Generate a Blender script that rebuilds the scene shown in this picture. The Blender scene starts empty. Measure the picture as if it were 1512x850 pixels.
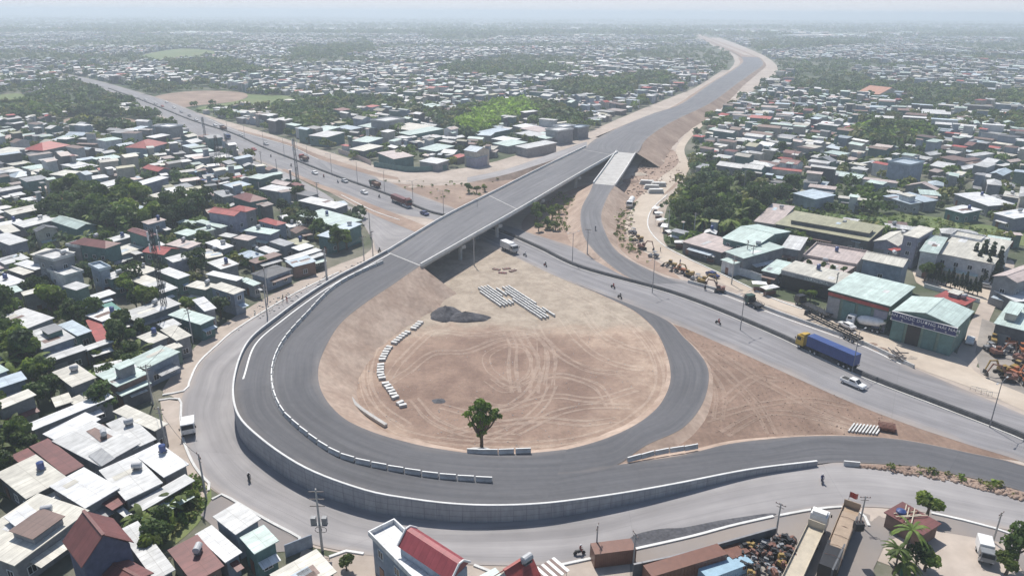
EXPO = 0.1; HAZE = 0.00034
import bpy, bmesh, math, random
import numpy as np
from mathutils import Vector, Matrix, Euler, noise
from mathutils.geometry import tessellate_polygon
random.seed(7); RNG = np.random.default_rng(11)
sc = bpy.context.scene; COL = sc.collection
R = math.radians
# ------------------------------------------------------------------ camera
CAMH, FOC, PIT = 75.0, 1060.0, math.atan(407/1060.0)
cam = bpy.data.objects.new('camera', bpy.data.cameras.new('camera')); COL.objects.link(cam)
CR = (Matrix.Rotation(R(90)-PIT, 3, 'X') @ Matrix.Rotation(R(0.3), 3, 'Z'))
cam.location = (0, 0, CAMH); cam.rotation_euler = CR.to_euler()
cam.data.sensor_width = 36; cam.data.lens = 36*FOC/1512; cam.data.clip_start = 1; cam.data.clip_end = 40000
sc.camera = cam
def P(px, py, z=0.0):
    d = CR @ Vector(((px-756)/FOC, -(py-425)/FOC, -1))
    t = (z-CAMH)/d.z
    return Vector((d.x*t, d.y*t, z))
CRI = np.array(CR.transposed())
def proj(x, y, z=0.0):
    v = CRI @ np.array([x, y, z-CAMH])
    if v[2] > -1: return (-9999, -9999)
    return (756+FOC*v[0]/-v[2], 425-FOC*v[1]/-v[2])
# ------------------------------------------------------------------ materials
def nt(m): m.use_nodes = True; return m.node_tree.nodes, m.node_tree.links
MATS = {}
def mat(name, c1, c2=None, scale=0.3, rough=0.8, det=6, fine=None, bump=0.0, metal=0.0, rnd=0.0, uvs=None, spec=None, contrast=(.35,.65), attr=None, panel=None, road=0):
    """two-tone noise over world/object space, optional fine grain, optional stretched noise along the UV of a road"""
    m = bpy.data.materials.new(name); N, L = nt(m); b = N['Principled BSDF']
    c2 = c2 or tuple(min(1, x*1.25) for x in c1)
    tc = N.new('ShaderNodeTexCoord'); mp = N.new('ShaderNodeMapping'); L.new(tc.outputs['UV' if uvs else 'Object'], mp.inputs[0])
    if uvs: mp.inputs['Scale'].default_value = (uvs[0], uvs[1], 1)
    n = N.new('ShaderNodeTexNoise'); n.inputs['Scale'].default_value = scale; n.inputs['Detail'].default_value = det; n.inputs['Roughness'].default_value = .62
    L.new(mp.outputs[0], n.inputs[0])
    r = N.new('ShaderNodeMapRange'); r.inputs[1].default_value = contrast[0]; r.inputs[2].default_value = contrast[1]; L.new(n.outputs[0], r.inputs[0])
    mx = N.new('ShaderNodeMix'); mx.data_type = 'RGBA'; mx.inputs[6].default_value = (*c1, 1); mx.inputs[7].default_value = (*c2, 1); L.new(r.outputs[0], mx.inputs[0])
    col = mx.outputs[2]
    def mul(col, fac, lo, hi):
        q = N.new('ShaderNodeMapRange'); q.inputs[3].default_value = lo; q.inputs[4].default_value = hi; L.new(fac, q.inputs[0])
        w = N.new('ShaderNodeMix'); w.data_type = 'RGBA'; w.blend_type = 'MULTIPLY'; w.inputs[0].default_value = 1
        L.new(col, w.inputs[6]); L.new(q.outputs[0], w.inputs[7]); return w.outputs[2]
    if fine:
        n2 = N.new('ShaderNodeTexNoise'); n2.inputs['Scale'].default_value = fine[0]; n2.inputs['Detail'].default_value = 3; L.new(tc.outputs['Object'], n2.inputs[0])
        col = mul(col, n2.outputs[0], 1-fine[1], 1+fine[1])
    if panel:
        # sheets laid side by side: each strip its own weathering, fine ribs and stains running down the slope
        bt = N.new('ShaderNodeTexBrick'); bt.offset = 0; L.new(tc.outputs['Object'], bt.inputs[0])
        for k, v in (('Scale', 1.0), ('Brick Width', panel[0]), ('Row Height', panel[1]), ('Mortar Size', .05), ('Mortar Smooth', .3), ('Bias', 0.0)): bt.inputs[k].default_value = v
        bt.inputs['Color1'].default_value = (1, 1, 1, 1); bt.inputs['Color2'].default_value = (.84, .84, .84, 1); bt.inputs['Mortar'].default_value = (.62, .6, .58, 1)
        w = N.new('ShaderNodeMix'); w.data_type = 'RGBA'; w.blend_type = 'MULTIPLY'; w.inputs[0].default_value = .75
        L.new(col, w.inputs[6]); L.new(bt.outputs[0], w.inputs[7]); col = w.outputs[2]
        m3 = N.new('ShaderNodeMapping'); m3.inputs['Scale'].default_value = (2.2, .22, 1); L.new(tc.outputs['Object'], m3.inputs[0])
        n3 = N.new('ShaderNodeTexNoise'); n3.inputs['Scale'].default_value = 1.0; n3.inputs['Detail'].default_value = 5; L.new(m3.outputs[0], n3.inputs[0])
        col = mul(col, n3.outputs[0], .72, 1.22)
    if road:
        # dust drifting in from both edges, cross-wise repairs and blotchy stains
        ue = N.new('ShaderNodeUVMap'); ue.uv_map = 'Edge'; sx = N.new('ShaderNodeSeparateXYZ'); L.new(ue.outputs[0], sx.inputs[0])
        e1 = N.new('ShaderNodeMath'); e1.operation = 'PINGPONG'; e1.inputs[1].default_value = .5; L.new(sx.outputs[0], e1.inputs[0])
        nd = N.new('ShaderNodeTexNoise'); nd.inputs['Scale'].default_value = .12; nd.inputs['Detail'].default_value = 8; L.new(tc.outputs['Object'], nd.inputs[0])
        e2 = N.new('ShaderNodeMath'); e2.operation = 'MULTIPLY_ADD'; e2.inputs[1].default_value = -.28; e2.inputs[2].default_value = .16; L.new(nd.outputs[0], e2.inputs[0])
        e3 = N.new('ShaderNodeMath'); e3.operation = 'ADD'; L.new(e1.outputs[0], e3.inputs[0]); L.new(e2.outputs[0], e3.inputs[1])
        q = N.new('ShaderNodeMapRange'); q.inputs[1].default_value = .12; q.inputs[2].default_value = -.03; q.inputs[3].default_value = 0; q.inputs[4].default_value = road; L.new(e3.outputs[0], q.inputs[0])
        w = N.new('ShaderNodeMix'); w.data_type = 'RGBA'; L.new(q.outputs[0], w.inputs[0]); L.new(col, w.inputs[6]); w.inputs[7].default_value = (.38,.32,.275,1); col = w.outputs[2]
        bl = N.new('ShaderNodeTexNoise'); bl.inputs['Scale'].default_value = .045; bl.inputs['Detail'].default_value = 6; L.new(tc.outputs['Object'], bl.inputs[0]); col = mul(col, bl.outputs[0], .72, 1.3)
        bt = N.new('ShaderNodeTexBrick'); uvn = N.new('ShaderNodeUVMap'); uvn.uv_map = 'UVMap'; L.new(uvn.outputs[0], bt.inputs[0])     # paver lanes and day joints
        for k, v in (('Scale', 1.0), ('Brick Width', 3.75), ('Row Height', 38.0), ('Mortar Size', .045), ('Mortar Smooth', .4), ('Bias', 0.0)): bt.inputs[k].default_value = v
        bt.inputs['Color1'].default_value = (1, 1, 1, 1); bt.inputs['Color2'].default_value = (.9, .9, .9, 1); bt.inputs['Mortar'].default_value = (.72, .72, .72, 1)
        w = N.new('ShaderNodeMix'); w.data_type = 'RGBA'; w.blend_type = 'MULTIPLY'; w.inputs[0].default_value = .8; L.new(col, w.inputs[6]); L.new(bt.outputs[0], w.inputs[7]); col = w.outputs[2]
    if rnd:
        oi = N.new('ShaderNodeObjectInfo'); col = mul(col, oi.outputs['Random'], 1-rnd, 1+rnd)
    if attr:
        at = N.new('ShaderNodeAttribute'); at.attribute_name = attr
        w = N.new('ShaderNodeMix'); w.data_type = 'RGBA'; w.blend_type = 'MULTIPLY'; w.inputs[0].default_value = 1
        L.new(col, w.inputs[6]); L.new(at.outputs['Color'], w.inputs[7]); col = w.outputs[2]
    L.new(col, b.inputs['Base Color']); b.inputs['Roughness'].default_value = rough; b.inputs['Metallic'].default_value = metal
    if spec is not None: b.inputs['Specular IOR Level'].default_value = spec
    if bump:
        bp = N.new('ShaderNodeBump'); bp.inputs['Strength'].default_value = bump; bp.inputs['Distance'].default_value = .3; L.new(n.outputs[0], bp.inputs['Height']); L.new(bp.outputs[0], b.inputs['Normal'])
    MATS[name] = m; return m
mat('asphalt_new', (.075,.077,.086), (.125,.125,.134), uvs=(.9,.03), scale=1.0, rough=.82, fine=(.9,.16), road=.22, contrast=(.3,.7))
mat('asphalt_deck', (.12,.12,.13), (.175,.174,.182), uvs=(.7,.03), scale=1.0, rough=.85, fine=(.5,.14), road=.35)
mat('asphalt_old', (.185,.18,.188), (.27,.262,.268), uvs=(.55,.02), scale=1.0, rough=.88, fine=(.25,.14), road=.7)
mat('concrete_road', (.24,.23,.232), (.335,.32,.318), uvs=(.35,.02), scale=1.0, rough=.9, fine=(.15,.2), road=.8)
mat('concrete', (.38,.37,.35), (.5,.49,.47), scale=.4, rough=.85, fine=(3,.12), rnd=.08)
mat('concrete_white', (.55,.55,.53), (.68,.68,.66), scale=.5, rough=.85, fine=(3,.1), rnd=.08)
mat('barrier_dark', (.04,.042,.046), (.07,.07,.075), scale=1, rough=.8, fine=(2,.3))
mat('white_paint', (.72,.72,.7), (.8,.8,.78), scale=1, rough=.7)
mat('soil', (.25,.175,.135), (.38,.285,.225), scale=.05, rough=.95, det=10, fine=(.5,.3), bump=.6)
mat('soil_slope', (.31,.225,.175), (.46,.36,.29), scale=.12, rough=.95, det=10, fine=(.8,.35), bump=.9)
mat('sand', (.42,.35,.28), (.53,.46,.38), scale=.04, rough=.95, det=9, fine=(.4,.16), bump=.3)
mat('dirt_road', (.35,.295,.25), (.47,.405,.35), scale=.05, rough=.95, det=9, fine=(.4,.16), bump=.3)
mat('gravel_black', (.06,.06,.068), (.11,.11,.12), scale=.5, rough=.95, fine=(2,.4), bump=.8)
mat('brown_land', (.22,.155,.12), (.34,.255,.2), scale=.06, rough=.95, det=10, fine=(.5,.3), bump=.6)
mat('grass_land', (.09,.145,.04), (.17,.19,.075), scale=.03, rough=.95, det=9, fine=(.3,.35), bump=.5)
mat('yard', (.22,.2,.18), (.34,.31,.28), scale=.08, rough=.95, det=9, fine=(.5,.25))
mat('glass_dark', (.015,.02,.028), (.03,.035,.045), scale=1, rough=.15)
mat('steel_grey', (.2,.2,.21), (.26,.26,.27), scale=1, rough=.5, metal=.3)
mat('black', (.015,.015,.016), (.03,.03,.03), scale=2, rough=.6)
mat('rubber', (.02,.02,.02), (.035,.033,.03), scale=2, rough=.9)
mat('skin', (.35,.2,.14), (.4,.24,.17), scale=2, rough=.6)
mat('wood_pole', (.14,.12,.11), (.22,.2,.19), scale=1, rough=.9)
PAINT = dict(dullyellow=(.3,.2,.06), white=(.75,.75,.74), silver=(.45,.46,.47), red=(.4,.04,.03), darkred=(.13,.025,.02), yellow=(.5,.33,.05), blue=(.035,.07,.22), navy=(.025,.035,.13), green=(.04,.16,.09), darkgreen=(.03,.07,.05), grey=(.22,.23,.24), orange=(.38,.13,.05), rust=(.18,.085,.06), brown=(.17,.075,.05), cyan=(.3,.45,.55), sandy=(.37,.28,.2), beige=(.5,.44,.34), black=(.02,.02,.022))
for k, c in PAINT.items(): mat('paint_'+k, tuple(x*.88 for x in c), tuple(min(.85, x*1.08) for x in c), scale=.8, rough=.42, fine=(3,.1))
ROOFC = dict(orange=(.4,.17,.1), crimson=(.3,.06,.07), white=(.68,.69,.69), pale=(.56,.565,.555), cream=(.58,.56,.49), mint=(.47,.57,.53), blue=(.44,.52,.58), grey=(.3,.31,.32), dark=(.12,.125,.135), maroon=(.17,.06,.055), red=(.37,.07,.06), brown=(.19,.12,.1), olive=(.34,.33,.22), pink=(.5,.42,.39), teal=(.11,.3,.25))
for k, c in ROOFC.items(): mat('roof_'+k, tuple(x*.86 for x in c), tuple(min(.8, x*1.1) for x in c), scale=.35, rough=.55, det=8, fine=(1.3,.1), rnd=.1, panel=(1.05, 9.0), contrast=(.38,.62))
WALLC = dict(grey=(.27,.275,.285), white=(.58,.59,.6), cream=(.48,.45,.39), teal=(.11,.2,.19), blue=(.28,.33,.4), purple=(.28,.28,.35), green=(.17,.24,.2), brick=(.22,.14,.11), dark=(.12,.125,.135), navy=(.09,.1,.17))
for k, c in WALLC.items(): mat('wall_'+k, tuple(x*.75 for x in c), tuple(min(.8, x*1.1) for x in c), scale=.5, rough=.85, det=8, fine=(2,.12), rnd=.12)
mat('far_roof', (.72,.72,.72), (1.05,1.03,1), scale=.16, rough=.6, attr='Col', fine=(.9,.3))
mat('leaf', (.75,.75,.7), (1.7,1.6,1.1), scale=.45, rough=.65, attr='Col', rnd=.3)
mat('leaf_bright', (.85,.85,.8), (1.8,1.7,1.2), scale=.3, rough=.7, attr='Col')
for ln_ in ('leaf', 'leaf_bright'):          # leaves let some of the light through
    m_ = MATS[ln_]; N_, L_ = nt(m_); b_ = N_['Principled BSDF']; tl = N_.new('ShaderNodeBsdfTranslucent'); ms = N_.new('ShaderNodeMixShader'); ms.inputs[0].default_value = .38
    L_.new(b_.inputs['Base Color'].links[0].from_socket, tl.inputs[0]); L_.new(b_.outputs[0], ms.inputs[1]); L_.new(tl.outputs[0], ms.inputs[2]); L_.new(ms.outputs[0], N_['Material Output'].inputs[0])
mat('bark', (.09,.065,.045), (.15,.115,.08), scale=2, rough=.95)
def soil_field(name, light=0.0, wave=0.0, rim=True):
    """bare soil: worn brown middle, paler driven-over rim, sandy upper end; light > 0 is the same soil pressed pale by wheels"""
    m = bpy.data.materials.new(name); N, L = nt(m); b = N['Principled BSDF']; b.inputs['Roughness'].default_value = .95; tc = N.new('ShaderNodeTexCoord')
    def noi(s, d=8, ro=.65):
        n = N.new('ShaderNodeTexNoise'); n.inputs['Scale'].default_value = s; n.inputs['Detail'].default_value = d; n.inputs['Roughness'].default_value = ro; L.new(tc.outputs['Object'], n.inputs[0]); return n.outputs[0]
    def mr(x, a, c, lo=0, hi=1):
        q = N.new('ShaderNodeMapRange'); q.interpolation_type = 'SMOOTHSTEP'; q.inputs[1].default_value = a; q.inputs[2].default_value = c; q.inputs[3].default_value = lo; q.inputs[4].default_value = hi; L.new(x, q.inputs[0]); return q.outputs[0]
    def math_(op, a, c):
        q = N.new('ShaderNodeMath'); q.operation = op
        for i, x in enumerate((a, c)):
            if isinstance(x, (int, float)): q.inputs[i].default_value = x
            else: L.new(x, q.inputs[i])
        return q.outputs[0]
    def mix(f, a, c, bl='MIX'):
        w = N.new('ShaderNodeMix'); w.data_type = 'RGBA'; w.blend_type = bl
        if isinstance(f, (int, float)): w.inputs[0].default_value = f
        else: L.new(f, w.inputs[0])
        for i, x in ((6, a), (7, c)):
            if isinstance(x, tuple): w.inputs[i].default_value = (*x, 1)
            else: L.new(x, w.inputs[i])
        return w.outputs[2]
    c0 = P(735, 565); vd = N.new('ShaderNodeVectorMath'); vd.operation = 'DISTANCE'; L.new(tc.outputs['Object'], vd.inputs[0]); vd.inputs[1].default_value = c0
    d = math_('ADD', vd.outputs['Value'], math_('MULTIPLY', math_('SUBTRACT', noi(.07, 6), .5), 26.0))
    sx = N.new('ShaderNodeSeparateXYZ'); L.new(tc.outputs['Object'], sx.inputs[0]); yy = math_('ADD', sx.outputs['Y'], math_('MULTIPLY', math_('SUBTRACT', noi(.06, 5), .5), 34.0))
    base = mix(mr(noi(.11), .38, .64), (.2,.135,.105), (.285,.2,.155)); base = mix(mr(d, 19, 36), base, mix(mr(noi(.16), .4, .62), (.3,.215,.165), (.42,.32,.25)))
    if not rim: base = mix(mr(noi(.07), .36, .66), (.185,.125,.095), (.28,.195,.15)); base = mix(mr(noi(.02, 4), .54, .72), base, (.38,.29,.23))
    else: base = mix(mr(yy, P(735,500).y, P(735,470).y), base, mix(mr(noi(.2), .35, .65), (.3,.25,.2), (.405,.345,.28)))
    if light: base = mix(mr(noi(.5, 4), .3, .6, light*.35, light), base, (.56,.47,.39))
    base = mix(1.0, base, mix(noi(.9, 8, .85), (.42,.42,.42), (1.6,1.58,1.55)), 'MULTIPLY')
    if wave:
        w = N.new('ShaderNodeTexWave'); w.inputs['Scale'].default_value = .22; w.inputs['Distortion'].default_value = 9; w.inputs['Detail'].default_value = 4; w.inputs['Detail Scale'].default_value = .6; L.new(tc.outputs['Object'], w.inputs[0])
        base = mix(1.0, base, mix(w.outputs['Fac'], (1-wave,)*3, (1+wave,)*3), 'MULTIPLY')
    bp = N.new('ShaderNodeBump'); bp.inputs['Strength'].default_value = .7; bp.inputs['Distance'].default_value = .25; L.new(noi(.6, 8, .7), bp.inputs['Height']); L.new(bp.outputs[0], b.inputs['Normal'])
    L.new(base, b.inputs['Base Color']); MATS[name] = m
soil_field('field_soil', 0, 0); soil_field('track', .27); soil_field('faint_track', .16, 0, False); soil_field('rough_soil', 0, .05, False)
def wall_mat():
    m = bpy.data.materials.new('wall_panel'); N, L = nt(m); b = N['Principled BSDF']; b.inputs['Roughness'].default_value = .9
    uv = N.new('ShaderNodeUVMap'); uv.uv_map = 'UVMap'; bt = N.new('ShaderNodeTexBrick'); L.new(uv.outputs[0], bt.inputs[0])
    for k, v in (('Scale', 1.0), ('Brick Width', 2.0), ('Row Height', 1.1), ('Mortar Size', .05), ('Mortar Smooth', .2), ('Bias', 0.0)): bt.inputs[k].default_value = v
    bt.offset = 0; bt.inputs['Color1'].default_value = (.36,.365,.375,1); bt.inputs['Color2'].default_value = (.31,.315,.33,1); bt.inputs['Mortar'].default_value = (.23,.23,.24,1)
    mp = N.new('ShaderNodeMapping'); mp.inputs['Scale'].default_value = (1.6, .35, 1); L.new(uv.outputs[0], mp.inputs[0]); n = N.new('ShaderNodeTexNoise'); n.inputs['Scale'].default_value = 1; n.inputs['Detail'].default_value = 7; L.new(mp.outputs[0], n.inputs[0])
    q = N.new('ShaderNodeMapRange'); q.inputs[1].default_value = .3; q.inputs[2].default_value = .7; q.inputs[3].default_value = .85; q.inputs[4].default_value = 1.15; L.new(n.outputs[0], q.inputs[0])
    w = N.new('ShaderNodeMix'); w.data_type = 'RGBA'; w.blend_type = 'MULTIPLY'; w.inputs[0].default_value = 1; L.new(bt.outputs[0], w.inputs[6]); L.new(q.outputs[0], w.inputs[7]); L.new(w.outputs[2], b.inputs['Base Color']); MATS['wall_panel'] = m
wall_mat()
# ------------------------------------------------------------------ mesh builder
class MB:
    def __init__(s): s.v = []; s.f = []; s.uv = None
    def add(s, vs, fs):
        o = len(s.v); s.v += [tuple(v) for v in vs]; s.f += [tuple(i+o for i in f) for f in fs]; return s
    def box(s, c, d, rz=0.0, M=None, taper=None):
        x, y, z = d[0]/2, d[1]/2, d[2]/2; t = taper or (1, 1)
        vs = [Vector((sx*x*(t[0] if sz > 0 else 1), sy*y*(t[1] if sz > 0 else 1), sz*z)) for sz in (-1, 1) for sx, sy in ((-1,-1),(1,-1),(1,1),(-1,1))]
        m = M or Matrix.Rotation(rz, 3, 'Z'); vs = [m @ v + Vector(c) for v in vs]
        return s.add(vs, [(3,2,1,0),(4,5,6,7),(0,1,5,4),(1,2,6,5),(2,3,7,6),(3,0,4,7)])
    def prism(s, poly, z0, z1):
        n = len(poly); vs = [(p[0], p[1], z0) for p in poly]+[(p[0], p[1], z1) for p in poly]
        return s.add(vs, [tuple(range(n-1, -1, -1)), tuple(range(n, 2*n))]+[(i, (i+1) % n, (i+1) % n+n, i+n) for i in range(n)])
    def prof(s, pts, y0, y1):            # outline in xz, extruded along y
        n = len(pts); vs = [(p[0], y0, p[1]) for p in pts]+[(p[0], y1, p[1]) for p in pts]
        return s.add(vs, [tuple(range(n)), tuple(range(2*n-1, n-1, -1))]+[((i+1) % n, i, i+n, (i+1) % n+n) for i in range(n)])
    def tube(s, pts, rs, n=8, caps=True):
        pts = [Vector(p) for p in pts]; rs = rs if isinstance(rs, (list, tuple)) else [rs]*len(pts); o = []
        for i, p in enumerate(pts):
            d = (pts[min(i+1, len(pts)-1)]-pts[max(i-1, 0)]).normalized()
            a = d.orthogonal().normalized() if abs(d.z) < .99 else Vector((1, 0, 0)); a = (a-d*a.dot(d)).normalized(); b = d.cross(a)
            o += [p+(a*math.cos(2*math.pi*k/n)+b*math.sin(2*math.pi*k/n))*rs[i] for k in range(n)]
        fs = [(i*n+k, i*n+(k+1) % n, (i+1)*n+(k+1) % n, (i+1)*n+k) for i in range(len(pts)-1) for k in range(n)]
        if caps: fs += [tuple(range(n-1, -1, -1)), tuple((len(pts)-1)*n+k for k in range(n))]
        return s.add(o, fs)
    def sphere(s, c, r, n=10, m=7):
        r = r if isinstance(r, (list, tuple)) else (r, r, r); c = Vector(c); vs = [c+Vector((0, 0, -r[2]))]
        for j in range(1, m):
            t = math.pi*j/m-math.pi/2
            vs += [c+Vector((r[0]*math.cos(t)*math.cos(2*math.pi*k/n), r[1]*math.cos(t)*math.sin(2*math.pi*k/n), r[2]*math.sin(t))) for k in range(n)]
        vs.append(c+Vector((0, 0, r[2]))); fs = [(0, 1+(k+1) % n, 1+k) for k in range(n)]
        for j in range(m-2): fs += [(1+j*n+k, 1+j*n+(k+1) % n, 1+(j+1)*n+(k+1) % n, 1+(j+1)*n+k) for k in range(n)]
        l = len(vs)-1; fs += [(l, 1+(m-2)*n+k, 1+(m-2)*n+(k+1) % n) for k in range(n)]
        return s.add(vs, fs)
    def mesh(s, name, m):
        me = bpy.data.meshes.new(name); me.from_pydata(s.v, [], s.f)
        for x in (m if isinstance(m, (list, tuple)) else [m]): me.materials.append(MATS[x])
        return me
    def build(s, name, m, parent=None, bevel=0.0):
        me = s.mesh(name, m)
        if bevel:
            bm = bmesh.new(); bm.from_mesh(me); bmesh.ops.bevel(bm, geom=bm.edges[:], offset=bevel, segments=1, affect='EDGES', clamp_overlap=True); bm.to_mesh(me); bm.free()
        return link(name, me, parent)
def link(name, me, parent=None):
    o = bpy.data.objects.new(name, me); COL.objects.link(o)
    if parent: o.parent = parent
    return o
def tag(o, label=None, cat=None, group=None, kind=None):
    if label: o['label'] = label
    if cat: o['category'] = cat
    if group: o['group'] = group
    if kind: o['kind'] = kind
    return o
def thing(name, label, cat, loc=(0,0,0), rz=0.0, group=None):
    o = bpy.data.objects.new(name, None); COL.objects.link(o); o.empty_display_size = .5
    o.location = loc; o.rotation_euler = (0, 0, rz); return tag(o, label, cat, group)
KIDS = {}
def kids(o):
    return [c for c in COL.objects if c.parent is o] if o.name not in KIDS else KIDS[o.name]
def freeze(o):                              # remember a prototype's parts once
    KIDS[o.name] = [c for c in COL.objects if c.parent is o]
    for c in KIDS[o.name]: KIDS[c.name] = [g for g in COL.objects if g.parent is c]
def dup(o, loc, rz=None, label=None, group=None, scale=None):
    r = o.copy(); COL.objects.link(r); r.location = loc
    if rz is not None: r.rotation_euler = (0, 0, rz)
    if label: r['label'] = label
    if group: r['group'] = group
    if scale: r.scale = scale
    for c in KIDS[o.name]:
        d = c.copy(); COL.objects.link(d); d.parent = r
        for g in KIDS.get(c.name, []):
            e = g.copy(); COL.objects.link(e); e.parent = d
    return r
USED = set()
def place(proto, loc, rz, label, group=None, scale=None):
    """the first time moves the prototype itself, then copies it"""
    if proto.name not in USED:
        if proto.name not in KIDS: freeze(proto)
        USED.add(proto.name); proto.location = loc; proto.rotation_euler = (0, 0, rz); proto['label'] = label
        if group: proto['group'] = group
        if scale: proto.scale = scale
        return proto
    r = dup(proto, loc, rz, label, group, scale)
    if scale is None: r.scale = (1, 1, 1)
    return r
# ------------------------------------------------------------------ curves, strips and sheets
def cat(pts, n):                           # Catmull-Rom, n steps per span, uniform parameter (pairs stay paired)
    p = [Vector(q) for q in pts]; p = [p[0]*2-p[1]]+p+[p[-1]*2-p[-2]]; out = []
    for i in range(1, len(p)-2):
        for k in range(n):
            t = k/n; a, b, c, d = p[i-1:i+3]
            out.append(.5*((2*b)+(c-a)*t+(2*a-5*b+4*c-d)*t*t+(3*b-a-3*c+d)*t**3))
    out.append(p[-2]); return out
def px3(L, z=0.0): return [P(a[0], a[1], a[2] if len(a) > 2 else z) for a in L]
def resample(pts, step):
    d = [0]
    for a, b in zip(pts, pts[1:]): d.append(d[-1]+(b-a).length)
    n = max(1, int(d[-1]/step)); out = []; j = 0
    for k in range(n+1):
        s = d[-1]*k/n
        while j < len(d)-2 and d[j+1] < s: j += 1
        t = (s-d[j])/max(1e-6, d[j+1]-d[j]); out.append(pts[j].lerp(pts[j+1], t))
    return out
NOBUILD = []
def strip(name, A, B, m, n=6, across=4, kind='structure', lift=0.0, parent=None, smooth=True, nobuild=True):
    a, b = (cat(A, n), cat(B, n)) if smooth else (A, B)
    a = [p+Vector((0, 0, lift)) for p in a]; b = [p+Vector((0, 0, lift)) for p in b]
    me = bpy.data.meshes.new(name); vs = []; uv = []; s = 0
    for i, (p, q) in enumerate(zip(a, b)):
        if i: s += ((p+q)/2-(a[i-1]+b[i-1])/2).length
        w = (q-p).length
        for k in range(across+1): vs.append(p.lerp(q, k/across)); uv.append((w*k/across, s))
    c = across+1; fs = [(i*c+k, i*c+k+1, (i+1)*c+k+1, (i+1)*c+k) for i in range(len(a)-1) for k in range(across)]
    me.from_pydata(vs, [], fs); me.materials.append(MATS[m]); ul = me.uv_layers.new(name='UVMap')
    ul.data.foreach_set('uv', [x for l in me.loops for x in uv[l.vertex_index]])
    ue = me.uv_layers.new(name='Edge'); ue.data.foreach_set('uv', [x for l in me.loops for x in ((l.vertex_index % (across+1))/across, 0)])
    bm = bmesh.new(); bm.from_mesh(me); bm.normal_update()
    if sum(f.normal.z for f in bm.faces) < 0: bmesh.ops.reverse_faces(bm, faces=bm.faces)
    bm.to_mesh(me); bm.free()
    o = link(name, me, parent)
    if kind and not parent: o['kind'] = kind
    if nobuild: NOBUILD.append([(p.x, p.y) for p in a]+[(p.x, p.y) for p in reversed(b)])
    return o
def sheet(name, pts, m, z=0.0, n=5, closed=True, kind='structure', nobuild=True, smooth=True):
    w = [P(p[0], p[1], z) for p in pts]
    if smooth:
        k = len(w); q = [w[-1]]+w+[w[0], w[1]]; out = []
        for i in range(1, k+1):
            a, b, c, d = q[i-1:i+3]
            for j in range(n):
                t = j/n; out.append(.5*((2*b)+(c-a)*t+(2*a-5*b+4*c-d)*t*t+(3*b-a-3*c+d)*t**3))
        w = out
    tri = tessellate_polygon([w]); me = bpy.data.meshes.new(name); me.from_pydata([tuple(v) for v in w], [], [tuple(t) for t in tri]); me.materials.append(MATS[m])
    bm = bmesh.new(); bm.from_mesh(me); bm.normal_update()
    for f in bm.faces:
        if f.normal.z < 0: f.normal_flip()
    bm.to_mesh(me); bm.free()
    o = link(name, me); o['kind'] = kind
    if nobuild: NOBUILD.append([(p.x, p.y) for p in w])
    return o
def sweep(path, prof, closed=True):         # prof: (side, up) outline swept along path -> MB
    mb = MB(); n = len(prof)
    for i, p in enumerate(path):
        d = (path[min(i+1, len(path)-1)]-path[max(i-1, 0)]); d.z = 0; d.normalize(); s = Vector((d.y, -d.x, 0))
        mb.v += [tuple(p+s*a+Vector((0, 0, b))) for a, b in prof]
    for i in range(len(path)-1):
        for k in range(n if closed else n-1): mb.f.append((i*n+k, i*n+(k+1) % n, (i+1)*n+(k+1) % n, (i+1)*n+k))
    if closed: mb.f += [tuple(range(n-1, -1, -1)), tuple((len(path)-1)*n+k for k in range(n))]
    return mb
def offset(path, d):
    out = []
    for i, p in enumerate(path):
        t = path[min(i+1, len(path)-1)]-path[max(i-1, 0)]; t.z = 0; t.normalize(); out.append(p+Vector((t.y, -t.x, 0))*d)
    return out
# ================================================================== SETTING
# world, sun
W = bpy.data.worlds.new('World'); sc.world = W; W.use_nodes = True
wn, wl = W.node_tree.nodes, W.node_tree.links
sky = wn.new('ShaderNodeTexSky'); sky.sky_type = 'NISHITA'; sky.sun_disc = False
SEL, SAZ = 58, -17
sky.sun_elevation = R(SEL); sky.sun_rotation = R(SAZ); sky.altitude = 50; sky.dust_density = 1.0; sky.air_density = 1.0; sky.ozone_density = 2.0
tc_ = wn.new('ShaderNodeTexCoord'); sp_ = wn.new('ShaderNodeSeparateXYZ'); wl.new(tc_.outputs['Generated'], sp_.inputs[0])
mr_ = wn.new('ShaderNodeMapRange'); mr_.interpolation_type = 'SMOOTHSTEP'; mr_.inputs[1].default_value = 0.0; mr_.inputs[2].default_value = .2; mr_.inputs[3].default_value = .92; mr_.inputs[4].default_value = 0.0; wl.new(sp_.outputs['Z'], mr_.inputs[0])
mx_ = wn.new('ShaderNodeMix'); mx_.data_type = 'RGBA'; wl.new(mr_.outputs[0], mx_.inputs[0]); wl.new(sky.outputs[0], mx_.inputs[6]); mx_.inputs[7].default_value = (7.5, 7.7, 8.3, 1)   # milky layer of haze low in the sky
wl.new(mx_.outputs[2], wn['Background'].inputs[0]); wn['Background'].inputs[1].default_value = .1
sl = bpy.data.lights.new('sun', 'SUN'); sl.energy = 4.8; sl.angle = R(.5); sl.color = (1, .95, .88)
so = bpy.data.objects.new('sun', sl); COL.objects.link(so)
sv = Vector((math.sin(R(SAZ))*math.cos(R(SEL)), math.cos(R(SAZ))*math.cos(R(SEL)), math.sin(R(SEL)))); so.rotation_euler = sv.to_track_quat('Z', 'Y').to_euler()
sc.view_settings.view_transform = 'Standard'; sc.view_settings.look = 'None'; sc.view_settings.gamma = 1; sc.view_settings.exposure = EXPO if 'EXPO' in globals() else 0.0
sc.cycles.max_bounces = 5; sc.cycles.diffuse_bounces = 2; sc.cycles.volume_bounces = 1; sc.cycles.use_denoising = True; sc.cycles.transparent_max_bounces = 4
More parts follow.
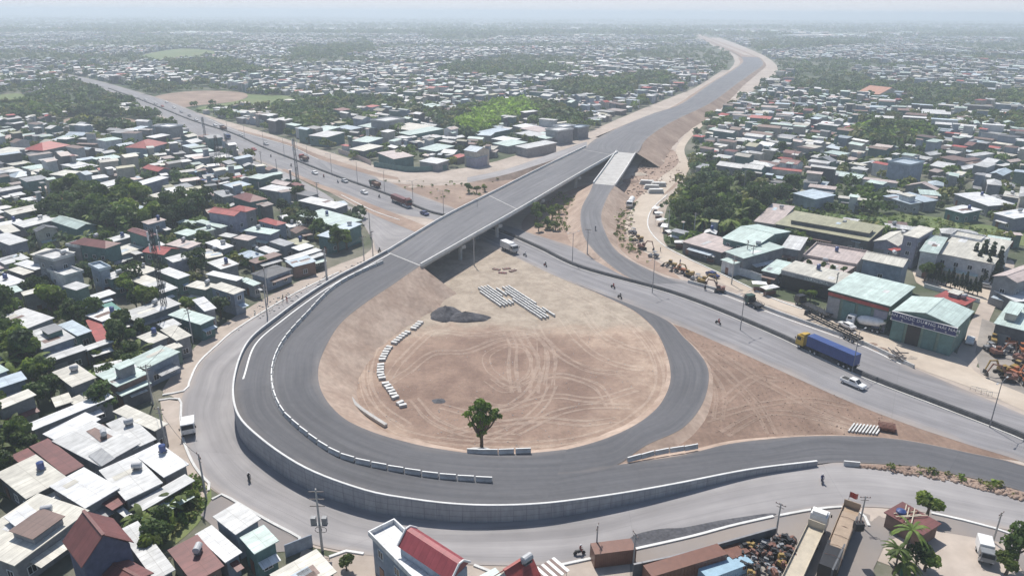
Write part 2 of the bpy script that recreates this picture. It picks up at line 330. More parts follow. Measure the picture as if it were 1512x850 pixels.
sc.cycles.use_adaptive_sampling = True; sc.cycles.adaptive_threshold = .02
# ground, one sheet to the horizon, with patches of settlement, groves and bare land
def ground_mat():
    m = bpy.data.materials.new('ground'); N, L = nt(m); b = N['Principled BSDF']; b.inputs['Roughness'].default_value = .95
    tc = N.new('ShaderNodeTexCoord')
    def noi(s, d=8):
        n = N.new('ShaderNodeTexNoise'); n.inputs['Scale'].default_value = s; n.inputs['Detail'].default_value = d; n.inputs['Roughness'].default_value = .65; L.new(tc.outputs['Object'], n.inputs[0]); return n.outputs[0]
    def mr(x, a, c):
        q = N.new('ShaderNodeMapRange'); q.inputs[1].default_value = a; q.inputs[2].default_value = c; L.new(x, q.inputs[0]); return q.outputs[0]
    def mix(f, a, c):
        w = N.new('ShaderNodeMix'); w.data_type = 'RGBA'; L.new(f, w.inputs[0])
        for i, x in ((6, a), (7, c)):
            if isinstance(x, tuple): w.inputs[i].default_value = (*x, 1)
            else: L.new(x, w.inputs[i])
        return w.outputs[2]
    a = mix(mr(noi(.06), .4, .6), (.07, .085, .045), (.18, .17, .135))
    c = mix(mr(noi(.004, 10), .46, .58), a, (.05, .075, .03))
    e = mix(mr(noi(.35, 4), .66, .72), c, (.27, .26, .24))
    L.new(e, b.inputs['Base Color']); MATS['ground'] = m
ground_mat()
g = MB(); n = 60
xs = np.linspace(-1, 1, n+1); xs = np.sign(xs)*np.abs(xs)**2.2*16000; ys = -200+np.linspace(0, 1, n+1)**2.4*18000
hgt = lambda x, y: 0 if y < 2600 else min(1, (y-2600)/2500)*(18*noise.noise(Vector((x/1700, y/1500, 3)))+6*noise.noise(Vector((x/500, y/600, 9))))
g.v = [(x, y, hgt(x, y)-.05) for y in ys for x in xs]; g.f = [(j*(n+1)+i, j*(n+1)+i+1, (j+1)*(n+1)+i+1, (j+1)*(n+1)+i) for j in range(n) for i in range(n)]
tag(g.build('ground', 'ground'), kind='structure')
# ---- land patches
sheet('construction_dirt_ground', [(128,121),(200,140),(352,184),(470,220),(560,246),(620,252),(700,246),(800,218),(870,194),(960,156),(1040,124),(1078,102),(1082,84),(1052,68),(1026,56),(1002,42),(1014,41),(1050,52),(1100,70),(1140,90),(1145,112),(1085,150),(1025,190),(1005,225),(1015,262),(1003,290),(985,305),(980,355),(1012,378),(1080,412),(1140,438),(1190,452),(1240,475),(1330,500),(1410,520),(1450,545),(1640,600),(1700,760),(1600,900),(1250,810),(1245,755),(1150,765),(930,815),(900,822),(800,860),(500,815),(450,800),(395,770),(310,720),(272,660),(262,590),(240,575),(290,510),(350,465),(420,425),(500,390),(548,368),(545,325),(510,296),(430,258),(380,238),(300,208),(262,186),(180,146),(128,126)], 'dirt_road', z=0.0, n=3)
sheet('loop_field_ground', [(621,400),(585,430),(545,455),(510,485),(488,515),(478,545),(482,580),(505,614),(547,640),(604,657),(654,667),(704,673),(771,673),(837,667),(904,647),(954,620),(977,597),(992,566),(994,540),(978,500),(945,465),(880,432),(800,398),(730,368),(680,365)], 'field_soil', z=.03, n=4)
sheet('triangle_field_ground', [(985,477),(1050,500),(1150,545),(1250,590),(1340,625),(1430,655),(1512,680),(1426,668),(1341,651),(1275,645),(1208,644),(1141,648),(1075,656),(1008,671),(915,690),(954,658),(1007,633),(1028,613),(1045,579),(1048,560),(1028,516)], 'rough_soil', z=.03, n=4)
sheet('brown_verge_ground', [(560,268),(620,274),(700,270),(745,258),(800,246),(740,280),(700,300),(672,310),(628,292)], 'brown_land', z=.04, n=4)
sheet('ramp_island_ground', [(770,338),(800,300),(870,272),(862,300),(860,340),(877,368),(912,400),(880,385),(840,364)], 'soil', z=.04, n=4)
sheet('embankment_foot_ground', [(897,290),(890,320),(900,345),(920,372),(950,392),(1005,412),(960,378),(930,350),(925,320),(945,300),(985,285),(1005,262),(1000,225),(960,225),(930,262)], 'soil', z=.035, n=4)
sheet('sandy_lot_ground', [(985,288),(962,310),(957,335),(977,360),(1012,380),(1077,410),(1140,440),(1190,456),(1250,480),(1330,502),(1415,528),(1450,555),(1530,590),(1530,612),(1440,574),(1350,541),(1280,506),(1150,456),(1060,416),(1000,396),(950,371),(925,345),(925,320),(942,300)], 'sand', z=.045, n=4)
sheet('side_street', [(1478,390),(1498,392),(1462,470),(1440,545),(1412,530),(1436,470)], 'dirt_road', z=.02, n=4)
sheet('machine_yard_ground', [(1450,470),(1530,500),(1560,580),(1510,590),(1448,550),(1440,520)], 'yard', z=.03, smooth=False)
sheet('factory_yard_ground', [(1352,398),(1395,398),(1470,413),(1474,425),(1452,446),(1364,423),(1350,408)], 'sand', z=.03, n=3)
sheet('brown_field_ground', [(222,146),(250,138),(300,134),(352,136),(366,142),(345,150),(290,156),(262,160),(235,158)], 'brown_land', z=.05, n=4)
sheet('green_field_ground', [(322,133),(380,140),(430,142),(436,150),(400,161),(340,164),(290,160),(345,150),(366,142)], 'grass_land', z=.04, n=4)
sheet('meadow_ground', [(0,140),(30,138),(40,150),(28,160),(0,165),(-40,165),(-40,140)], 'grass_land', z=.04, n=4)
sheet('far_meadow_ground', [(210,82),(270,72),(330,78),(290,86),(240,90)], 'grass_land', z=.04, n=4)
sheet('banana_plot_ground', [(95,295),(130,290),(190,300),(240,318),(240,350),(190,345),(140,350),(90,345),(70,325)], 'grass_land', z=.02, nobuild=False)
sheet('vacant_lot_ground', [(120,172),(200,176),(262,180),(250,188),(190,192),(120,186),(80,182)], 'brown_land', z=.02, n=3)
sheet('canal_bank_ground', [(1170,300),(1250,318),(1340,316),(1440,330),(1540,345),(1540,365),(1440,352),(1330,338),(1260,332),(1180,322)], 'grass_land', z=.02)
sheet('backyard_plot', [(125,528),(160,515),(200,508),(220,515),(190,535),(150,550),(120,560)], 'grass_land', z=.02)
sheet('corner_plot', [(180,740),(250,705),(300,705),(312,735),(290,775),(245,810),(215,800)], 'grass_land', z=.02)
sheet('sandy_plot', [(1365,775),(1420,782),(1490,800),(1500,870),(1350,870)], 'dirt_road', z=.03, smooth=False)
sheet('yard_ground', [(930,820),(1145,770),(1240,755),(1290,770),(1290,880),(900,900)], 'yard', z=.02, smooth=False)
sheet('yard_pavement', [(932,812),(1145,760),(1245,745),(1285,760),(1270,880),(1180,880),(1150,800),(935,838)], 'concrete_road', z=.03, smooth=False)
sheet('kerb_pavement', [(236,588),(266,592),(269,650),(284,684),(304,710),(309,722),(300,738),(272,705),(245,655)], 'dirt_road', z=.025, smooth=False)
sheet('corner_pavement', [(312,738),(330,731),(342,738),(395,769),(440,793),(446,800),(440,812),(400,815),(330,790),(296,760)], 'asphalt_old', z=.026, smooth=False)
sheet('lower_pavement', [(446,806),(486,822),(504,813),(540,818),(620,832),(700,836),(745,850),(818,838),(885,824),(930,812),(930,880),(430,880)], 'dirt_road', z=.027, smooth=False)
sheet('pavement', [(1290,765),(1375,758),(1440,770),(1500,786),(1530,870),(1480,800),(1365,780),(1300,800)], 'asphalt_old', z=.04, smooth=False)
sheet('concrete_lane', [(1298,760),(1320,775),(1275,870),(1225,870),(1262,790)], 'concrete_road', z=.05, smooth=False)
# ---- roads
HL = [(1640,735),(1512,682),(1430,656),(1340,626),(1250,591),(1150,546),(1050,501),(985,473),(930,450),(860,424),(800,398),(735,366),(690,346),(645,326),(600,318),(550,307),(504,286),(470,273),(416,250),(370,233),(300,206),(262,184),(215,160),(170,139),(120,121),(60,107),(-20,98)]
HU = [(1640,668),(1512,612),(1430,577),(1350,543),(1275,508),(1208,484),(1141,460),(1075,434),(1012,414),(930,400),(845,364),(764,338),(720,322),(690,314),(660,303),(600,280),(550,257),(510,243),(472,233),(424,212),(352,192),(305,172),(255,152),(205,136),(130,116),(60,104),(-20,96)]
strip('highway', px3(HL, .06), px3(HU, .06), 'asphalt_old', across=8)
strip('left_service_road', px3([(600,352),(560,372),(548,350),(520,312),(470,290),(416,262),(370,246)], .05), px3([(640,336),(606,332),(560,318),(504,300),(470,280),(416,252),(370,236)], .05), 'concrete_road')
strip('dirt_frontage_road', px3([(560,266),(620,272),(690,266),(745,254),(800,242),(868,216),(915,192),(965,169),(1008,154),(1050,125),(1078,104)], .09), px3([(540,248),(610,258),(690,252),(745,240),(800,222),(862,200),(912,176),(960,158),(1005,142),(1042,120),(1066,104)], .09), 'dirt_road')
strip('haul_track', px3([(1035,175),(1000,215),(1002,240),(975,262),(950,285),(930,305)], .08), px3([(1045,178),(1012,215),(1018,248),(995,272),(975,292),(958,312)], .08), 'sand')
# ring road at ground level outside the retaining wall
RO = [(556,385),(500,403),(430,437),(353,483),(320,510),(293,536),(275,572),(265,600),(268,632),(280,672),(305,712),(345,742),(395,770),(447,798),(520,815),(620,828),(730,834),(830,832),(905,820),(1020,790),(1145,762),(1245,748),(1340,752),(1420,768),(1530,790),(1640,815)]
RI = [(575,392),(530,420),(480,450),(420,490),(385,525),(372,560),(372,590),(380,620),(400,650),(425,680),(460,700),(500,718),(545,735),(600,748),(660,755),(720,758),(780,757),(840,755),(900,745),(990,728),(1090,704),(1206,683),(1300,687),(1400,700),(1530,730),(1640,760)]
strip('ring_road', px3(RO, .07), px3(RI, .07), 'concrete_road', across=8)
# ---- the raised loop
LO = [(571,369,7),(530,391,6.9),(500,406,6.6),(460,430,6.3),(410,466,5.8),(367,503,5.3),(347,555,4.9),(350,605,4.4),(383,643,4),(450,688,3.5),(537,721,3.1),(604,734,2.8),(671,742,2.6),(737,744,2.4),(804,741,2.2)]
LI = [(621,392,7),(600,406,6.9),(580,420,6.6),(541,446,6.3),(504,476,5.8),(482,510,5.3),(470,545,4.9),(476,580,4.4),(504,614,4),(547,636,3.5),(604,653,3.1),(654,663,2.8),(704,669,2.6),(771,669,2.4),(837,663,2.2)]
def W3(L, dz=0.0): return [P(x, y, z+dz) for x, y, z in L]     # pixel taken at z+dz (the top of the parapet), returned at z
def WP(L): return [Vector((*P(x, y, z+.8).xy, z)) for x, y, z in L]
def WQ(L): return [P(x, y, z) for x, y, z in L]
lo, li = WP(LO), WQ(LI)
strip('loop_road', lo, li, 'asphalt_new', n=8, across=8)
AS = [lo[-1].lerp(li[-1], .55)]+WQ([(868,694,2.0),(910,686,1.6)])
AL = WP([(871,733,1.9),(937,723,1.6),(1004,711,1.2),(1108,691,.6),(1206,679,.25)])+WQ([(1248,682,.1),(1341,687,.1),(1408,699,.1),(1508,724,.1),(1640,770,.1)])
AU = WQ([(1008,671,1.2),(1075,655,.9),(1141,647,.6),(1208,643,.25),(1275,644,.1),(1341,650,.1),(1426,667,.1),(1508,686,.1),(1640,735,.1)])
A_low = [lo[-1]]+AL[:2]+AL[2:]; A_up = AS+[*AU]
A_low = [lo[-1], AL[0], AL[1], AL[2], AL[2].lerp(AL[3], .55), AL[3], AL[4], AL[5], AL[6], AL[7], AL[8], AL[9]]
A_up = [AS[0], AS[1], AS[2], AU[0], AU[1], AU[2], AU[3], AU[4], AU[5], AU[6], AU[7], AU[8]]
strip('slip_road', A_low, A_up, 'asphalt_new', n=8, across=6)
BO = AS+WQ([(954,657,1.4),(1007,632,1.0),(1035,600,.7),(1046,566,.4),(1044,540,.25),(1028,516,.15),(1008,496,.12),(985,473,.1),(930,449,.1),(860,423,.1)])
BI = [li[-1]]+WQ([(872,654,2.0),(904,643,1.8),(934,629,1.4),(958,613,1.0),(977,593,.7),(989,566,.4),(989,540,.25),(980,510,.15),(965,484,.12),(935,458,.1),(890,436,.1),(840,414,.1)])
strip('inner_loop_road', BO, BI, 'asphalt_new', n=8, across=6)
# slopes of bare soil from the road edge down to the ground
def slope(name, path, side, k=1.6, m='soil_slope', n=8, smooth=True):
    a = cat(path, n) if smooth else path; b = []
    for i, p in enumerate(a):
        t = a[min(i+1, len(a)-1)]-a[max(i-1, 0)]; t.z = 0; t.normalize(); w = (p.z*k+.8)*(1+.12*noise.noise(p*.15))
        b.append(Vector((p.x, p.y, 0))+Vector((t.y, -t.x, 0))*w*side-Vector((0, 0, .1)))
    return strip(name, [p-Vector((0,0,.03)) for p in a], b, m, smooth=False, across=5)
slope('loop_slope', li, -1, k=1.5)
slope('inner_loop_slope', BI, -1, k=1.6)
slope('inner_loop_outer_slope', BO[2:], 1, k=1.6)
slope('slip_road_slope', A_up[2:], -1, k=1.6)
# lane edge line beside the parapet on the left arm
el = cat(lo[:7], 12)
strip('edge_line', [p+Vector((0,0,.02)) for p in offset(el, -1.3)], [p+Vector((0,0,.02)) for p in offset(el, -1.65)], 'white_paint', smooth=False, across=1, nobuild=False)
# retaining wall with parapet (a thing): panels, white coping
wp = resample(cat(lo+AL[:5], 10), 2.0)
rw = thing('retaining_wall', 'long curved grey retaining wall with white coping round the outside of the loop', 'wall', tuple(wp[0].xy)+(0,))
def wmesh(path, lo_off, a, b, m, name, z0=None):
    mb = MB(); o = rw.location
    for p in path:
        i = path.index(p); t = path[min(i+1, len(path)-1)]-path[max(i-1, 0)]; t.z = 0; t.normalize(); s = Vector((t.y, -t.x, 0))
        zt = p.z+b; zb = (-.1 if z0 is None else p.z+z0)
        for off in (lo_off, a):
            q = p+s*off-o; mb.v += [(q.x, q.y, zb), (q.x, q.y, zt)]
    for i in range(len(path)-1):
        k = i*4; mb.f += [(k, k+4, k+5, k+1), (k+2, k+3, k+7, k+6), (k+1, k+5, k+7, k+3), (k, k+2, k+6, k+4)]
    k = (len(path)-1)*4; mb.f += [(0,1,3,2), (k,k+2,k+3,k+1)]
    me = mb.mesh(name, m); ul = me.uv_layers.new(name='UVMap'); ul.data.foreach_set('uv', [x for l in me.loops for x in ((l.vertex_index//4)*2.0+(.37 if False else 0), me.vertices[l.vertex_index].co.z)]); return link(name, me, rw)
# (side + is outward, to the left of travel is inward)
wmesh(wp, 0.0, .35, .7, 'wall_panel', 'panel_wall')
wmesh(wp, -.04, .3, .82, 'concrete_white', 'coping', z0=.70)
for i in range(2, len(wp)-2, 2):            # pilaster joints
    pass
# ---- bridge
DL = [(571,369,7),(656,318,7.2),(730,281,7.3),(800,246,7.3),(865,215,7)]
DR = [(621,389,7),(706,341,7.2),(775,302,7.3),(850,258,7.3),(912,223,7)]
dl, dr = WP(DL), WP(DR)
br = thing('overpass_bridge', 'grey concrete overpass deck with parapets crossing above the highway', 'bridge', tuple(((dl[0]+dr[0])/2).xy)+(0,))
def under(o, par): o.parent = par; o.matrix_parent_inverse = Matrix.Translation(-Vector(par.location)); return o
st = strip('deck', dl, dr, 'asphalt_deck', n=8, across=8, kind=None); under(st, br)
cl, cr = cat(dl, 8), cat(dr, 8)
def body(cl, cr, inset, z0, z1, name, m, par):
    mb = MB()
    for p, q in zip(cl, cr):
        u = (q-p).normalized(); a = p+u*inset; b = q-u*inset
        mb.v += [(a.x, a.y, a.z+z0), (a.x, a.y, a.z+z1), (b.x, b.y, b.z+z1), (b.x, b.y, b.z+z0)]
    for i in range(len(cl)-1):
        for k in range(4): mb.f.append((i*4+k, i*4+(k+1) % 4, i*4+4+(k+1) % 4, i*4+4+k))
    e = (len(cl)-1)*4; mb.f += [(0,1,2,3), (e+3,e+2,e+1,e)]
    bm = mb.build(name, m); return under(bm, par)
body(cl, cr, -.25, -.35, -.02, 'slab', 'concrete', br)
L0 = (cr[0]-cl[0]).length
for k in range(7):
    f = .08+.84*k/6
    gl = [p.lerp(q, f-.02) for p, q in zip(cl, cr)]; gr = [p.lerp(q, f+.02) for p, q in zip(cl, cr)]
    body(gl, gr, 0, -1.55, -.36, 'girder', 'concrete', br)
for nm, path, sd in (('parapet', resample(cl, 2), 1), ('parapet', resample(cr, 2), -1)):
    o = sweep(path, [(-.2,-.3),(-.2,.85),(.2,.85),(.2,-.3)]).build(nm, 'concrete_white'); under(o, br)
for f in (.0, .47, .97):                    # expansion joints
    i = int(f*(len(cl)-1)); i = min(i, len(cl)-2); a, b, c = cl[i], cr[i], (cl[i+1]-cl[i]).normalized()*.5
    o = MB().add([a+Vector((0,0,.02)), b+Vector((0,0,.02)), b+c+Vector((0,0,.02)), a+c+Vector((0,0,.02))], [(0,1,2,3)]).build('expansion_joint', 'concrete'); under(o, br)
for f in (.2, .4, .6, .8):
    i = int(f*(len(cl)-1)); a, b = cl[i], cr[i]; u = (b-a).normalized(); rz = math.atan2(u.y, u.x); w = (b-a).length; c = (a+b)/2
    p = MB().box((c.x, c.y, 4.9), (w-1.6, 1.6, 1.1), rz).build('pier', 'concrete'); under(p, br)
    for s in (-.36, 0, .36):
        q = c+u*w*s; cc = MB().tube([(q.x, q.y, -.1), (q.x, q.y, 4.4)], .65, 14).build('column', 'concrete'); cc.parent = p; cc.matrix_parent_inverse = Matrix.Translation(-Vector(br.location)); cc.matrix_parent_inverse = Matrix.Identity(4) if False else Matrix.Identity(4)
ab = MB(); a, b = cl[0], cr[0]; u = (b-a).normalized(); c = (a+b)/2; rz = math.atan2(u.y, u.x)
ab.box((c.x, c.y, 3.2), ((b-a).length+1, 1.2, 6.4), rz); under(ab.build('abutment', 'concrete_white'), br)
nrm = Vector((-u.y, u.x, 0)); nrm = -nrm if nrm.y > 0 else nrm
ab = MB(); q = cr[0]+nrm*3; ab.box((q.x, q.y, 3.3), (.5, 6, 6.6), rz); under(ab.build('wing_wall', 'concrete_white'), br)
# soil cone beside the abutment
q0 = cr[0]; cone = MB(); ring = []
pts = []
for k in range(13):
    t = k/12; pass
cq = Vector((q0.x, q0.y, 6.6)); base = []
for k in range(15):
    an = rz-.15+(-math.pi/2-.1)*k/14+.25; rr = 10+1.2*noise.noise(Vector((k*.7, 1, 2))); base.append(Vector((q0.x+math.cos(an)*rr, q0.y+math.sin(an)*rr, -.05)))
mid = [cq.lerp(p, .5)+Vector((0,0,.5+.4*noise.noise(p*.3))) for p in base]
cone.v = [tuple(cq)]+[tuple(p) for p in mid]+[tuple(p) for p in base]
cone.f = [(0, 1+k, 2+k) for k in range(14)]+[(1+k, 16+k, 17+k, 2+k) for k in range(14)]
tag(cone.build('abutment_slope', 'soil_slope'), kind='structure')
# ---- north-east motorway on its embankment
NL = [(865,215,7),(880,205,7),(912,189,7),(940,177,6.5),(966,167,5.8),(1008,152,4.5),(1050,123,3),(1080,105,2.4),(1097,92,2),(1094,84,2)]
NR = [(912,223,7),(940,226,7),(952,208,7),(972,192,6.5),(1000,176,5.8),(1051,151,4.5),(1088,124,3),(1112,107,2.4),(1127,95,2),(1121,85,2)]
nl = [dl[-1]]+WQ(NL[1:]); nr = [dr[-1]]+WQ(NR[1:])
strip('motorway', nl, nr, 'asphalt_deck', n=6, across=8, lift=-.01)
strip('earthworks_track', WQ([(1094,84,1.9),(1080,76,1.5),(1056,66,1),(1030,54,1),(1010,45,1),(1002,40,1)]), WQ([(1121,85,1.9),(1100,76,1.5),(1072,65,1),(1042,54,1),(1018,44,1),(1006,39,1)]), 'soil', n=6)
strip('haul_line', WQ([(1100,82,2.05),(1085,75,1.7),(1060,65,1.2),(1034,54,1.2),(1013,45,1.2)]), WQ([(1112,83,2.05),(1092,75,1.7),(1065,65,1.2),(1038,54,1.2),(1015,44.6,1.2)]), 'dirt_road', n=6)
slope('motorway_left_slope', nl[2:], -1, k=2.0, m='brown_land'); slope('motorway_right_slope', nr[1:], 1, k=1.8, m='brown_land')
# right-hand ramp: concrete deck then asphalt
rdl = WQ([(910,224,7.05),(893,248,6.5),(876,271,5.7)]); rdr = WQ([(938,227,7.05),(924,250,6.5),(908,274,5.7)])
rb = thing('ramp_bridge', 'short pale concrete ramp deck branching off the motorway beside the overpass', 'bridge', tuple(rdl[1].xy)+(0,))
under(strip('deck', rdl, rdr, 'concrete', n=6, across=3, kind=None), rb)
c1, c2 = cat(rdl, 6), cat(rdr, 6); body(c1, c2, -.2, -.4, -.03, 'slab', 'concrete', rb); body(c1, c2, 1.0, -1.5, -.42, 'girder', 'concrete', rb)
for q in (c1, c2): under(sweep(q, [(-.2,-.3),(-.2,.8),(.2,.8),(.2,-.3)]).build('parapet', 'concrete_white'), rb)
for i in (6, 11):
    a, b = c1[i], c2[i]; u = (b-a).normalized(); c = (a+b)/2; under(MB().box((c.x, c.y, (a.z-1.5)/2-.05), ((b-a).length-2.5, 1.3, a.z-1.5), math.atan2(u.y, u.x)).build('pier', 'concrete'), rb)
RL = WQ([(876,271,5.7),(871,283,5.1),(858,310,4.0),(860,343,2.8),(877,370,1.4),(914,401,.3),(945,418,.1)]); RR = WQ([(908,274,5.7),(899,287,5.1),(888,316,4.0),(894,343,2.8),(914,373,1.4),(971,404,.3),(1012,418,.1)])
strip('ramp_road', RL, RR, 'asphalt_deck', n=8, across=5)
slope('ramp_left_slope', RL, 1, k=1.4); slope('ramp_right_slope', RR, -1, k=1.4)
# left-hand ramp rising beside the motorway
ll = WQ([(690,262,.2),(745,250,2.4),(800,232,4.8),(845,216,6.6),(866,209,7)]); lr = WQ([(690,270,.2),(750,257,2.4),(802,241,4.8),(847,226,6.6),(868,217,7)])
strip('left_ramp_road', ll, lr, 'concrete_road', n=6, across=3)
slope('left_ramp_slope', ll, -1, k=1.2, m='soil_slope'); slope('left_ramp_inner_slope', lr, 1, k=.8, m='soil_slope')
# ---- highway median and other long barriers
ML = [(1640,706),(1512,646),(1400,602),(1260,548),(1140,491),(1000,435),(860,396),(800,368),(745,344),(690,325),(636,314),(578,290),(500,262),(438,238),(388,218),(342,197),(288,180),(250,165),(205,147),(160,131)]
mp_ = resample(cat(px3(ML, .06), 8), 4)
md = thing('median_barrier', 'long dark barrier dividing the two carriageways of the highway', 'barrier', tuple(mp_[0]))
o = sweep([p-md.location for p in mp_], [(-.75,0),(-.55,.45),(-.3,.85),(.3,.85),(.55,.45),(.75,0)]).build('barrier_body', 'barrier_dark', md)
o = sweep([p-md.location for p in mp_], [(-1.25,-.03),(-1.25,.12),(-.8,.12),(-.8,-.03)]).build('kerb', 'concrete', md)
RB = [(1016,417),(1075,434),(1141,460),(1208,484),(1275,508),(1349,543)]
rp = resample(cat(px3(RB, .05), 8), 3)
tag(sweep(rp, [(-.35,0),(-.2,.8),(.2,.8),(.35,0)]).build('concrete_barrier', 'concrete'), 'long pale concrete barrier between the highway and the sandy frontage lot', 'barrier')
tag(sweep(resample(cat(px3([(1040,424),(1141,463),(1208,487),(1275,511),(1330,537)], .07), 6), 3), [(-.15,0),(-.15,.02),(.15,.02),(.15,0)]).build('lane_line', 'white_paint'), kind='structure')
# kerbs of the ring road
def kerb(L, z=.08, w=.22, name='kerb', h=.16, m='concrete_white'):
    pth = resample(cat(px3(L, z), 6), 2); o = sweep(pth, [(-w, -.05), (-w, h), (w, h), (w, -.05)]).build(name, m); o['kind'] = 'structure'; return o
kerb([(500,402),(430,436),(353,483),(320,510),(293,536),(280,563),(274,576),(240,583)])
kerb([(234,591),(255,588),(267,592),(267,620),(271,650),(285,684),(303,708),(310,715),(308,724)])
kerb([(313,737),(318,731),(330,730),(342,737),(395,768),(440,792),(446,800),(440,806)])
kerb([(486,822),(504,813),(537,817)]); kerb([(700,834),(730,846),(745,856)]); kerb([(818,836),(850,829),(884,822)])
kerb([(930,812),(1020,792),(1080,776),(1142,762)]); kerb([(1150,761),(1200,752),(1245,748),(1265,752),(1278,764),(1283,776)]); kerb([(1375,757),(1420,767),(1462,778),(1490,786),(1492,800)])
kerb([(985,288),(962,310),(957,335),(977,360),(1012,380),(1077,410),(1140,440),(1184,456)], name='frontage_kerb', z=.06)
kerb([(470,236),(424,215),(352,195),(305,175)], name='kerb'); kerb([(504,288),(550,311),(590,325)], name='kerb')
# verge of reddish soil between carriageway and service road
strip('verge', px3([(416,251),(470,277),(504,291),(550,316),(600,337),(640,352)], .1), px3([(420,249),(470,271),(504,283),(550,302),(600,322),(640,338)], .1), 'soil', across=3)
strip('upper_verge', px3([(352,193),(424,214),(472,235),(550,259),(590,266)], .1), px3([(352,191),(424,210),(472,229),(550,253),(588,262)], .1), 'brown_land', across=3)
strip('rubble_verge', px3([(1262,690),(1341,694),(1408,708),(1508,735),(1640,780)], .12), px3([(1262,684),(1341,688),(1408,700),(1508,725),(1640,769)], .12), 'soil', across=4)
# tyre tracks pressed into the loop field (pairs of wheel marks)
tk = MB()
TZ = [.04]; trg = random.Random(8)
def track(L, w=.3, gap=1.7, z=.045):
  for rep in range(4):
    j = [(a+trg.uniform(-3,3), b+trg.uniform(-1.6,1.6)) for a, b in L]; k0 = trg.randint(0, max(0, len(j)-4)) if rep else 0; j = j[k0:] if len(j[k0:]) > 2 else j
    c = cat(px3(j, 0), 10)
    for off in (-gap/2, gap/2):
        TZ[0] += .00012; zz = Vector((0, 0, TZ[0])); 
        a, b = [p+zz for p in offset(c, off-w/2)], [p+zz for p in offset(c, off+w/2)]; o = len(tk.v)
        for p, q in zip(a, b): tk.v += [tuple(p), tuple(q)]
        tk.f += [(o+2*i, o+2*i+1, o+2*i+3, o+2*i+2) for i in range(len(a)-1)]
TR = [[(640,420),(590,450),(555,485),(538,525),(536,560),(550,600),(590,635),(650,650),(720,655),(800,655),(870,645),(930,620),(965,590),(975,555),(962,515),(930,480),(880,450),(800,415)],
 [(650,425),(600,455),(567,488),(545,530),(543,565),(560,600),(600,628)], [(575,560),(590,535),(620,505),(645,490),(700,495),(760,490),(800,500),(815,530),(810,570)],
 [(572,568),(600,550),(640,522),(690,518),(740,500),(780,495)], [(750,490),(756,510),(757,545),(762,580)], [(765,490),(785,520),(792,550),(790,580)], [(790,480),(805,500),(830,525),(870,545),(920,552)],
 [(800,500),(800,540),(785,575),(745,600),(700,590)], [(720,560),(745,575),(790,560),(830,555),(880,570),(900,600)], [(650,600),(700,610),(760,600),(820,585),(880,590),(940,575)],
 [(740,560),(720,545),(722,525),(745,510),(775,512),(790,530),(785,555),(760,568),(735,560)], [(830,470),(850,500),(880,525),(920,540),(950,545)], [(860,460),(885,490),(920,510),(955,520)],
 [(760,640),(820,610),(870,600),(930,600)], [(700,655),(760,630),(800,600),(815,570)], [(660,640),(740,625),(800,620),(860,625),(910,620)], [(700,392),(660,405),(625,435),(600,470)], [(610,590),(640,620),(690,640),(760,645)]]
for t in TR: track(t)
tag(tk.build('tyre_tracks_ground', 'track'), kind='structure'); tk = MB()
for t in [[(1010,500),(1060,540),(1110,590),(1140,640)], [(1050,515),(1120,560),(1200,600),(1300,640)], [(1060,600),(1110,560),(1150,560)], [(1040,620),(1110,600),(1190,590),(1250,600)], [(1070,640),(1130,610),(1200,615),(1290,640)], [(1020,520),(1060,570),(1060,620)]]: track(t)
tag(tk.build('tyre_tracks_ground', 'faint_track'), kind='structure')
sheet('dark_gravel_verge', [(925,800),(940,788),(975,780),(1010,778),(1060,768),(1100,762),(1138,757),(1142,761),(1080,776),(1020,791),(960,803),(932,810)], 'gravel_black', z=.1, n=3, nobuild=False)
# ================================================================== HOUSES
AUTO = []                                   # (object, look, x, y) labelled at the end by their neighbours
OCC_S = 1.0; OX0, OY0 = -1400, 30; OW, OH = 2800, 2600
OCC = np.zeros((OH, OW), bool); ROADM = np.zeros((OH, OW), bool)
def raster(poly, M, grow=0.0):
    p = np.array(poly); lo = p.min(0)-grow; hi = p.max(0)+grow
    x0 = max(0, int(lo[0]-OX0)); x1 = min(OW, int(hi[0]-OX0)+2); y0 = max(0, int(lo[1]-OY0)); y1 = min(OH, int(hi[1]-OY0)+2)
    if x1 <= x0 or y1 <= y0: return
    X, Y = np.meshgrid(np.arange(x0, x1)+OX0+.5, np.arange(y0, y1)+OY0+.5); ins = np.zeros(X.shape, bool)
    for (ax, ay), (bx, by) in zip(p, np.roll(p, -1, 0)):
        if abs(ay-by) < 1e-9: continue
        c = ((ay > Y) != (by > Y)) & (X < (bx-ax)*(Y-ay)/(by-ay)+ax); ins ^= c
    M[y0:y1, x0:x1] |= ins
def hit(poly, M):
    for x, y in poly:
        i, j = int(y-OY0), int(x-OX0)
        if 0 <= i < OH and 0 <= j < OW and M[i, j]: return True
    return False
for poly in NOBUILD: raster(poly, ROADM)
OCC |= ROADM
def inpoly(x, y, poly):
    c = False; n = len(poly)
    for i in range(n):
        ax, ay = poly[i]; bx, by = poly[(i+1) % n]
        if (ay > y) != (by > y) and x < (bx-ax)*(y-ay)/(by-ay)+ax: c = not c
    return c
def rect(cx, cy, lx, ly, a, grow=0.0, n=0):
    u = (math.cos(a), math.sin(a)); v = (-u[1], u[0]); hx, hy = lx/2+grow, ly/2+grow
    if not n: return [(cx+u[0]*s*hx+v[0]*t*hy, cy+u[1]*s*hx+v[1]*t*hy) for s, t in ((-1,-1),(1,-1),(1,1),(-1,1))]
    return [(cx+u[0]*hx*(2*i/n-1)+v[0]*hy*(2*j/n-1), cy+u[1]*hx*(2*i/n-1)+v[1]*hy*(2*j/n-1)) for i in range(n+1) for j in range(n+1)]
def rq_aw(cx, cy): return random.Random(int(cx*3+cy*17)).random() < .6
WINM = {}
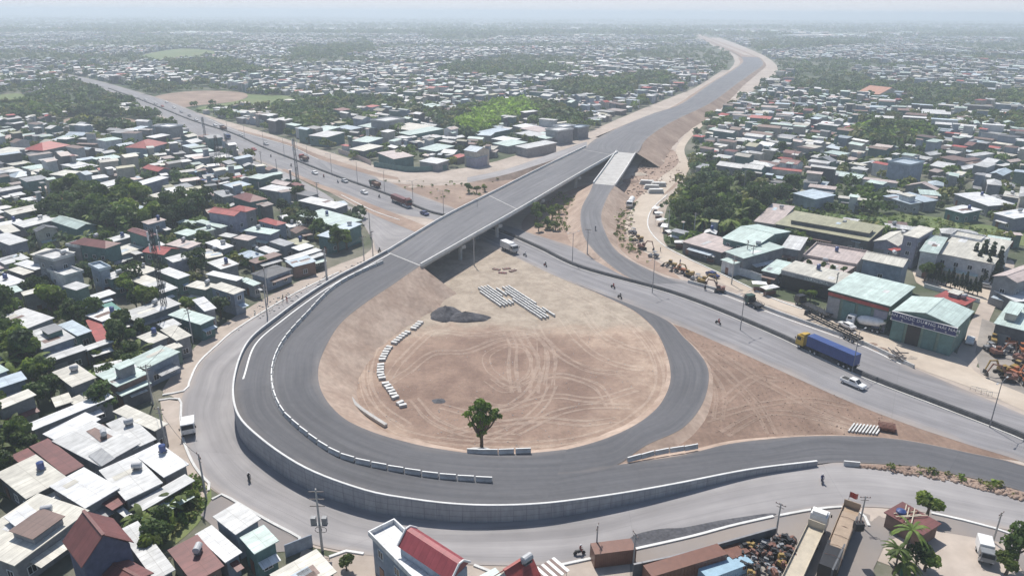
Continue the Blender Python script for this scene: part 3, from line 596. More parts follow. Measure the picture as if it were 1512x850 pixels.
def window_proto():
    f = MB()
    for c, d in (((0,0,.65),(1.3,.1,.08)), ((0,0,-.65),(1.4,.16,.08)), ((-.61,0,0),(.08,.1,1.3)), ((.61,0,0),(.08,.1,1.3)), ((0,0,0),(.06,.08,1.3))): f.box(c, d)
    WINM['frame'] = f.mesh('window_frame', 'white_paint'); WINM['pane'] = MB().box((0, .02, 0), (1.16, .05, 1.24)).mesh('window_pane', 'glass_dark')
    d = MB().box((0,0,1.1), (1.1,.1,2.2)); WINM['door'] = d.mesh('door_leaf', 'paint_brown')
    s = MB().box((0,0,1.3), (3.2,.08,2.6)); [s.box((0,-.05,.2+i*.3), (3.2,.04,.05)) for i in range(8)]; WINM['shutter'] = s.mesh('shutter', 'paint_grey')
    t = MB().tube([(-.8,0,.75),(-.7,0,.75),(.7,0,.75),(.8,0,.75)], [.25,.5,.5,.25], 12); WINM['tank'] = t.mesh('tank_drum', 'paint_silver')
    t = MB(); [t.box((x, 0, .15), (.1,.9,.3)) for x in (-.45,.45)]; [t.box((x, y, .12), (.06,.06,.3)) for x in (-.6,.6) for y in (-.35,.35)]; t.box((0,0,.04),(1.3,.8,.05)); WINM['stand'] = t.mesh('tank_stand', 'steel_grey')
    t = MB().tube([(0,0,.1),(0,0,1.3),(0,0,1.5)], [.55,.55,.2], 12); WINM['tankb'] = t.mesh('tank_drum', 'paint_blue')
window_proto()
MESHC = {}
def roof_mesh(kind, lx, ly, rise, m):
    key = (kind, round(lx, 1), round(ly, 1), round(rise, 2), m)
    if key in MESHC: return MESHC[key]
    hx, hy, t = lx/2, ly/2, .14; mb = MB()
    if kind == 'f':                         # lean-to sheet, falls towards -y
        mb.v = [(-hx,-hy,0),(hx,-hy,0),(hx,hy,rise),(-hx,hy,rise),(-hx,-hy,t),(hx,-hy,t),(hx,hy,rise+t),(-hx,hy,rise+t)]
        mb.f = [(3,2,1,0),(4,5,6,7),(0,1,5,4),(1,2,6,5),(2,3,7,6),(3,0,4,7)]
    elif kind in 'gG':
        if kind == 'G': hx, hy = hy, hx
        v = [(-hx,-hy,0),(hx,-hy,0),(hx,0,rise),(-hx,0,rise),(-hx,hy,0),(hx,hy,0)]; v += [(a, b, c+t) for a, b, c in v]
        mb.v = v; mb.f = [(6,7,8,9),(9,8,11,10),(3,2,1,0),(4,5,2,3),(0,1,7,6),(5,4,10,11),(1,2,8,7),(2,5,11,8),(3,0,6,9),(4,3,9,10)]
        if kind == 'G': mb.v = [(-b, a, c) for a, b, c in mb.v]
        # ridge cap
        q = MB().box((0,0,rise+t+.02), (2*hx+.04,.4,.07)); vv = [(-b, a, c) if kind == 'G' else (a, b, c) for a, b, c in q.v]; mb.add(vv, q.f)
    elif kind == 'h':
        k = min(hx, hy); r = (hx-k, 0) if hx >= hy else (0, hy-k)
        mb.v = [(-hx,-hy,0),(hx,-hy,0),(hx,hy,0),(-hx,hy,0),(-r[0],-r[1],rise),(r[0],r[1],rise)]
        mb.f = [(3,2,1,0)]+([(0,1,5,4),(1,2,5),(2,3,4,5),(3,0,4)] if hx >= hy else [(0,1,4),(1,2,5,4),(2,3,5),(3,0,4,5)])
    else:                                   # flat terrace with parapet
        mb.box((0,0,.05), (lx,ly,.1))
        for c, d in (((0,-hy+.1,.45),(lx,.2,.7)), ((0,hy-.1,.45),(lx,.2,.7)), ((-hx+.1,0,.45),(.2,ly-.4,.7)), ((hx-.1,0,.45),(.2,ly-.4,.7))): mb.box(c, d)
    me = mb.mesh('roof', m); MESHC[key] = me; return me
def wall_mesh(kind, lx, ly, h, rise, m):
    key = ('w', kind, round(lx, 1), round(ly, 1), round(h, 1), round(rise, 2), m)
    if key in MESHC: return MESHC[key]
    hx, hy = lx/2, ly/2; mb = MB(); b = -.3
    if kind == 'f': mb.v = [(-hx,-hy,b),(hx,-hy,b),(hx,hy,b),(-hx,hy,b),(-hx,-hy,h),(hx,-hy,h),(hx,hy,h+rise*.97),(-hx,hy,h+rise*.97)]; mb.f = [(0,1,5,4),(1,2,6,5),(2,3,7,6),(3,0,4,7),(4,5,6,7),(3,2,1,0)]
    elif kind in 'gG':
        if kind == 'G': hx, hy = hy, hx
        r = rise*.94; mb.v = [(-hx,-hy,b),(hx,-hy,b),(hx,hy,b),(-hx,hy,b),(-hx,-hy,h),(hx,-hy,h),(hx,0,h+r),(hx,hy,h),(-hx,hy,h),(-hx,0,h+r)]
        mb.f = [(0,1,5,4),(1,2,7,6,5),(2,3,8,7),(3,0,4,9,8),(4,5,6,9),(9,6,7,8),(3,2,1,0)]
        if kind == 'G': mb.v = [(-y, x, z) for x, y, z in mb.v]
    else: mb.box((0,0,(h+b)/2), (lx,ly,h-b))
    me = mb.mesh('wall', m); MESHC[key] = me; return me
LOOKW = dict(f='lean-to', g='gabled', G='gabled', h='hipped', t='terraced')
COLW = dict(white='white', pale='pale grey', cream='cream', mint='mint green', blue='pale blue', grey='mid grey', dark='charcoal', maroon='maroon', red='red', brown='rusty brown', olive='olive', pink='pinkish', teal='dark teal', orange='orange')
ROADSIDE = []
def house(cx, cy, lx, ly, ang, h, kind='f', col='pale', wall='grey', rise=None, name='house', label=None, cat_='house', detail=1, over=.4, group='houses of the district', mark=True):
    if rise is None: rise = {'f': .05*ly, 'g': .17*ly, 'G': .17*lx, 'h': .22*min(lx, ly), 't': 0}[kind]
    o = thing(name, label or '', cat_, (cx, cy, 0), ang, group)
    if not label: AUTO.append((o, f"{'large ' if lx*ly > 260 else 'small ' if lx*ly < 60 else ''}{COLW[col]} {LOOKW[kind]} {'house' if name == 'house' else name.replace('_', ' ')}", cx, cy))
    wx, wy = lx-2*over, ly-2*over
    wl_ = link('wall', wall_mesh(kind, wx, wy, h, rise, 'wall_'+wall), o)
    r = link('roof', roof_mesh(kind, lx, ly, rise, 'roof_'+col), o); r.location = (0, 0, h)
    if detail:
        n = 0; rs = random.Random(int(cx*13+cy*7))
        for sx, sy, L, dpt in ((0,-1,wx,wy/2), (0,1,wx,wy/2), (-1,0,wy,wx/2), (1,0,wy,wx/2)):
            wa = ang+math.atan2(sy, sx); nx, ny = math.cos(wa), math.sin(wa)
            px_, py_ = cx+nx*dpt, cy+ny*dpt
            if nx*(-px_)+ny*(-py_) < .25*math.hypot(px_, py_): continue
            fl = max(1, int(h/3.0)); k = max(1, int(L/3.4)); lr = math.atan2(sy, sx)+math.pi/2
            for f in range(fl):
                for i in range(k):
                    if n > 9*detail: break
                    s = (i+.5)/k*L-L/2; z = f*3.0+1.6
                    if z > h-.9: continue
                    q = rs.random()
                    if f == 0 and i == 0 and not n:
                        w = link('door', WINM['shutter' if L > 5 and q < .5 else 'door'], o); z = 0
                        if L < 3.6: w.data = WINM['door']
                    elif q < .72:
                        w = link('window', WINM['frame'], o); p = link('pane', WINM['pane'], w)
                    else: continue
                    t = (-ny, nx); lp = (nx*math.cos(ang)+ny*math.sin(ang), -nx*math.sin(ang)+ny*math.cos(ang))
                    w.location = (lp[0]*(dpt+.03)-lp[1]*s, lp[1]*(dpt+.03)+lp[0]*s, z); w.rotation_euler = (0, 0, lr); n += 1
        # lean-to awning over the side that faces the street
        if rq_aw(cx, cy) and h > 2.9:
            ra = random.Random(int(cx*5+cy*11)); best = max(((0,-1,wx,wy/2),(0,1,wx,wy/2),(-1,0,wy,wx/2),(1,0,wy,wx/2)), key=lambda s_: -(math.cos(ang+math.atan2(s_[1],s_[0]))*cx+math.sin(ang+math.atan2(s_[1],s_[0]))*cy)*ra.uniform(.6,1))
            nx_, ny_, L_, dp_ = best; aw = min(L_*ra.uniform(.5,1), 9); dep = ra.uniform(1.2, 2.6); mb = MB(); mb.v = [(-aw/2,0,.35),(aw/2,0,.35),(aw/2,-dep,0),(-aw/2,-dep,0)]; mb.v += [(a_,b_,c_-.06) for a_,b_,c_ in mb.v]; mb.f = [(3,2,1,0),(4,5,6,7),(2,3,7,6),(0,4,7,3),(1,2,6,5)]
            q = link('awning', mb.mesh('awning', 'roof_'+ra.choice(('pale','white','mint','brown','grey','blue','cream','maroon'))), o); q.location = (nx_*dp_, ny_*dp_, min(h-.6, 2.6)); q.rotation_euler = (0,0,math.atan2(ny_,nx_)+math.pi/2)
        if rs.random() < .45 and lx > 4 and ly > 4:
            t = link('water_tank', WINM['tank' if rs.random() < .7 else 'tankb'], o); t.location = (lx*rs.uniform(-.25,.25), ly*rs.uniform(.1,.3), h+rise*(.8 if kind != 'f' else .9)+.1+.2); t.rotation_euler = (0,0,rs.uniform(0,3))
            s_ = link('stand', WINM['stand'], t)
    if detail:
        rq = random.Random(int(cx*7+cy*3))
        if not label and kind == 'f' and lx > 7 and ly > 6 and lx*ly < 230 and rq.random() < .25:
            ax_, ay_, ah = lx*rq.uniform(.25,.42), ly*rq.uniform(.35,.55), rq.uniform(1.0,2.4); mb = MB().box((0,0,ah/2), (ax_, ay_, ah)); q = link('upper_room', mb.mesh('upper_room', 'wall_'+rq.choice(('grey','white','cream','teal'))), o); q.location = (rq.uniform(-.22,.22)*lx, rq.uniform(-.1,.18)*ly, h+rise*.5)
            mb = MB(); mb.v = [(sx*(ax_/2+.3), sy*(ay_/2+.3), ah+.03+(sy+1)*.12+t_) for t_ in (0,.1) for sx, sy in ((-1,-1),(1,-1),(1,1),(-1,1))]; mb.f = [(3,2,1,0),(4,5,6,7),(0,1,5,4),(1,2,6,5),(2,3,7,6),(3,0,4,7)]
            link('upper_roof', mb.mesh('upper_roof', 'roof_'+rq.choice(('white','pale','cream','mint','grey','brown'))), q)
        for _ in range(rq.choice((0,1,1,2,3))):
            if kind == 't' or lx < 5 or ly < 5: break
            sxn, syn = rq.uniform(1.0, 2.2), rq.uniform(2.0, 4.5); x_, y_ = rq.uniform(-.3,.3)*lx, rq.uniform(-.28,.28)*ly
            sl = rise/ly if kind == 'f' else None
            if sl is None: continue
            z_ = rise*(y_/ly+.5)+.17; mb = MB(); mb.v = [(x_+a*sxn/2, y_+b*syn/2, z_+sl*b*syn/2) for a, b in ((-1,-1),(1,-1),(1,1),(-1,1))]; mb.f = [(0,1,2,3)]
            q = link('patch_sheet', mb.mesh('patch_sheet', 'roof_'+rq.choice(('white','pale','cream','grey','brown','blue'))), r)
    if mark: raster(rect(cx, cy, lx, ly, ang, .3 if detail else .6), OCC)
    return o
def hq(A, B, C, h, kind='f', col='pale', wall='grey', **kw):
    """a house from three corners of its roof: left, near, right, seen at the height of the eaves"""
    a, b, c = P(*A, h), P(*B, h), P(*C, h); u = b-a; w = c-b; lu, lw = u.length, w.length; u.normalize(); w.normalize()
    d = u.dot(w)                            # square it up, turning both sides by half of what is missing
    an = math.asin(max(-.9, min(.9, d)))/2; ua, wa = math.atan2(u.y, u.x), math.atan2(w.y, w.x); s = 1 if math.sin(wa-ua) > 0 else -1
    ua += -an*s if False else (math.atan2(math.sin(wa-s*math.pi/2-ua), math.cos(wa-s*math.pi/2-ua)))/2
    ctr = (a+c)/2
    lu = min(max(lu, 2.5), 90); lw = min(max(lw, 2.5), 90)
    # x along A->B, y along B->C (s=+1) so that the low side of a lean-to faces the camera for s=-1 as well
    return house(ctr.x, ctr.y, lu, lw, ua, h, kind, col, wall, **kw)
HQ = [
 # bottom left block
 ((-34,800),(19,847),(112,763),5,'f','cream','grey'), ((4,764),(25,777),(62,760),6.6,'f','white','blue'), ((2,698),(33,742),(92,710),5,'f','cream','dark'),
 ((82,716),(121,756),(169,725),5.6,'f','white','grey'), ((140,696),(190,736),(247,714),5.5,'f','pale','grey'), ((201,671),(240,707),(277,688),5.6,'f','white','grey'),
 ((194,746),(208,757),(288,713),4.4,'f','pale','brick'), ((154,738),(166,755),(181,744),4.4,'f','maroon','dark'), ((43,660),(96,702),(125,689),5,'f','maroon','dark'), ((16,673),(34,689),(60,678),4.5,'f','maroon','dark'),
 ((87,649),(142,694),(198,660),5.5,'f','pale','grey'), ((66,641),(86,654),(147,622),5.1,'f','white','grey'), ((172,606),(224,640),(243,629),5.5,'f','cream','grey'), ((152,627),(200,662),(236,649),5.2,'f','pale','grey'),
 ((35,625),(48,633),(173,593),4.6,'f','white','grey'), ((-20,597),(-2,604),(59,586),6.5,'f','cream','grey'), ((74,588),(83,601),(110,594),4,'f','cream','dark'), ((100,591),(110,599),(128,591),4,'f','cream','dark'),
 ((82,549),(103,574),(138,560),6,'f','cream','grey'), ((144,553),(171,573),(217,554),6,'f','mint','brick'), ((176,582),(179,586),(219,566),3.6,'f','mint','dark'), ((195,534),(214,549),(257,523),5.6,'f','mint','blue'),
 ((200,498),(224,508),(251,499),6,'f','cream','grey'), ((240,487),(258,505),(280,497),6,'f','cream','grey'), ((228,516),(238,522),(272,513),5,'f','cream','green'), ((228,479),(246,486),(272,480),5,'f','pale','grey'),
 ((33,494),(60,517),(110,501),5.5,'f','pale','blue'), ((9,468),(30,491),(66,474),5.6,'f','pale','grey'), ((86,480),(114,497),(136,490),4.5,'f','blue','teal'), ((122,474),(148,506),(168,502),4,'f','red','brick'),
 ((128,466),(150,476),(182,464),5,'f','white','blue'), ((152,479),(156,485),(206,470),4.2,'f','blue','dark'), ((178,463),(198,474),(268,452),5.2,'f','pale','grey'), ((147,451),(170,461),(184,458),4,'f','teal','green'),
 ((64,529),(70,537),(128,518),4.6,'f','pale','dark'), ((121,514),(126,520),(167,506),4.6,'f','pale','dark'), ((-22,565),(-12,577),(42,562),6,'f','blue','blue'), ((-30,540),(-10,556),(12,548),6,'f','mint','blue'),
 ((-15,432),(-8,441),(33,431),7,'f','mint','grey'), ((32,432),(34,438),(71,429),7,'f','cream','grey'), ((94,423),(112,430),(132,423),8,'f','pale','green'), ((122,440),(132,446),(172,435),4,'f','white','dark'),
 ((60,378),(76,388),(103,378),10,'t','pale','grey'), ((76,400),(92,412),(118,403),7,'t','pale','white'), ((51,375),(85,384),(105,375),8,'f','cream','grey'), ((16,398),(31,408),(46,403),6,'f','cream','dark'), ((26,389),(48,401),(66,395),6.2,'f','white','dark'),
 ((-15,415),(-5,430),(28,418),6,'f','white','grey'), ((-12,350),(10,364),(37,357),6,'f','pale','purple'), ((-5,335),(8,346),(30,342),6,'f','cream','purple'), ((12,312),(16,320),(82,306),6,'f','cream','grey'), ((30,330),(33,339),(80,325),5.6,'f','pale','grey'),
 ((77,326),(111,340),(140,333),6,'g','mint','teal'), ((120,356),(147,371),(162,362),8,'h','maroon','teal'), ((106,362),(116,368),(126,362),7,'t','pale','grey'), ((188,341),(221,352),(237,348),8.5,'g','maroon','teal'), ((160,354),(164,360),(190,351),5,'f','pale','grey'),
 ((193,303),(234,322),(246,318),6,'f','blue','grey'), ((165,372),(174,381),(203,368),5,'f','cream','grey'), ((226,370),(240,380),(250,370),7.5,'g','red','green'), ((254,360),(274,370),(288,362),7,'f','pink','grey'), ((246,381),(254,389),(277,383),7,'f','pale','purple'),
 ((182,396),(212,406),(233,399),5.5,'f','cream','grey'), ((191,414),(222,425),(246,418),5.5,'f','cream','grey'), ((202,428),(226,437),(266,427),5,'f','pale','teal'), ((236,400),(260,414),(277,408),6,'f','pale','green'),
 ((128,393),(148,400),(167,396),8,'t','blue','blue'), ((152,408),(164,414),(188,405),7,'f','pale','teal'), ((260,344),(276,350),(293,344),5,'f','mint','green'), ((150,282),(160,288),(188,279),5,'f','cream','grey'), ((152,296),(166,303),(188,298),5,'f','cream','dark'),
 ((222,289),(244,296),(268,289),6,'f','cream','grey'), ((212,300),(224,304),(242,299),5,'f','pale','grey'), ((277,288),(292,293),(304,288),6,'f','pale','blue'), ((252,305),(272,311),(296,306),5,'f','cream','grey'),
 ((314,423),(342,437),(358,430),7.5,'f','cream','blue'), ((277,444),(308,458),(327,455),6.5,'f','white','grey'), ((253,464),(293,482),(313,472),5.5,'f','mint','teal'), ((278,422),(302,430),(316,422),6.5,'f','cream','green'), ((308,404),(346,417),(356,412),5.5,'f','white','grey'),
 ((358,413),(371,424),(380,420),4.6,'f','mint','grey'), ((367,404),(394,410),(434,397),5,'h','dark','blue'), ((418,385),(434,394),(470,388),4.6,'f','blue','brick'), ((420,382),(428,386),(474,372),4.7,'f','pale','dark'), ((448,381),(456,385),(480,377),4.4,'f','pale','dark'),
 ((430,366),(442,371),(464,365),5,'f','white','dark'), ((375,386),(380,392),(408,378),4,'f','brown','dark'), ((302,388),(328,397),(357,391),5.5,'f','pale','grey'), ((296,370),(302,383),(330,379),4,'f','cream','grey'), ((300,359),(330,368),(348,364),6,'f','white','grey'),
 ((469,348),(488,352),(534,334),7,'f','blue','teal'), ((448,318),(496,338),(528,328),5.6,'f','mint','grey'), ((445,296),(492,310),(510,304),7,'f','pale','grey'), ((318,312),(342,322),(354,315),8.5,'g','red','purple'), ((346,308),(360,315),(370,309),8,'h','red','grey'), ((388,325),(404,335),(416,330),7.5,'h','red','blue'),
 ((364,340),(398,348),(410,342),6.8,'f','mint','purple'), ((290,327),(324,338),(334,335),6.5,'f','mint','grey'), ((324,348),(340,352),(350,348),5,'f','pale','grey'), ((344,352),(366,356),(380,351),6,'f','pink','grey'), ((262,328),(280,333),(292,329),5,'f','mint','teal'),
 ((330,273),(345,279),(370,274),7,'f','blue','grey'), ((348,290),(366,300),(390,294),8,'h','maroon','teal'), ((358,300),(382,310),(396,306),7,'f','grey','grey'), ((392,278),(412,286),(424,280),7,'f','pale','grey'), ((404,270),(420,276),(433,272),6,'g','pink','brick'), ((438,286),(456,291),(470,287),6.5,'f','dark','grey'),
 ((368,262),(384,266),(398,261),6,'f','mint','teal'), ((48,220),(66,224),(90,215),6,'h','red','grey'), ((215,248),(230,255),(248,251),6,'g','red','pink' if False else 'purple'), ((145,287),(160,290),(247,267),5,'f','white','purple'), ((74,300),(92,306),(112,298),6,'g','red','grey'), ((208,216),(222,221),(226,213),7,'h','red','blue'),
 ((141,272),(158,276),(190,270),5,'f','pale','grey'), ((82,257),(98,262),(114,256),6,'f','cream','grey'), ((236,187),(250,190),(262,186),9,'t','white','grey'), ((0,225),(10,232),(26,224),5,'f','cream','brick'),
 # lower edge
 ((314,763),(348,790),(386,768),6,'f','pale','blue'), ((353,794),(376,818),(413,800),6,'f','mint','teal'), ((286,790),(334,830),(360,816),4.6,'f','white','blue'), ((241,814),(290,857),(338,836),4.6,'f','maroon','brick'), ((182,781),(222,862),(252,845),5,'f','pale','dark'), ((394,848),(428,882),(502,848),5,'f','cream','grey'),
 ((680,862),(704,886),(756,866),5,'f','mint','grey'),
 # industrial row on the far side of the highway
 ((1084,374),(1104,386),(1144,367),7,'f','mint','grey'), ((1156,366),(1184,371),(1190,354),6.5,'f','pale','grey'),
 ((1298,357),(1332,366),(1341,349),6,'G','cream','purple'), ((1340,348),(1362,354),(1372,340),10,'f','cream','purple'), ((1358,371),(1386,376),(1398,355),8,'f','mint','white'), ((1404,349),(1448,358),(1454,351),8,'t','white','purple'), ((1455,356),(1490,362),(1492,354),7,'f','mint','grey'),
 ((1182,379),(1262,392),(1284,373),4.5,'t','pink','grey'), ((1176,396),(1238,414),(1262,394),4.6,'f','pink','brick'), ((1128,400),(1153,407),(1168,391),5,'f','mint','dark'), ((1380,438),(1425,452),(1440,444),4,'f','red','brick'),
 ((1470,478),(1532,494),(1546,462),6,'f','mint','dark'), ((1488,412),(1520,424),(1540,392),8,'G','pink','grey'), ((1008,357),(1066,374),(1097,362),5,'f','pink','dark'), ((1068,384),(1084,392),(1100,385),5,'f','mint','white'), ((1488,434),(1500,450),(1530,440),5,'f','white','dark'),
 ((1271,383),(1333,395),(1346,385),8.5,'g','cream','blue'), ((1110,327),(1146,332),(1176,310),5.6,'f','pink','grey'), ((1250,353),(1270,360),(1282,354),5,'f','blue','grey'),
 ((1312,290),(1340,303),(1352,300),5,'f','blue','grey'), ((1330,287),(1362,300),(1378,297),5,'f','blue','grey'), ((1176,286),(1204,296),(1228,290),6,'f','blue','blue'), ((1425,288),(1452,306),(1480,302),5.5,'f','white','grey'), ((1402,309),(1424,317),(1442,311),5,'f','white','teal'), ((1314,240),(1346,246),(1362,240),10,'t','blue','blue'),
 ((1474,316),(1500,325),(1530,318),6,'f','white','purple'), ((1318,370),(1320,372),(1326,368),5,'f','red','grey'),
 # beyond the highway, left of the overpass
 ((550,226),(586,234),(619,232),6.5,'f','pink','teal'), ((582,188),(610,195),(634,189),6,'f','cream','green'), ((602,197),(608,202),(640,193),6,'f','mint','teal'), ((690,222),(704,226),(718,221),8,'g','blue','cream'), ((688,232),(704,235),(720,231),6,'f','blue','purple'), ((622,238),(645,243),(660,238),5,'f','pale','grey'), ((527,208),(545,212),(558,206),6,'f','mint','blue'),
 ((617,220),(644,224),(672,218),5,'f','mint','grey'), ((775,217),(782,222),(808,213),6,'f','pale','grey'), ((561,178),(572,182),(584,176),9,'t','pale','grey'), ((543,186),(552,191),(562,186),6,'f','mint','grey'), ((816,192),(826,196),(836,191),8,'t','pale','grey'), ((824,187),(834,190),(842,186),8,'t','white','grey'), ((848,188),(856,191),(860,187),7,'t','blue','grey'),
 ((462,200),(484,204),(503,198),7,'f','pale','teal'), ((466,192),(478,196),(492,190),6,'f','mint','grey'), ((527,220),(538,225),(555,218),5,'f','cream','grey'), ((500,188),(516,193),(530,190),5,'f','blue','grey'), ((715,195),(724,199),(744,193),5,'f','blue','teal'), ((735,205),(750,211),(760,207),5,'f','white','grey'), ((738,212),(750,218),(768,212),5,'f','mint','grey'),
 ((765,186),(778,192),(792,189),5,'f','white','grey'), ((780,190),(794,197),(806,193),5,'f','pink','grey'), ((772,197),(786,204),(798,200),5,'f','pale','grey'), ((790,200),(804,207),(818,202),5,'f','mint','grey'), ((1280,137),(1302,141),(1318,137),5,'g','orange','cream'),
]
HLIST = []
for e in HQ:
    py = e[1][1]; e = list(e); e[3] = e[3] if e[4] == 't' or e[3] > 7.9 else max(3.3, e[3]*.8); HLIST.append(hq(*e, detail=1 if py > 300 else 0))
def patch(o, A, B, C, h, m, name='patch_sheet'):
    a, b, c = P(*A, h), P(*B, h), P(*C, h); mb = MB(); mb.v = [tuple(a), tuple(b), tuple(c), tuple(a+c-b)]; mb.f = [(0,1,2,3)]; q = mb.build(name, m, o); bpy.context.view_layer.update(); q.matrix_parent_inverse = o.matrix_world.inverted(); return q
patch(HLIST[10], (127,636), (148,652), (173,641), 4.85, 'roof_brown'); patch(HLIST[10], (130,672), (150,688), (170,676), 4.72, 'roof_grey')
# --- the named large ones
def special():
    global LAND
    # dark red cross-gabled house at the bottom
    o = hq((91,800),(121,838),(199,801), 8.5, 'g', 'maroon', 'navy', rise=3.2, label='tall dark red gabled house with shaded slate blue walls and cream edging', detail=1)
    a, b = P(91,800,8.5), P(121,838,8.5); L = (b-a).length
    for s in (-1, 1):
        pass
    o = hq((164,846),(186,880),(214,850), 6, 'g', 'maroon', 'navy', label='low maroon lean-to porch in front of the tall dark red gabled house', name='porch')
    # maroon mansard building by the ring road
    o = hq((545,790),(622,872),(662,848), 6.5, 't', 'white', 'blue', label='pale blue rendered building with a roof terrace under the maroon mansard', name='building', cat_='building')
    A, B, C = P(587,806,8), P(664,858,8), P(694,836,8); u = B-A; w = C-B; ln, wd = u.length, w.length; an = math.atan2(u.y, u.x); c = (A+C)/2
    o = thing('building', 'blue walled building with a ribbed maroon mansard roof beside the ring road', 'building', (c.x, c.y, 0), an)
    link('wall', MB().box((0,0,4), (ln-.5, wd-.4, 8)).mesh('wall', 'wall_blue'), o)
    h = wd/2; pr = [(-h,0),(-h*.12,1.75),(h*.3,1.8),(h,.7)]; mb = MB(); n = len(pr)
    for x in (-ln/2, ln/2): mb.v += [(x, y, 8+z) for y, z in pr]
    mb.f = [(i, i+n, i+n+1, i+1) for i in range(n-1)]+[tuple(range(n)), tuple(range(2*n-1, n-1, -1)), (0, n-1, 2*n-1, n)]; o.location.z = 0
    r = link('roof', mb.mesh('roof', 'roof_crimson'), o)
    for x in (-ln/2-.1, ln/2+.1):
        t = MB()
        for i in range(n-1): t.tube([(x, pr[i][0], 8+pr[i][1]+.1), (x, pr[i+1][0], 8+pr[i+1][1]+.1)], .16, 6)
        link('gable_trim', t.mesh('gable_trim', 'white_paint'), o)
    for i in range(5):
        w_ = link('window', WINM['frame'], o); w_.location = (-ln/2+2+i*3, -wd/2+.12, 5.2); link('pane', WINM['pane'], w_)
    for i in range(2):
        w_ = link('window', WINM['frame'], o); w_.location = (ln/2-.2, -1.2+i*2.4, 5.6); w_.rotation_euler = (0,0,math.pi/2); link('pane', WINM['pane'], w_)
    raster(rect(c.x, c.y, ln, wd, an, 1), OCC)
    # bright red roof with white gable
    A, C, D = P(730,852,7), P(800,852,7), P(768,826,7)
    o = hq((728,851),(760,878),(800,852), 7, 'G', 'red', 'white', rise=2.4, label='bright red gabled roof with white trim at the lower edge of the ring road')
    # striped awning
    st = P(812,838,3); o = thing('striped_awning', 'brown and white striped awning beside the bright red gabled roof', 'awning', (st.x, st.y, 0), R(38)); o.scale = (.62, .6, .8)
    for i in range(9): link('awning_strip', MB().box((i*.8-3.2, 0, 3+.02*i), (.8, 5.5, .1)).mesh('awning_strip', 'roof_brown' if i % 2 else 'white_paint'), o)
    for x in (-3, 3):
        for y in (-2.4, 2.4): link('post', MB().tube([(x, y, 0), (x, y, 2.95)], .06, 6).mesh('post', 'steel_grey'), o)
    # mint barns and warehouses
    hq((1069,352),(1119,365),(1165,342), 6.5, 'g', 'mint', 'teal', label='wide mint gabled barn beside the grove of trees', name='barn', cat_='barn', rise=1.6)
    hq((1142,331),(1282,356),(1308,338), 5, 'f', 'olive', 'dark', label='very long olive roofed shed, lower of two stepped roofs', name='shed', cat_='shed')
    hq((1166,325),(1284,345),(1292,338), 6.6, 'f', 'olive', 'dark', label='narrow olive roof raised above the very long olive shed', name='shed', cat_='shed')
    hq((1386,374),(1472,392),(1490,362), 7, 'f', 'cream', 'white', label='big cream flat roofed factory behind dark conifers', name='factory', cat_='factory')
    o = hq((1228,428),(1318,455),(1345,428), 7.5, 'f', 'mint', 'green', label='mint roofed warehouse with dull green doors and a red fascia', name='warehouse', cat_='warehouse')
    kid_front(o, red=True)
    o = hq((1318,459),(1414,484),(1439,460), 7.5, 'G', 'mint', 'green', rise=1.5, label='mint and white gabled warehouse with a dark blue signboard', name='warehouse', cat_='warehouse')
    kid_front(o, sign=True)
    o = hq((1156,398),(1240,421),(1256,408), 5.5, 'f', 'cream', 'dark', label='open fronted workshop with a cream roof and grey lettering', name='workshop', cat_='workshop')
    kid_front(o, shop=True)
def dims(o):
    r = [c for c in COL.objects if c.parent is o and c.name.startswith('roof')][0]; xs = [v.co.x for v in r.data.vertices]; ys = [v.co.y for v in r.data.vertices]
    return max(xs), max(ys)
def front(o):
    """local side of a house that faces the highway: returns offset distance, half length, rotation"""
    hx, hy = dims(o); best = None
    for ax, (nx, ny) in ((0,(1,0)),(0,(-1,0)),(1,(0,1)),(1,(0,-1))):
        a = o.rotation_euler.z; wx, wy = nx*math.cos(a)-ny*math.sin(a), nx*math.sin(a)+ny*math.cos(a)
        s = wx*-.55+wy*-.83
        if best is None or s > best[0]: best = (s, hx if ax == 0 else hy, hy if ax == 0 else hx, math.atan2(ny, nx)+math.pi/2)
    return best[1:]
def text(body, size, m, o, loc, rot, name):
    cu = bpy.data.curves.new(name, 'FONT'); cu.body = body; cu.size = size; cu.extrude = .03; cu.align_x = 'CENTER'; cu.align_y = 'CENTER'; cu.space_character = 1.1
    t = bpy.data.objects.new(name, cu); COL.objects.link(t); bpy.context.view_layer.update()
    me = bpy.data.meshes.new_from_object(t.evaluated_get(bpy.context.evaluated_depsgraph_get())); bpy.data.objects.remove(t)
    me.materials.clear(); me.materials.append(MATS[m]); q = link(name, me, o); q.location = loc; q.rotation_euler = rot; return q
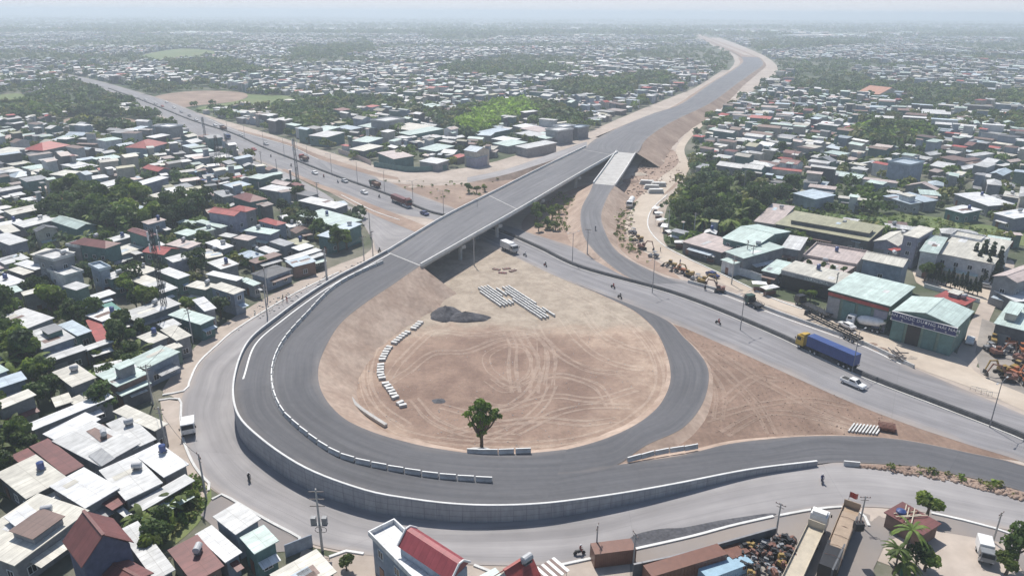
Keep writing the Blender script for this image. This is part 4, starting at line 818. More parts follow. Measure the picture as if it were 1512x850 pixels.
def kid_front(o, red=False, sign=False, shop=False):
    d, hl, rz = front(o); n = (math.sin(rz), -math.cos(rz)); t = (math.cos(rz), math.sin(rz))
    at = lambda s, off, z: (n[0]*(d+off)+t[0]*s, n[1]*(d+off)+t[1]*s, z)
    for c in [c for c in COL.objects if c.parent is o and c.name.split('.')[0] in ('window', 'door', 'awning')]:
        for g in [g for g in COL.objects if g.parent is c]: bpy.data.objects.remove(g)
        bpy.data.objects.remove(c)
    def panel(name, s, off, z, size, m): q = link(name, MB().box((0,0,0), size).mesh(name, m), o); q.location = at(s, off, z); q.rotation_euler = (0,0,rz); return q
    if red:
        panel('fascia', 0, -.2, 6.6, (hl*2-.6, .3, .9), 'roof_red')
        for i in range(4): panel('door', -hl+hl*2*(i+.5)/4, -.3, 3, (hl*2/4-.8, .2, 5.6), ['wall_grey','wall_teal','wall_teal','wall_purple'][i])
    if sign:
        sg = panel('signboard', 0, .15, 6.5, (hl*2, .3, 2.0), 'paint_navy')
        for z in (-1.05, 1.05): f = link('trim', MB().box((0,-.05,z), (hl*2+.2,.35,.14)).mesh('trim', 'white_paint'), sg)
        text('SÀN MOÓC DƯƠNG HẢI NAM', 1.05, 'white_paint', sg, (0, -.17, .28), (math.pi/2, 0, 0), 'lettering')
        dots = MB(); [dots.tube([(x, -.16, -.62), (x, -.2, -.62)], .2, 10) for x in (-7,-4.6,-2.2,.2,2.6,5,7.4)]; link('emblem_dots', dots.mesh('emblem_dots', 'paint_silver'), sg)
        for i in (0, 2, 3): panel('door', -hl+hl*2*(i+.5)/4, -.3, 2.6, (hl*2/4-.7, .2, 5.0), 'wall_teal')
        panel('doorway_shade', -hl+hl*2*1.5/4, -.32, 2.6, (hl*2/4-.6, .2, 5.0), 'black')  # black panel stands for the unlit inside of the open bay
    if shop:
        panel('doorway_shade', 0, -.28, 2.2, (hl*2-1.2, .25, 4.2), 'black'); sg = panel('signboard', 0, .1, 4.9, (hl*2-.5, .25, 1.2), 'wall_grey')  # black panel paints the dark interior behind the open front
        text('CƯƠNG HOA', 1.0, 'white_paint', sg, (hl*.25, -.15, 0), (math.pi/2, 0, 0), 'lettering')
        text('RỬA XE', .8, 'paint_silver', sg, (-hl*.65, -.15, 0), (math.pi/2, 0, 0), 'lettering')
special()
# ------------------------------------------------------------------ the rest of the district
FOREST = [[(440,160),(520,145),(600,160),(650,175),(700,162),(790,155),(860,170),(840,186),(790,178),(710,195),(690,214),(640,185),(560,165),(480,185),(430,185)],
 [(1255,208),(1290,192),(1360,192),(1382,210),(1340,222),(1270,224)], [(1000,268),(1060,262),(1100,280),(1180,298),(1250,320),(1340,318),(1440,332),(1540,345),(1540,362),(1440,350),(1350,340),(1300,335),(1180,318),(1120,330),(1070,350),(1000,345),(985,300)],
 [(425,80),(540,60),(560,80),(440,90)], [(90,292),(190,297),(250,318),(240,345),(190,350),(140,352),(90,350),(60,330)], [(240,308),(300,312),(300,330),(260,345),(240,335)], [(100,165),(200,172),(260,178),(250,196),(110,196)],
 [(400,164),(450,160),(455,168),(500,190),(440,200),(410,180)], [(0,150),(80,150),(100,165),(60,185),(0,180)], [(640,48),(900,40),(900,52),(640,60)], [(1100,62),(1300,58),(1300,68),(1120,78)], [(800,130),(900,120),(980,110),(1000,125),(900,150),(820,145)],
 [(0,465),(15,475),(60,520),(55,545),(0,550)], [(660,100),(800,96),(860,110),(760,118),(640,112)], [(560,310),(640,318),(600,340)], [(250,95),(340,92),(400,110),(330,120),(260,112)]]
def forest(px, py): return any(inpoly(px, py, f) for f in FOREST)
SKIPF = [[(985,230),(1008,225),(1025,262),(1000,300),(975,290)]]
cands = []
rs = random.Random(5)
def blockfield(d): return 46+d*.012
def gen(y0, y1, step_x, step_y, far):
    y = y0
    while y < y1:
        hw = y*.80+60; x = -hw
        while x < hw:
            bx, by = x+rs.uniform(-6, 6), y+rs.uniform(-6, 6)
            base = R(-38) if bx < y*.02-20 else R(-36)
            if bx < -60 and y < 420: base = R(-48)
            a = base+R(38)*noise.noise(Vector((bx/160, by/160, 1)))+rs.choice((0, 0, math.pi/2))*1.0
            dens = noise.noise(Vector((bx/260, by/260, 5)))+.35*noise.noise(Vector((bx/90, by/90, 8)))
            thr = -.42 if y < 700 else (-.22 if y < 1100 else (.0 if y < 1800 else .06))
            if dens > thr:
                w = rs.uniform(5, 8.5); L = rs.uniform(9, 17) if bx > 60 else rs.uniform(7.5, 14); u = (math.cos(a), math.sin(a)); v = (-u[1], u[0])
                nx = int(step_x/(L+2.2))+1; nyy = int(step_y/(w+.7))+1
                for i in range(nx):
                    yy = -step_y/2
                    while yy < step_y/2:
                        w = rs.choice((3.8,4.4,5,5.5,6.5,8.5)); l = L*rs.uniform(.45, 1.15)
                        s = (i+.5)*(L+2.4)-step_x/2; cx = bx+u[0]*s+v[0]*(yy+w/2); cy = by+u[1]*s+v[1]*(yy+w/2)
                        if rs.random() > .17: cands.append((cx, cy, l, w, a+rs.uniform(-.12,.12)))
                        yy += w+rs.choice((.4,.5,.8,1.6))
            x += step_x
        y += step_y
gen(120, 1500, 50, 44, False); gen(1500, 2500, 60, 52, True)
CK = ['pale']*7+['white']*6+['cream']*3+['mint']*4+['blue']*3+['grey']*3+['pink']*2+['brown','brown','brown','maroon','red','olive','dark']
def pick_h(): return rs.choice((3,3.2,3.4,3.6,3.8,4,4.5,6.3))
acc = []
cands.sort(key=lambda c: c[1])
for cx, cy, l, w, a in cands:
    px_, py_ = proj(cx, cy)
    if not (-60 < px_ < 1572 and py_ > 24): continue
    if cy < 230 and (-70 < cx): continue
    if py_ > 700 or forest(px_, py_): continue
    if cy < 330 and rs.random() < .6: l, w = l*.55, w*.8
    if hit(rect(cx, cy, l, w, a, -.2 if cy < 330 else .1, 5), OCC): continue
    raster(rect(cx, cy, l-.4, w-.4, a), OCC)
    acc.append((cx, cy, l, w, a, px_, py_))
print('houses accepted', len(acc), 'by hand', len(HLIST))
NT = 300-len(HLIST)-4
score = lambda c: -(c[2]*c[3])/(c[1]**3)
acc.sort(key=score)
for c in acc[:NT]:
    k = rs.choice('ffffgGh' if c[1] < 700 else 'ffg'); col = rs.choice(CK)
    if col in ('red', 'maroon') and k == 'f': k = 'g'
    house(c[0], c[1], c[2], c[3], c[4], pick_h(), k, col, rs.choice(('grey','grey','blue','teal','white','cream','purple','green')), detail=1 if c[6] > 300 else 0, mark=False)
rest = acc[NT:]
# farther settlements beyond the raster
for _ in range(9000):
    y = 2500+rs.random()**1.6*4500; x = rs.uniform(-.78, .78)*y
    if noise.noise(Vector((x/420, y/420, 5)))+.3*noise.noise(Vector((x/120, y/120, 2))) < .16: continue
    px_, py_ = proj(x, y)
    if 990 < px_ < 1050 and py_ < 60: continue
    rest.append((x, y, rs.uniform(12, 34), rs.uniform(9, 22), R(-25)+rs.uniform(-.5,.5), px_, py_))
def mass(rest):
    extra = []
    for c in rest:
        if c[1] < 2400 and rs.random() < .5:
            s_, t_ = rs.choice((-1,1)), rs.choice((-1,0,1)); l2, w2 = c[2]*rs.uniform(.3,.55), c[3]*rs.uniform(.4,.8); u = (math.cos(c[4]), math.sin(c[4])); dx, dy = s_*c[2]*rs.uniform(.25,.5), t_*c[3]*rs.uniform(.2,.55)
            extra.append((c[0]+u[0]*dx-u[1]*dy, c[1]+u[1]*dx+u[0]*dy, l2, w2, c[4]+rs.uniform(-.02,.02), 0, 0))
    rest = rest+extra
    V = []; F = []; C = []
    for cx, cy, l, w, a, _, _ in rest:
        h = rs.choice((2.8,3.2,3.6,4,4.5,6.3,8)); r = .06*w if rs.random() < .6 else 0; g = rs.random() < .35; z0 = hgt(cx, cy)-1; ov = .5
        col = ROOFC[rs.choice(CK)]; q = rs.choice((rs.uniform(.5,.85), rs.uniform(.85,1.2), rs.uniform(.85,1.2))) if cy < 700 else rs.uniform(.75, 1.2); col = tuple(x*q for x in col); wc = WALLC[rs.choice(('grey','blue','teal','white','cream','dark'))]  # randomly darkened roof colours stand in for roofs in shadow
        u = (math.cos(a), math.sin(a)); v = (-u[1], u[0]); o = len(V)
        def pt(x, y, z): V.append((cx+u[0]*x+v[0]*y, cy+u[1]*x+v[1]*y, z+z0+1))
        hx, hy = l/2-ov, w/2-ov
        for s, t in ((-1,-1),(1,-1),(1,1),(-1,1)): pt(s*hx, t*hy, -1)
        for s, t in ((-1,-1),(1,-1),(1,1),(-1,1)): pt(s*hx, t*hy, h-.1)
        F.extend([(o,o+1,o+5,o+4),(o+1,o+2,o+6,o+5),(o+2,o+3,o+7,o+6),(o+3,o,o+4,o+7)]); C.extend([wc]*4)
        hx, hy = l/2, w/2; o = len(V)
        if g:
            rr = .17*w; pt(-hx,-hy,h); pt(hx,-hy,h); pt(hx,hy,h); pt(-hx,hy,h); pt(-hx,0,h+rr); pt(hx,0,h+rr)
            F.extend([(o,o+1,o+5,o+4),(o+4,o+5,o+2,o+3),(o+1,o+2,o+5),(o+3,o,o+4)]); C.extend([col,col,wc,wc])
        else:
            pt(-hx,-hy,h); pt(hx,-hy,h); pt(hx,hy,h+r+.1); pt(-hx,hy,h+r+.1); F.append((o,o+1,o+2,o+3)); C.append(col)
    me = bpy.data.meshes.new('distant_houses'); me.from_pydata(V, [], F); me.materials.append(MATS['far_roof'])
    ca = me.color_attributes.new('Col', 'FLOAT_COLOR', 'CORNER'); arr = np.ones((len(me.loops), 4), np.float32)
    cnt = np.array([len(f) for f in F]); arr[:, :3] = np.repeat(np.array(C, np.float32), cnt, axis=0); ca.data.foreach_set('color', arr.ravel())
    o = link('distant_houses', me); o['kind'] = 'stuff'; o['label'] = 'mass of small pale roofs spreading to the horizon'
mass(rest)
print('stuff houses', len(rest))
# ================================================================== TREES
def leafmesh(name, blobs, n, size, tint, seed, flat=.5, m='leaf'):
    """small leaf-sized faces spread through uneven lobes"""
    g = np.random.default_rng(seed); V = []; C = []
    tot = sum(b[3]**2 for b in blobs)
    for bx, by, bz, br in blobs:
        k = max(4, int(n*br**2/tot)); d = g.normal(size=(k, 3)); d /= np.linalg.norm(d, axis=1)[:, None]; d[:, 2] = np.where(d[:, 2] < -.35, -d[:, 2], d[:, 2])
        r = br*(.62+.45*g.random(k)**.6); c = np.array([bx, by, bz])+d*r[:, None]*np.array([1, 1, .8])
        a = g.normal(size=(k, 3)); a -= d*(a*d).sum(1)[:, None]*flat; a /= np.linalg.norm(a, axis=1)[:, None]
        b = np.cross(d+g.normal(size=(k, 3))*.5, a); b /= np.linalg.norm(b, axis=1)[:, None]; s = size*(.6+.8*g.random(k))[:, None]
        V.append(np.stack([c-a*s-b*s*.6, c+a*s-b*s*.6, c+a*s*.7+b*s*.7, c-a*s*.7+b*s*.7], 1).reshape(-1, 3))
        tone = (.75+.5*g.random())*(.75+.5*g.random(k)); C.append(np.repeat(tone[:, None]*np.array(tint)[None]*(1+.25*(g.random((k, 1))-.5)*np.array([[1.2,.3,-.4]])), 4, axis=0))
    V = np.concatenate(V); C = np.concatenate(C); me = bpy.data.meshes.new(name); nf = len(V)//4
    me.vertices.add(len(V)); me.vertices.foreach_set('co', V.astype(np.float32).ravel()); me.loops.add(len(V)); me.loops.foreach_set('vertex_index', np.arange(len(V), dtype=np.int32))
    me.polygons.add(nf); me.polygons.foreach_set('loop_start', np.arange(0, len(V), 4, dtype=np.int32)); me.polygons.foreach_set('loop_total', np.full(nf, 4, np.int32)); me.update(); me.validate()
    ca = me.color_attributes.new('Col', 'FLOAT_COLOR', 'POINT'); arr = np.ones((len(V), 4), np.float32); arr[:, :3] = C; ca.data.foreach_set('color', arr.ravel()); me.materials.append(MATS[m]); return me
def blobs(r, h, n, seed, squash=.7):
    g = random.Random(seed); out = []
    for i in range(n):
        a = g.uniform(0, 6.28); q = r*.62*math.sqrt(g.random()); out.append((q*math.cos(a), q*math.sin(a), h-r*.8+g.uniform(-.5,.75)*r*squash, r*g.uniform(.3,.52)))
    return out
def trunk_mesh(h, r, seed, limbs=5):
    g = random.Random(seed); mb = MB().tube([(0,0,-.2),(.05,.04,h*.3),(.1,-.05,h*.62)], [r*1.3, r, r*.7], 8)
    for i in range(limbs):
        a = i*6.28/limbs+g.uniform(-.4,.4); q = h*.28; mb.tube([(.07,-.02,h*.45), (math.cos(a)*q*.6, math.sin(a)*q*.6, h*.66), (math.cos(a)*q, math.sin(a)*q, h*.85)], [r*.5, r*.35, r*.12], 6)
    return mb.mesh('trunk', 'bark')
TINT = dict(dark=(.055,.095,.026), mid=(.085,.135,.032), lite=(.125,.18,.038), olive=(.12,.135,.045), blue=(.06,.1,.048), bright=(.19,.3,.04))
TP = []
for i, (r, h, n, tint) in enumerate([(3.4,7.5,9,'dark'),(2.6,6,7,'mid'),(4.3,9,12,'dark'),(2.2,5,6,'lite'),(3.2,7,9,'blue'),(3.8,8,10,'mid')]):
    TP.append(('tree', leafmesh('crown', blobs(r, h, n, 40+i), 900, .30, TINT[tint], i), trunk_mesh(h*.75, .22, i), r, {'dark': 'dark green broadleaf tree', 'mid': 'mid green broadleaf tree', 'lite': 'small light green tree', 'blue': 'bluish green bushy tree'}[tint]))
def fronds(name, h, n, L, tint, seed, width=.5):
    g = random.Random(seed); V = []; F = []
    for i in range(n):
        a = i*6.283/n+g.uniform(-.3,.3); up = g.uniform(.15, 1.25); p = Vector((0,0,h)); w = width*g.uniform(.7,1.2); ln = L*g.uniform(.75,1.1); o = len(V)
        for k in range(6):
            t = k/5; q = Vector((math.cos(a)*ln*t*math.cos(up*.6), math.sin(a)*ln*t*math.cos(up*.6), h+ln*(math.sin(up)*t-(.35+.6*math.cos(up))*t*t))); s = Vector((-math.sin(a), math.cos(a), 0))*w*math.sin(math.pi*(.12+.83*t))
            V += [tuple(q-s-Vector((0,0,.12*w))), tuple(q+Vector((0,0,.1*w))), tuple(q+s-Vector((0,0,.12*w)))]
        for k in range(5):
            b = o+k*3; F += [(b,b+1,b+4,b+3),(b+1,b+2,b+5,b+4)]
    me = bpy.data.meshes.new(name); me.from_pydata(V, [], F); ca = me.color_attributes.new('Col', 'FLOAT_COLOR', 'POINT'); arr = np.ones((len(V), 4), np.float32); arr[:, :3] = np.array(tint)*(.7+.6*np.random.default_rng(seed).random((len(V)//18, 1, 1))).repeat(18, 1).reshape(-1, 1); ca.data.foreach_set('color', arr.ravel()); me.materials.append(MATS['leaf']); return me
TP.append(('banana_plant', fronds('leaves', 2.4, 12, 2.9, TINT['lite'], 3, .42), MB().tube([(0,0,0),(0,0,2.5)], [.22,.12], 8).mesh('stem', 'paint_green'), 2.2, 'banana plant with broad ragged leaves'))
TP.append(('palm_tree', fronds('fronds', 6.5, 18, 3.6, TINT['mid'], 4, .3), MB().tube([(0,0,0),(.2,.1,3),(.1,0,6.5)], [.24,.17,.15], 8).mesh('trunk', 'bark'), 2.8, 'slender palm with drooping fronds'))
def tree(i, x, y, s=1.0, rz=None, look=None, label=None, group='trees between the houses', sc_=None):
    nm, cr_, tr_, r, lk = TP[i]; o = thing(nm, label or '', {'tree': 'tree', 'banana_plant': 'banana plant', 'palm_tree': 'palm'}[nm], (x, y, 0), rz if rz is not None else random.uniform(0, 6.28), group)
    o.scale = sc_ or (s*random.uniform(.9,1.1), s*random.uniform(.9,1.1), s*random.uniform(.85,1.15))
    link({'tree': 'crown', 'banana_plant': 'leaves', 'palm_tree': 'fronds'}[nm], cr_, o); link({'tree': 'trunk', 'banana_plant': 'stem', 'palm_tree': 'trunk'}[nm], tr_, o)
    if not label: AUTO.append((o, look or lk, x, y))
    return o
# the single tree standing in the loop
hero = thing('tree', 'lone leafy tree standing in the bare soil of the loop field', 'tree', P(711, 660, 0)); hero['label'] = 'lone leafy green tree standing in the bare soil of the loop'
bl = [(-.2,0,8.9,1.1),(1.1,.3,8.0,1.1),(-1.5,-.2,7.7,1.0),(.3,1.1,7.2,1.2),(-.2,-1.2,6.9,1.1),(2.5,-.2,7.0,.9),(-2.7,.3,6.5,.85),(1.2,-.8,6.0,1.0),(-1.0,.5,5.5,1.0),(0,0,4.5,.9),(1.9,.6,5.4,.7),(-1.9,-.6,5.0,.55),(.5,-.3,3.3,.75),(-.4,.2,2.6,.6),(2.9,.2,6.1,.5)]
rb = random.Random(6); bl += [(b_[0]*1.15+rb.uniform(-.7,.7), b_[1]*1.1+rb.uniform(-.7,.7), b_[2]+rb.uniform(-.6,.7), rb.uniform(.3,.6)) for b_ in bl for _ in range(2)]; link('crown', leafmesh('crown', bl, 4200, .17, (.115,.19,.032), 99, flat=.1), hero)
mb = MB().tube([(0,0,-.2),(.05,0,1.4),(0,.05,3)], [.42,.34,.28], 10)
for q in bl: mb.tube([(0,.03,2.2+random.random()), (q[0]*.5, q[1]*.5, q[2]*.68), (q[0]*.85, q[1]*.85, q[2])], [.18,.12,.05], 6)
link('trunk', mb.mesh('trunk', 'bark'), hero)
hero.scale = (.88, .88, 1.03)
# individual trees: hand-placed
for px_, py_, i, s in [(175,345,2,.9),(195,430,2,1.0),(212,460,0,1.1),(183,520,0,1.0),(290,408,2,.95),(158,612,0,.95),(148,395,1,1.1),(440,300,2,.9),(420,318,0,1.0),(455,345,2,1.1),(430,345,0,1.0),(470,352,1,1.1),(108,395,3,1.1),(205,366,0,1.0),(390,398,3,.9),(345,385,3,.8),(362,386,1,.7),(500,372,1,1.3),(512,368,3,1.4),
  (15,515,6,1.5),(28,530,6,1.5),(20,500,6,1.4),(10,530,6,1.6),(35,515,6,1.4),(45,530,6,1.3),(25,545,7,.8),(225,770,6,1.3),(240,790,0,.7),(215,790,6,1.2),(252,765,6,1.2),(235,812,0,.8),(268,755,6,1.1),(280,745,3,.9),(205,800,0,.7),(225,830,3,1),(180,500,1,1.1),(190,535,3,.7),(145,535,3,.7),(178,512,6,1.1),(216,538,3,.7),
  (1335,830,7,.95),(1330,848,6,1.0),(1350,840,0,.7),(1365,842,3,.8),(1318,846,7,.7),(1498,838,0,.9),(1485,848,3,.8),(1368,762,3,.95),(512,842,1,.5),
  (1020,300,2,1.2),(1040,310,2,1.2),(1030,285,0,1.3),(1005,320,2,1.0),(1050,330,2,1.2),(1070,335,0,1.2),(1020,335,2,1.2),(1085,318,0,1.1),(1010,345,0,1),(1100,345,1,1),(1130,305,2,1.1),(1150,300,2,1.0),(1140,298,0,1.1),(1090,280,2,1.1),(1105,275,0,1.1),(1070,325,5,1.2),
  (1365,415,1,1.1),(1378,410,3,1.1),(1335,372,1,1.0),(1215,345,1,.8),(1228,348,3,.8),(792,330,5,.9),(800,320,1,1.0),(815,325,3,1.1),(808,338,1,.8),(825,315,3,.9),(795,342,3,.8),(820,340,3,.8),(692,285,1,.8),(704,286,3,.8),(715,283,3,.7),(1182,442,3,.7),(1196,444,3,.7),(1205,437,6,1),
  (1150,232,0,1.3),(1290,205,5,1.5),(1310,205,5,1.6),(1330,205,5,1.5),(1350,206,5,1.4),(1270,215,0,1.3),(1365,212,0,1.3),(590,240,7,1.0),(582,205,0,1.3),(590,210,7,1.4)]:
    q = P(px_, py_); tree(i, q.x, q.y, s)
# conifers in a row behind the white wall of the factory yard
ck = leafmesh('crown', [(0,0,1+.45*k,.75-.09*k) for k in range(7)], 500, .16, (.028,.05,.025), 5); ct = MB().tube([(0,0,0),(0,0,3.2)], [.12,.04], 6).mesh('trunk', 'bark')
for k in range(12):
    q = P(1370+k*6.6, 414+k*2.05); o = thing('conifer', '', 'conifer', (q.x, q.y, 0), k, 'clipped conifers in a row'); o['label'] = 'small clipped conifer in the row behind the long white yard wall'; o.scale = (1.1, 1.1, 1.1+.25*((k*7) % 3)); link('crown', ck, o); link('trunk', ct, o)
for k, (a, b, s) in enumerate([(1432,405,1.3),(1444,408,1.5),(1456,411,1.5),(1468,415,1.4),(1438,412,1.2),(1452,420,1.2),(1465,424,1.0)]):
    q = P(a, b); o = thing('conifer', '', 'conifer', (q.x, q.y, 0), k); o.scale = (1.6*s, 1.6*s, 2*s); link('crown', ck, o); link('trunk', ct, o); AUTO.append((o, 'tall dark conifer', q.x, q.y)); o['group'] = 'tall conifers by the factory'
for k, (a, b) in enumerate([(1194,394),(1214,398),(1229,401),(1245,403),(1161,376),(1167,378)]):
    q = P(a, b, 4.6 if k < 4 else 0); o = tree(1, q.x, q.y, .42, group='shrubs along the pink yard'); o.location.z = 4.5 if k < 4 else 0
# fill the gaps
GREENP = [(672,194),(690,178),(738,154),(785,155),(782,172),(745,186),(700,204)]
NTREE = 300; used = sum(1 for o in COL.objects if o.type == 'EMPTY' and o.name.split('.')[0] in ('tree', 'banana_plant', 'palm_tree'))
pts = []; rs2 = random.Random(9); OC2 = OCC.copy()
def tryp(x, y, r):
    px_, py_ = proj(x, y)
    if not (-80 < px_ < 1590 and 22 < py_ < 900) or inpoly(px_, py_, GREENP): return
    if y < OY0+OH-2 and abs(x) < 1395:
        if hit([(x+r*.5*math.cos(a), y+r*.5*math.sin(a)) for a in (0,1.57,3.14,4.71)]+[(x, y)], OCC): return
        if y < 900:
            if hit([(x, y)], OC2): return
            raster(rect(x, y, r*.9, r*.9, 0), OC2)
    pts.append((x, y, r, px_, py_))
n1 = 0
for _ in range(9000):
    y = 95+rs2.random()**1.3*800; x = rs2.uniform(-.8, .8)*(y+40)
    if y < 235 and x > -75: continue
    tryp(x, y, rs2.uniform(1.6, 3.6))
for _ in range(17000):
    y = 500+rs2.random()**1.1*2100; x = rs2.uniform(-.8, .8)*y
    if noise.noise(Vector((x/260, y/260, 5))) > .15 and rs2.random() < .5: continue
    tryp(x, y, rs2.uniform(2.5, 5))
for f in FOREST:                            # groves
    xs_ = [p[0] for p in f]; ys_ = [p[1] for p in f]; area = (max(xs_)-min(xs_))*(max(ys_)-min(ys_))
    for _ in range(int(min(700, area*.11))):
        a, b = rs2.uniform(min(xs_), max(xs_)), rs2.uniform(min(ys_), max(ys_))
        if inpoly(a, b, f): q = P(a, b); tryp(q.x, q.y, rs2.uniform(2.6, 4.6)*(1+q.y/2500))
for _ in range(12000):
    y = 2500+rs2.random()**1.5*5500; x = rs2.uniform(-.8, .8)*y
    if noise.noise(Vector((x/420, y/420, 5))) > .16: continue
    pts.append((x, y, rs2.uniform(6, 12), 0, 0))
pts.sort(key=lambda p: -p[2]/p[1])
for x, y, r, a, b in [p for p in pts if p[1] < 700][:NTREE-used]:
    i = rs2.choice((0,0,1,1,2,3,4,5,6,6) if y < 330 else (0,0,1,2,3,4,5,7)); tree(i, x, y, r/TP[i][3]*1.0); 
pts2 = [p for p in pts if p[1] >= 700]+[p for p in pts if p[1] < 700][NTREE-used:]
def treemass(pts, name, k, size, label, pick):
    g = np.random.default_rng(3); V = []; C = []
    for x, y, r, a, b in pts:
        kk = max(10, int(k if y < 900 else k*.5 if y < 2500 else k*.3)); d = g.normal(size=(kk, 3)); d /= np.linalg.norm(d, axis=1)[:, None]; d[:, 2] = abs(d[:, 2])*.95
        nb = 3; cb = g.normal(size=(nb, 3))*r*.33; cb[:, 2] *= .4; w = g.integers(0, nb, kk)
        c = np.array([x, y, hgt(x, y)+r*.75])+cb[w]+d*r*(.55+.35*g.random((kk, 1)))
        n_ = d+g.normal(size=(kk, 3))*.55; t = np.cross(n_, g.normal(size=(kk, 3))); t /= np.linalg.norm(t, axis=1)[:, None]; s = np.cross(n_, t); s /= np.linalg.norm(s, axis=1)[:, None]
        q = r*size*(.7+.6*g.random((kk, 1))); V.append(np.stack([c-t*q-s*q*.7, c+t*q-s*q*.7, c+t*q*.6+s*q*.8, c-t*q*.6+s*q*.8], 1).reshape(-1, 3))
        tint = np.array(TINT[pick(x, y)])*(.7+.6*g.random()); C.append((tint[None]*(.7+.6*g.random((kk, 1)))).repeat(4, 0))
    V = np.concatenate(V); C = np.concatenate(C); nf = len(V)//4; me = bpy.data.meshes.new(name)
    me.vertices.add(len(V)); me.vertices.foreach_set('co', V.astype(np.float32).ravel()); me.loops.add(len(V)); me.loops.foreach_set('vertex_index', np.arange(len(V), dtype=np.int32)); me.polygons.add(nf); me.polygons.foreach_set('loop_start', np.arange(0, len(V), 4, dtype=np.int32)); me.polygons.foreach_set('loop_total', np.full(nf, 4, np.int32)); me.update()
    ca = me.color_attributes.new('Col', 'FLOAT_COLOR', 'POINT'); arr = np.ones((len(V), 4), np.float32); arr[:, :3] = C; ca.data.foreach_set('color', arr.ravel()); me.materials.append(MATS['leaf_bright'])
    o = link(name, me); o['kind'] = 'stuff'; o['label'] = label; print(name, len(pts), nf)
rs3 = random.Random(4)
treemass(pts2, 'distant_trees', 60, .24, 'far trees scattered among the distant roofs', lambda x, y: rs3.choice(('dark','mid','mid','blue','olive')))
gp = []
for _ in range(500):
    a, b = rs2.uniform(675, 790), rs2.uniform(152, 204)
    if inpoly(a, b, GREENP): q = P(a, b); gp.append((q.x, q.y, rs2.uniform(3.4, 5), a, b))
for _ in range(260):
    a, b = rs2.uniform(1268, 1365), rs2.uniform(194, 212); q = P(a, b); gp.append((q.x, q.y, rs2.uniform(3, 4.6), a, b))
treemass(gp[:len(gp)], 'bright_grove', 90, .22, 'bright yellow green grove of young trees', lambda x, y: 'bright')
# low weeds and scrub on waste ground
def scrub():
    p = []; g = random.Random(2)
    for poly, n in (([(180,740),(250,705),(300,705),(305,730),(285,770),(240,805),(215,795)], 260), ([(125,528),(160,515),(200,508),(220,515),(190,535),(150,550)], 160), ([(560,268),(700,268),(750,256),(740,278),(700,298),(672,306),(628,290)], 30), ([(780,320),(830,285),(858,300),(850,345),(800,340)], 160), ([(95,295),(190,300),(240,318),(240,350),(140,350),(70,325)], 300), ([(60,455),(110,450),(110,470),(75,480)], 60), ([(1170,302),(1340,318),(1500,345),(1500,362),(1340,338),(1180,322)], 260), ([(1264,688),(1341,690),(1408,702),(1508,728),(1508,735),(1400,706)], 14), ([(905,290),(940,300),(930,350),(960,390),(920,372),(900,340)], 90)):
        xs_ = [q[0] for q in poly]; ys_ = [q[1] for q in poly]; k = 0
        while k < n:
            a, b = g.uniform(min(xs_), max(xs_)), g.uniform(min(ys_), max(ys_))
            if inpoly(a, b, poly): q = P(a, b); p.append((q.x, q.y, g.uniform(.35, .95), a, b)); k += 1
    treemass(p, 'scrub_undergrowth', 22, .3, 'low scrub and weeds on waste ground', lambda x, y: rs3.choice(('olive','mid','lite')))
scrub()
# ================================================================== VEHICLES, MACHINES, PEOPLE, STREET FURNITURE
WH = {}; LASTP = [None]; PAINTW = dict(navy='dark')
def wheel(o, x, y, r=.5, w=.3):
    key = round(r, 2)
    if key not in WH:
        WH[key] = (MB().tube([(0,-w/2,0),(0,-w/2+.04,0),(0,w/2-.04,0),(0,w/2,0)], [r*.88,r,r,r*.88], 16).mesh('tyre', 'rubber'), MB().tube([(0,-w/2-.015,0),(0,w/2+.015,0)], r*.5, 12).mesh('rim', 'paint_silver'))
    a = link('tyre', WH[key][0], o); a.name = 'wheel'; a.location = (x, y, r); link('rim', WH[key][1], a)
def part(o, name, m, f, bevel=0.0): mb = MB(); f(mb); return mb.build(name, m, o, bevel)
def cab(o, x, col, w=2.4, h=2.0, l=1.9, z=.9):
    c = part(o, 'cab', 'paint_'+col, lambda b: b.prof([(x-l/2,z),(x+l/2,z),(x+l/2+.05,z+h*.45),(x+l/2-.2,z+h),(x-l/2,z+h)], -w/2, w/2), .06)
    part(c, 'windscreen', 'glass_dark', lambda b: b.add([(x+l/2+.075,-w*.44,z+h*.5),(x+l/2+.075,w*.44,z+h*.5),(x+l/2-.125,w*.42,z+h*.9),(x+l/2-.125,-w*.42,z+h*.9),(x+l/2-.1,-w*.44,z+h*.5),(x+l/2-.1,w*.44,z+h*.5),(x+l/2-.3,w*.42,z+h*.9),(x+l/2-.3,-w*.42,z+h*.9)], [(0,1,2,3),(7,6,5,4),(0,4,5,1),(1,5,6,2),(2,6,7,3),(3,7,4,0)]))
    for s in (-1, 1):
        part(c, 'side_window', 'glass_dark', lambda b: b.box((x+.2, s*(w/2+.01), z+h*.68), (l*.5, .04, h*.32)))
        part(c, 'headlight', 'paint_silver', lambda b: b.box((x+l/2+.06, s*w*.38, z+.3), (.06, .35, .2)))
        part(c, 'mirror', 'black', lambda b: b.box((x+l/2+.05, s*(w/2+.2), z+h*.65), (.1, .2, .5)))
    return c
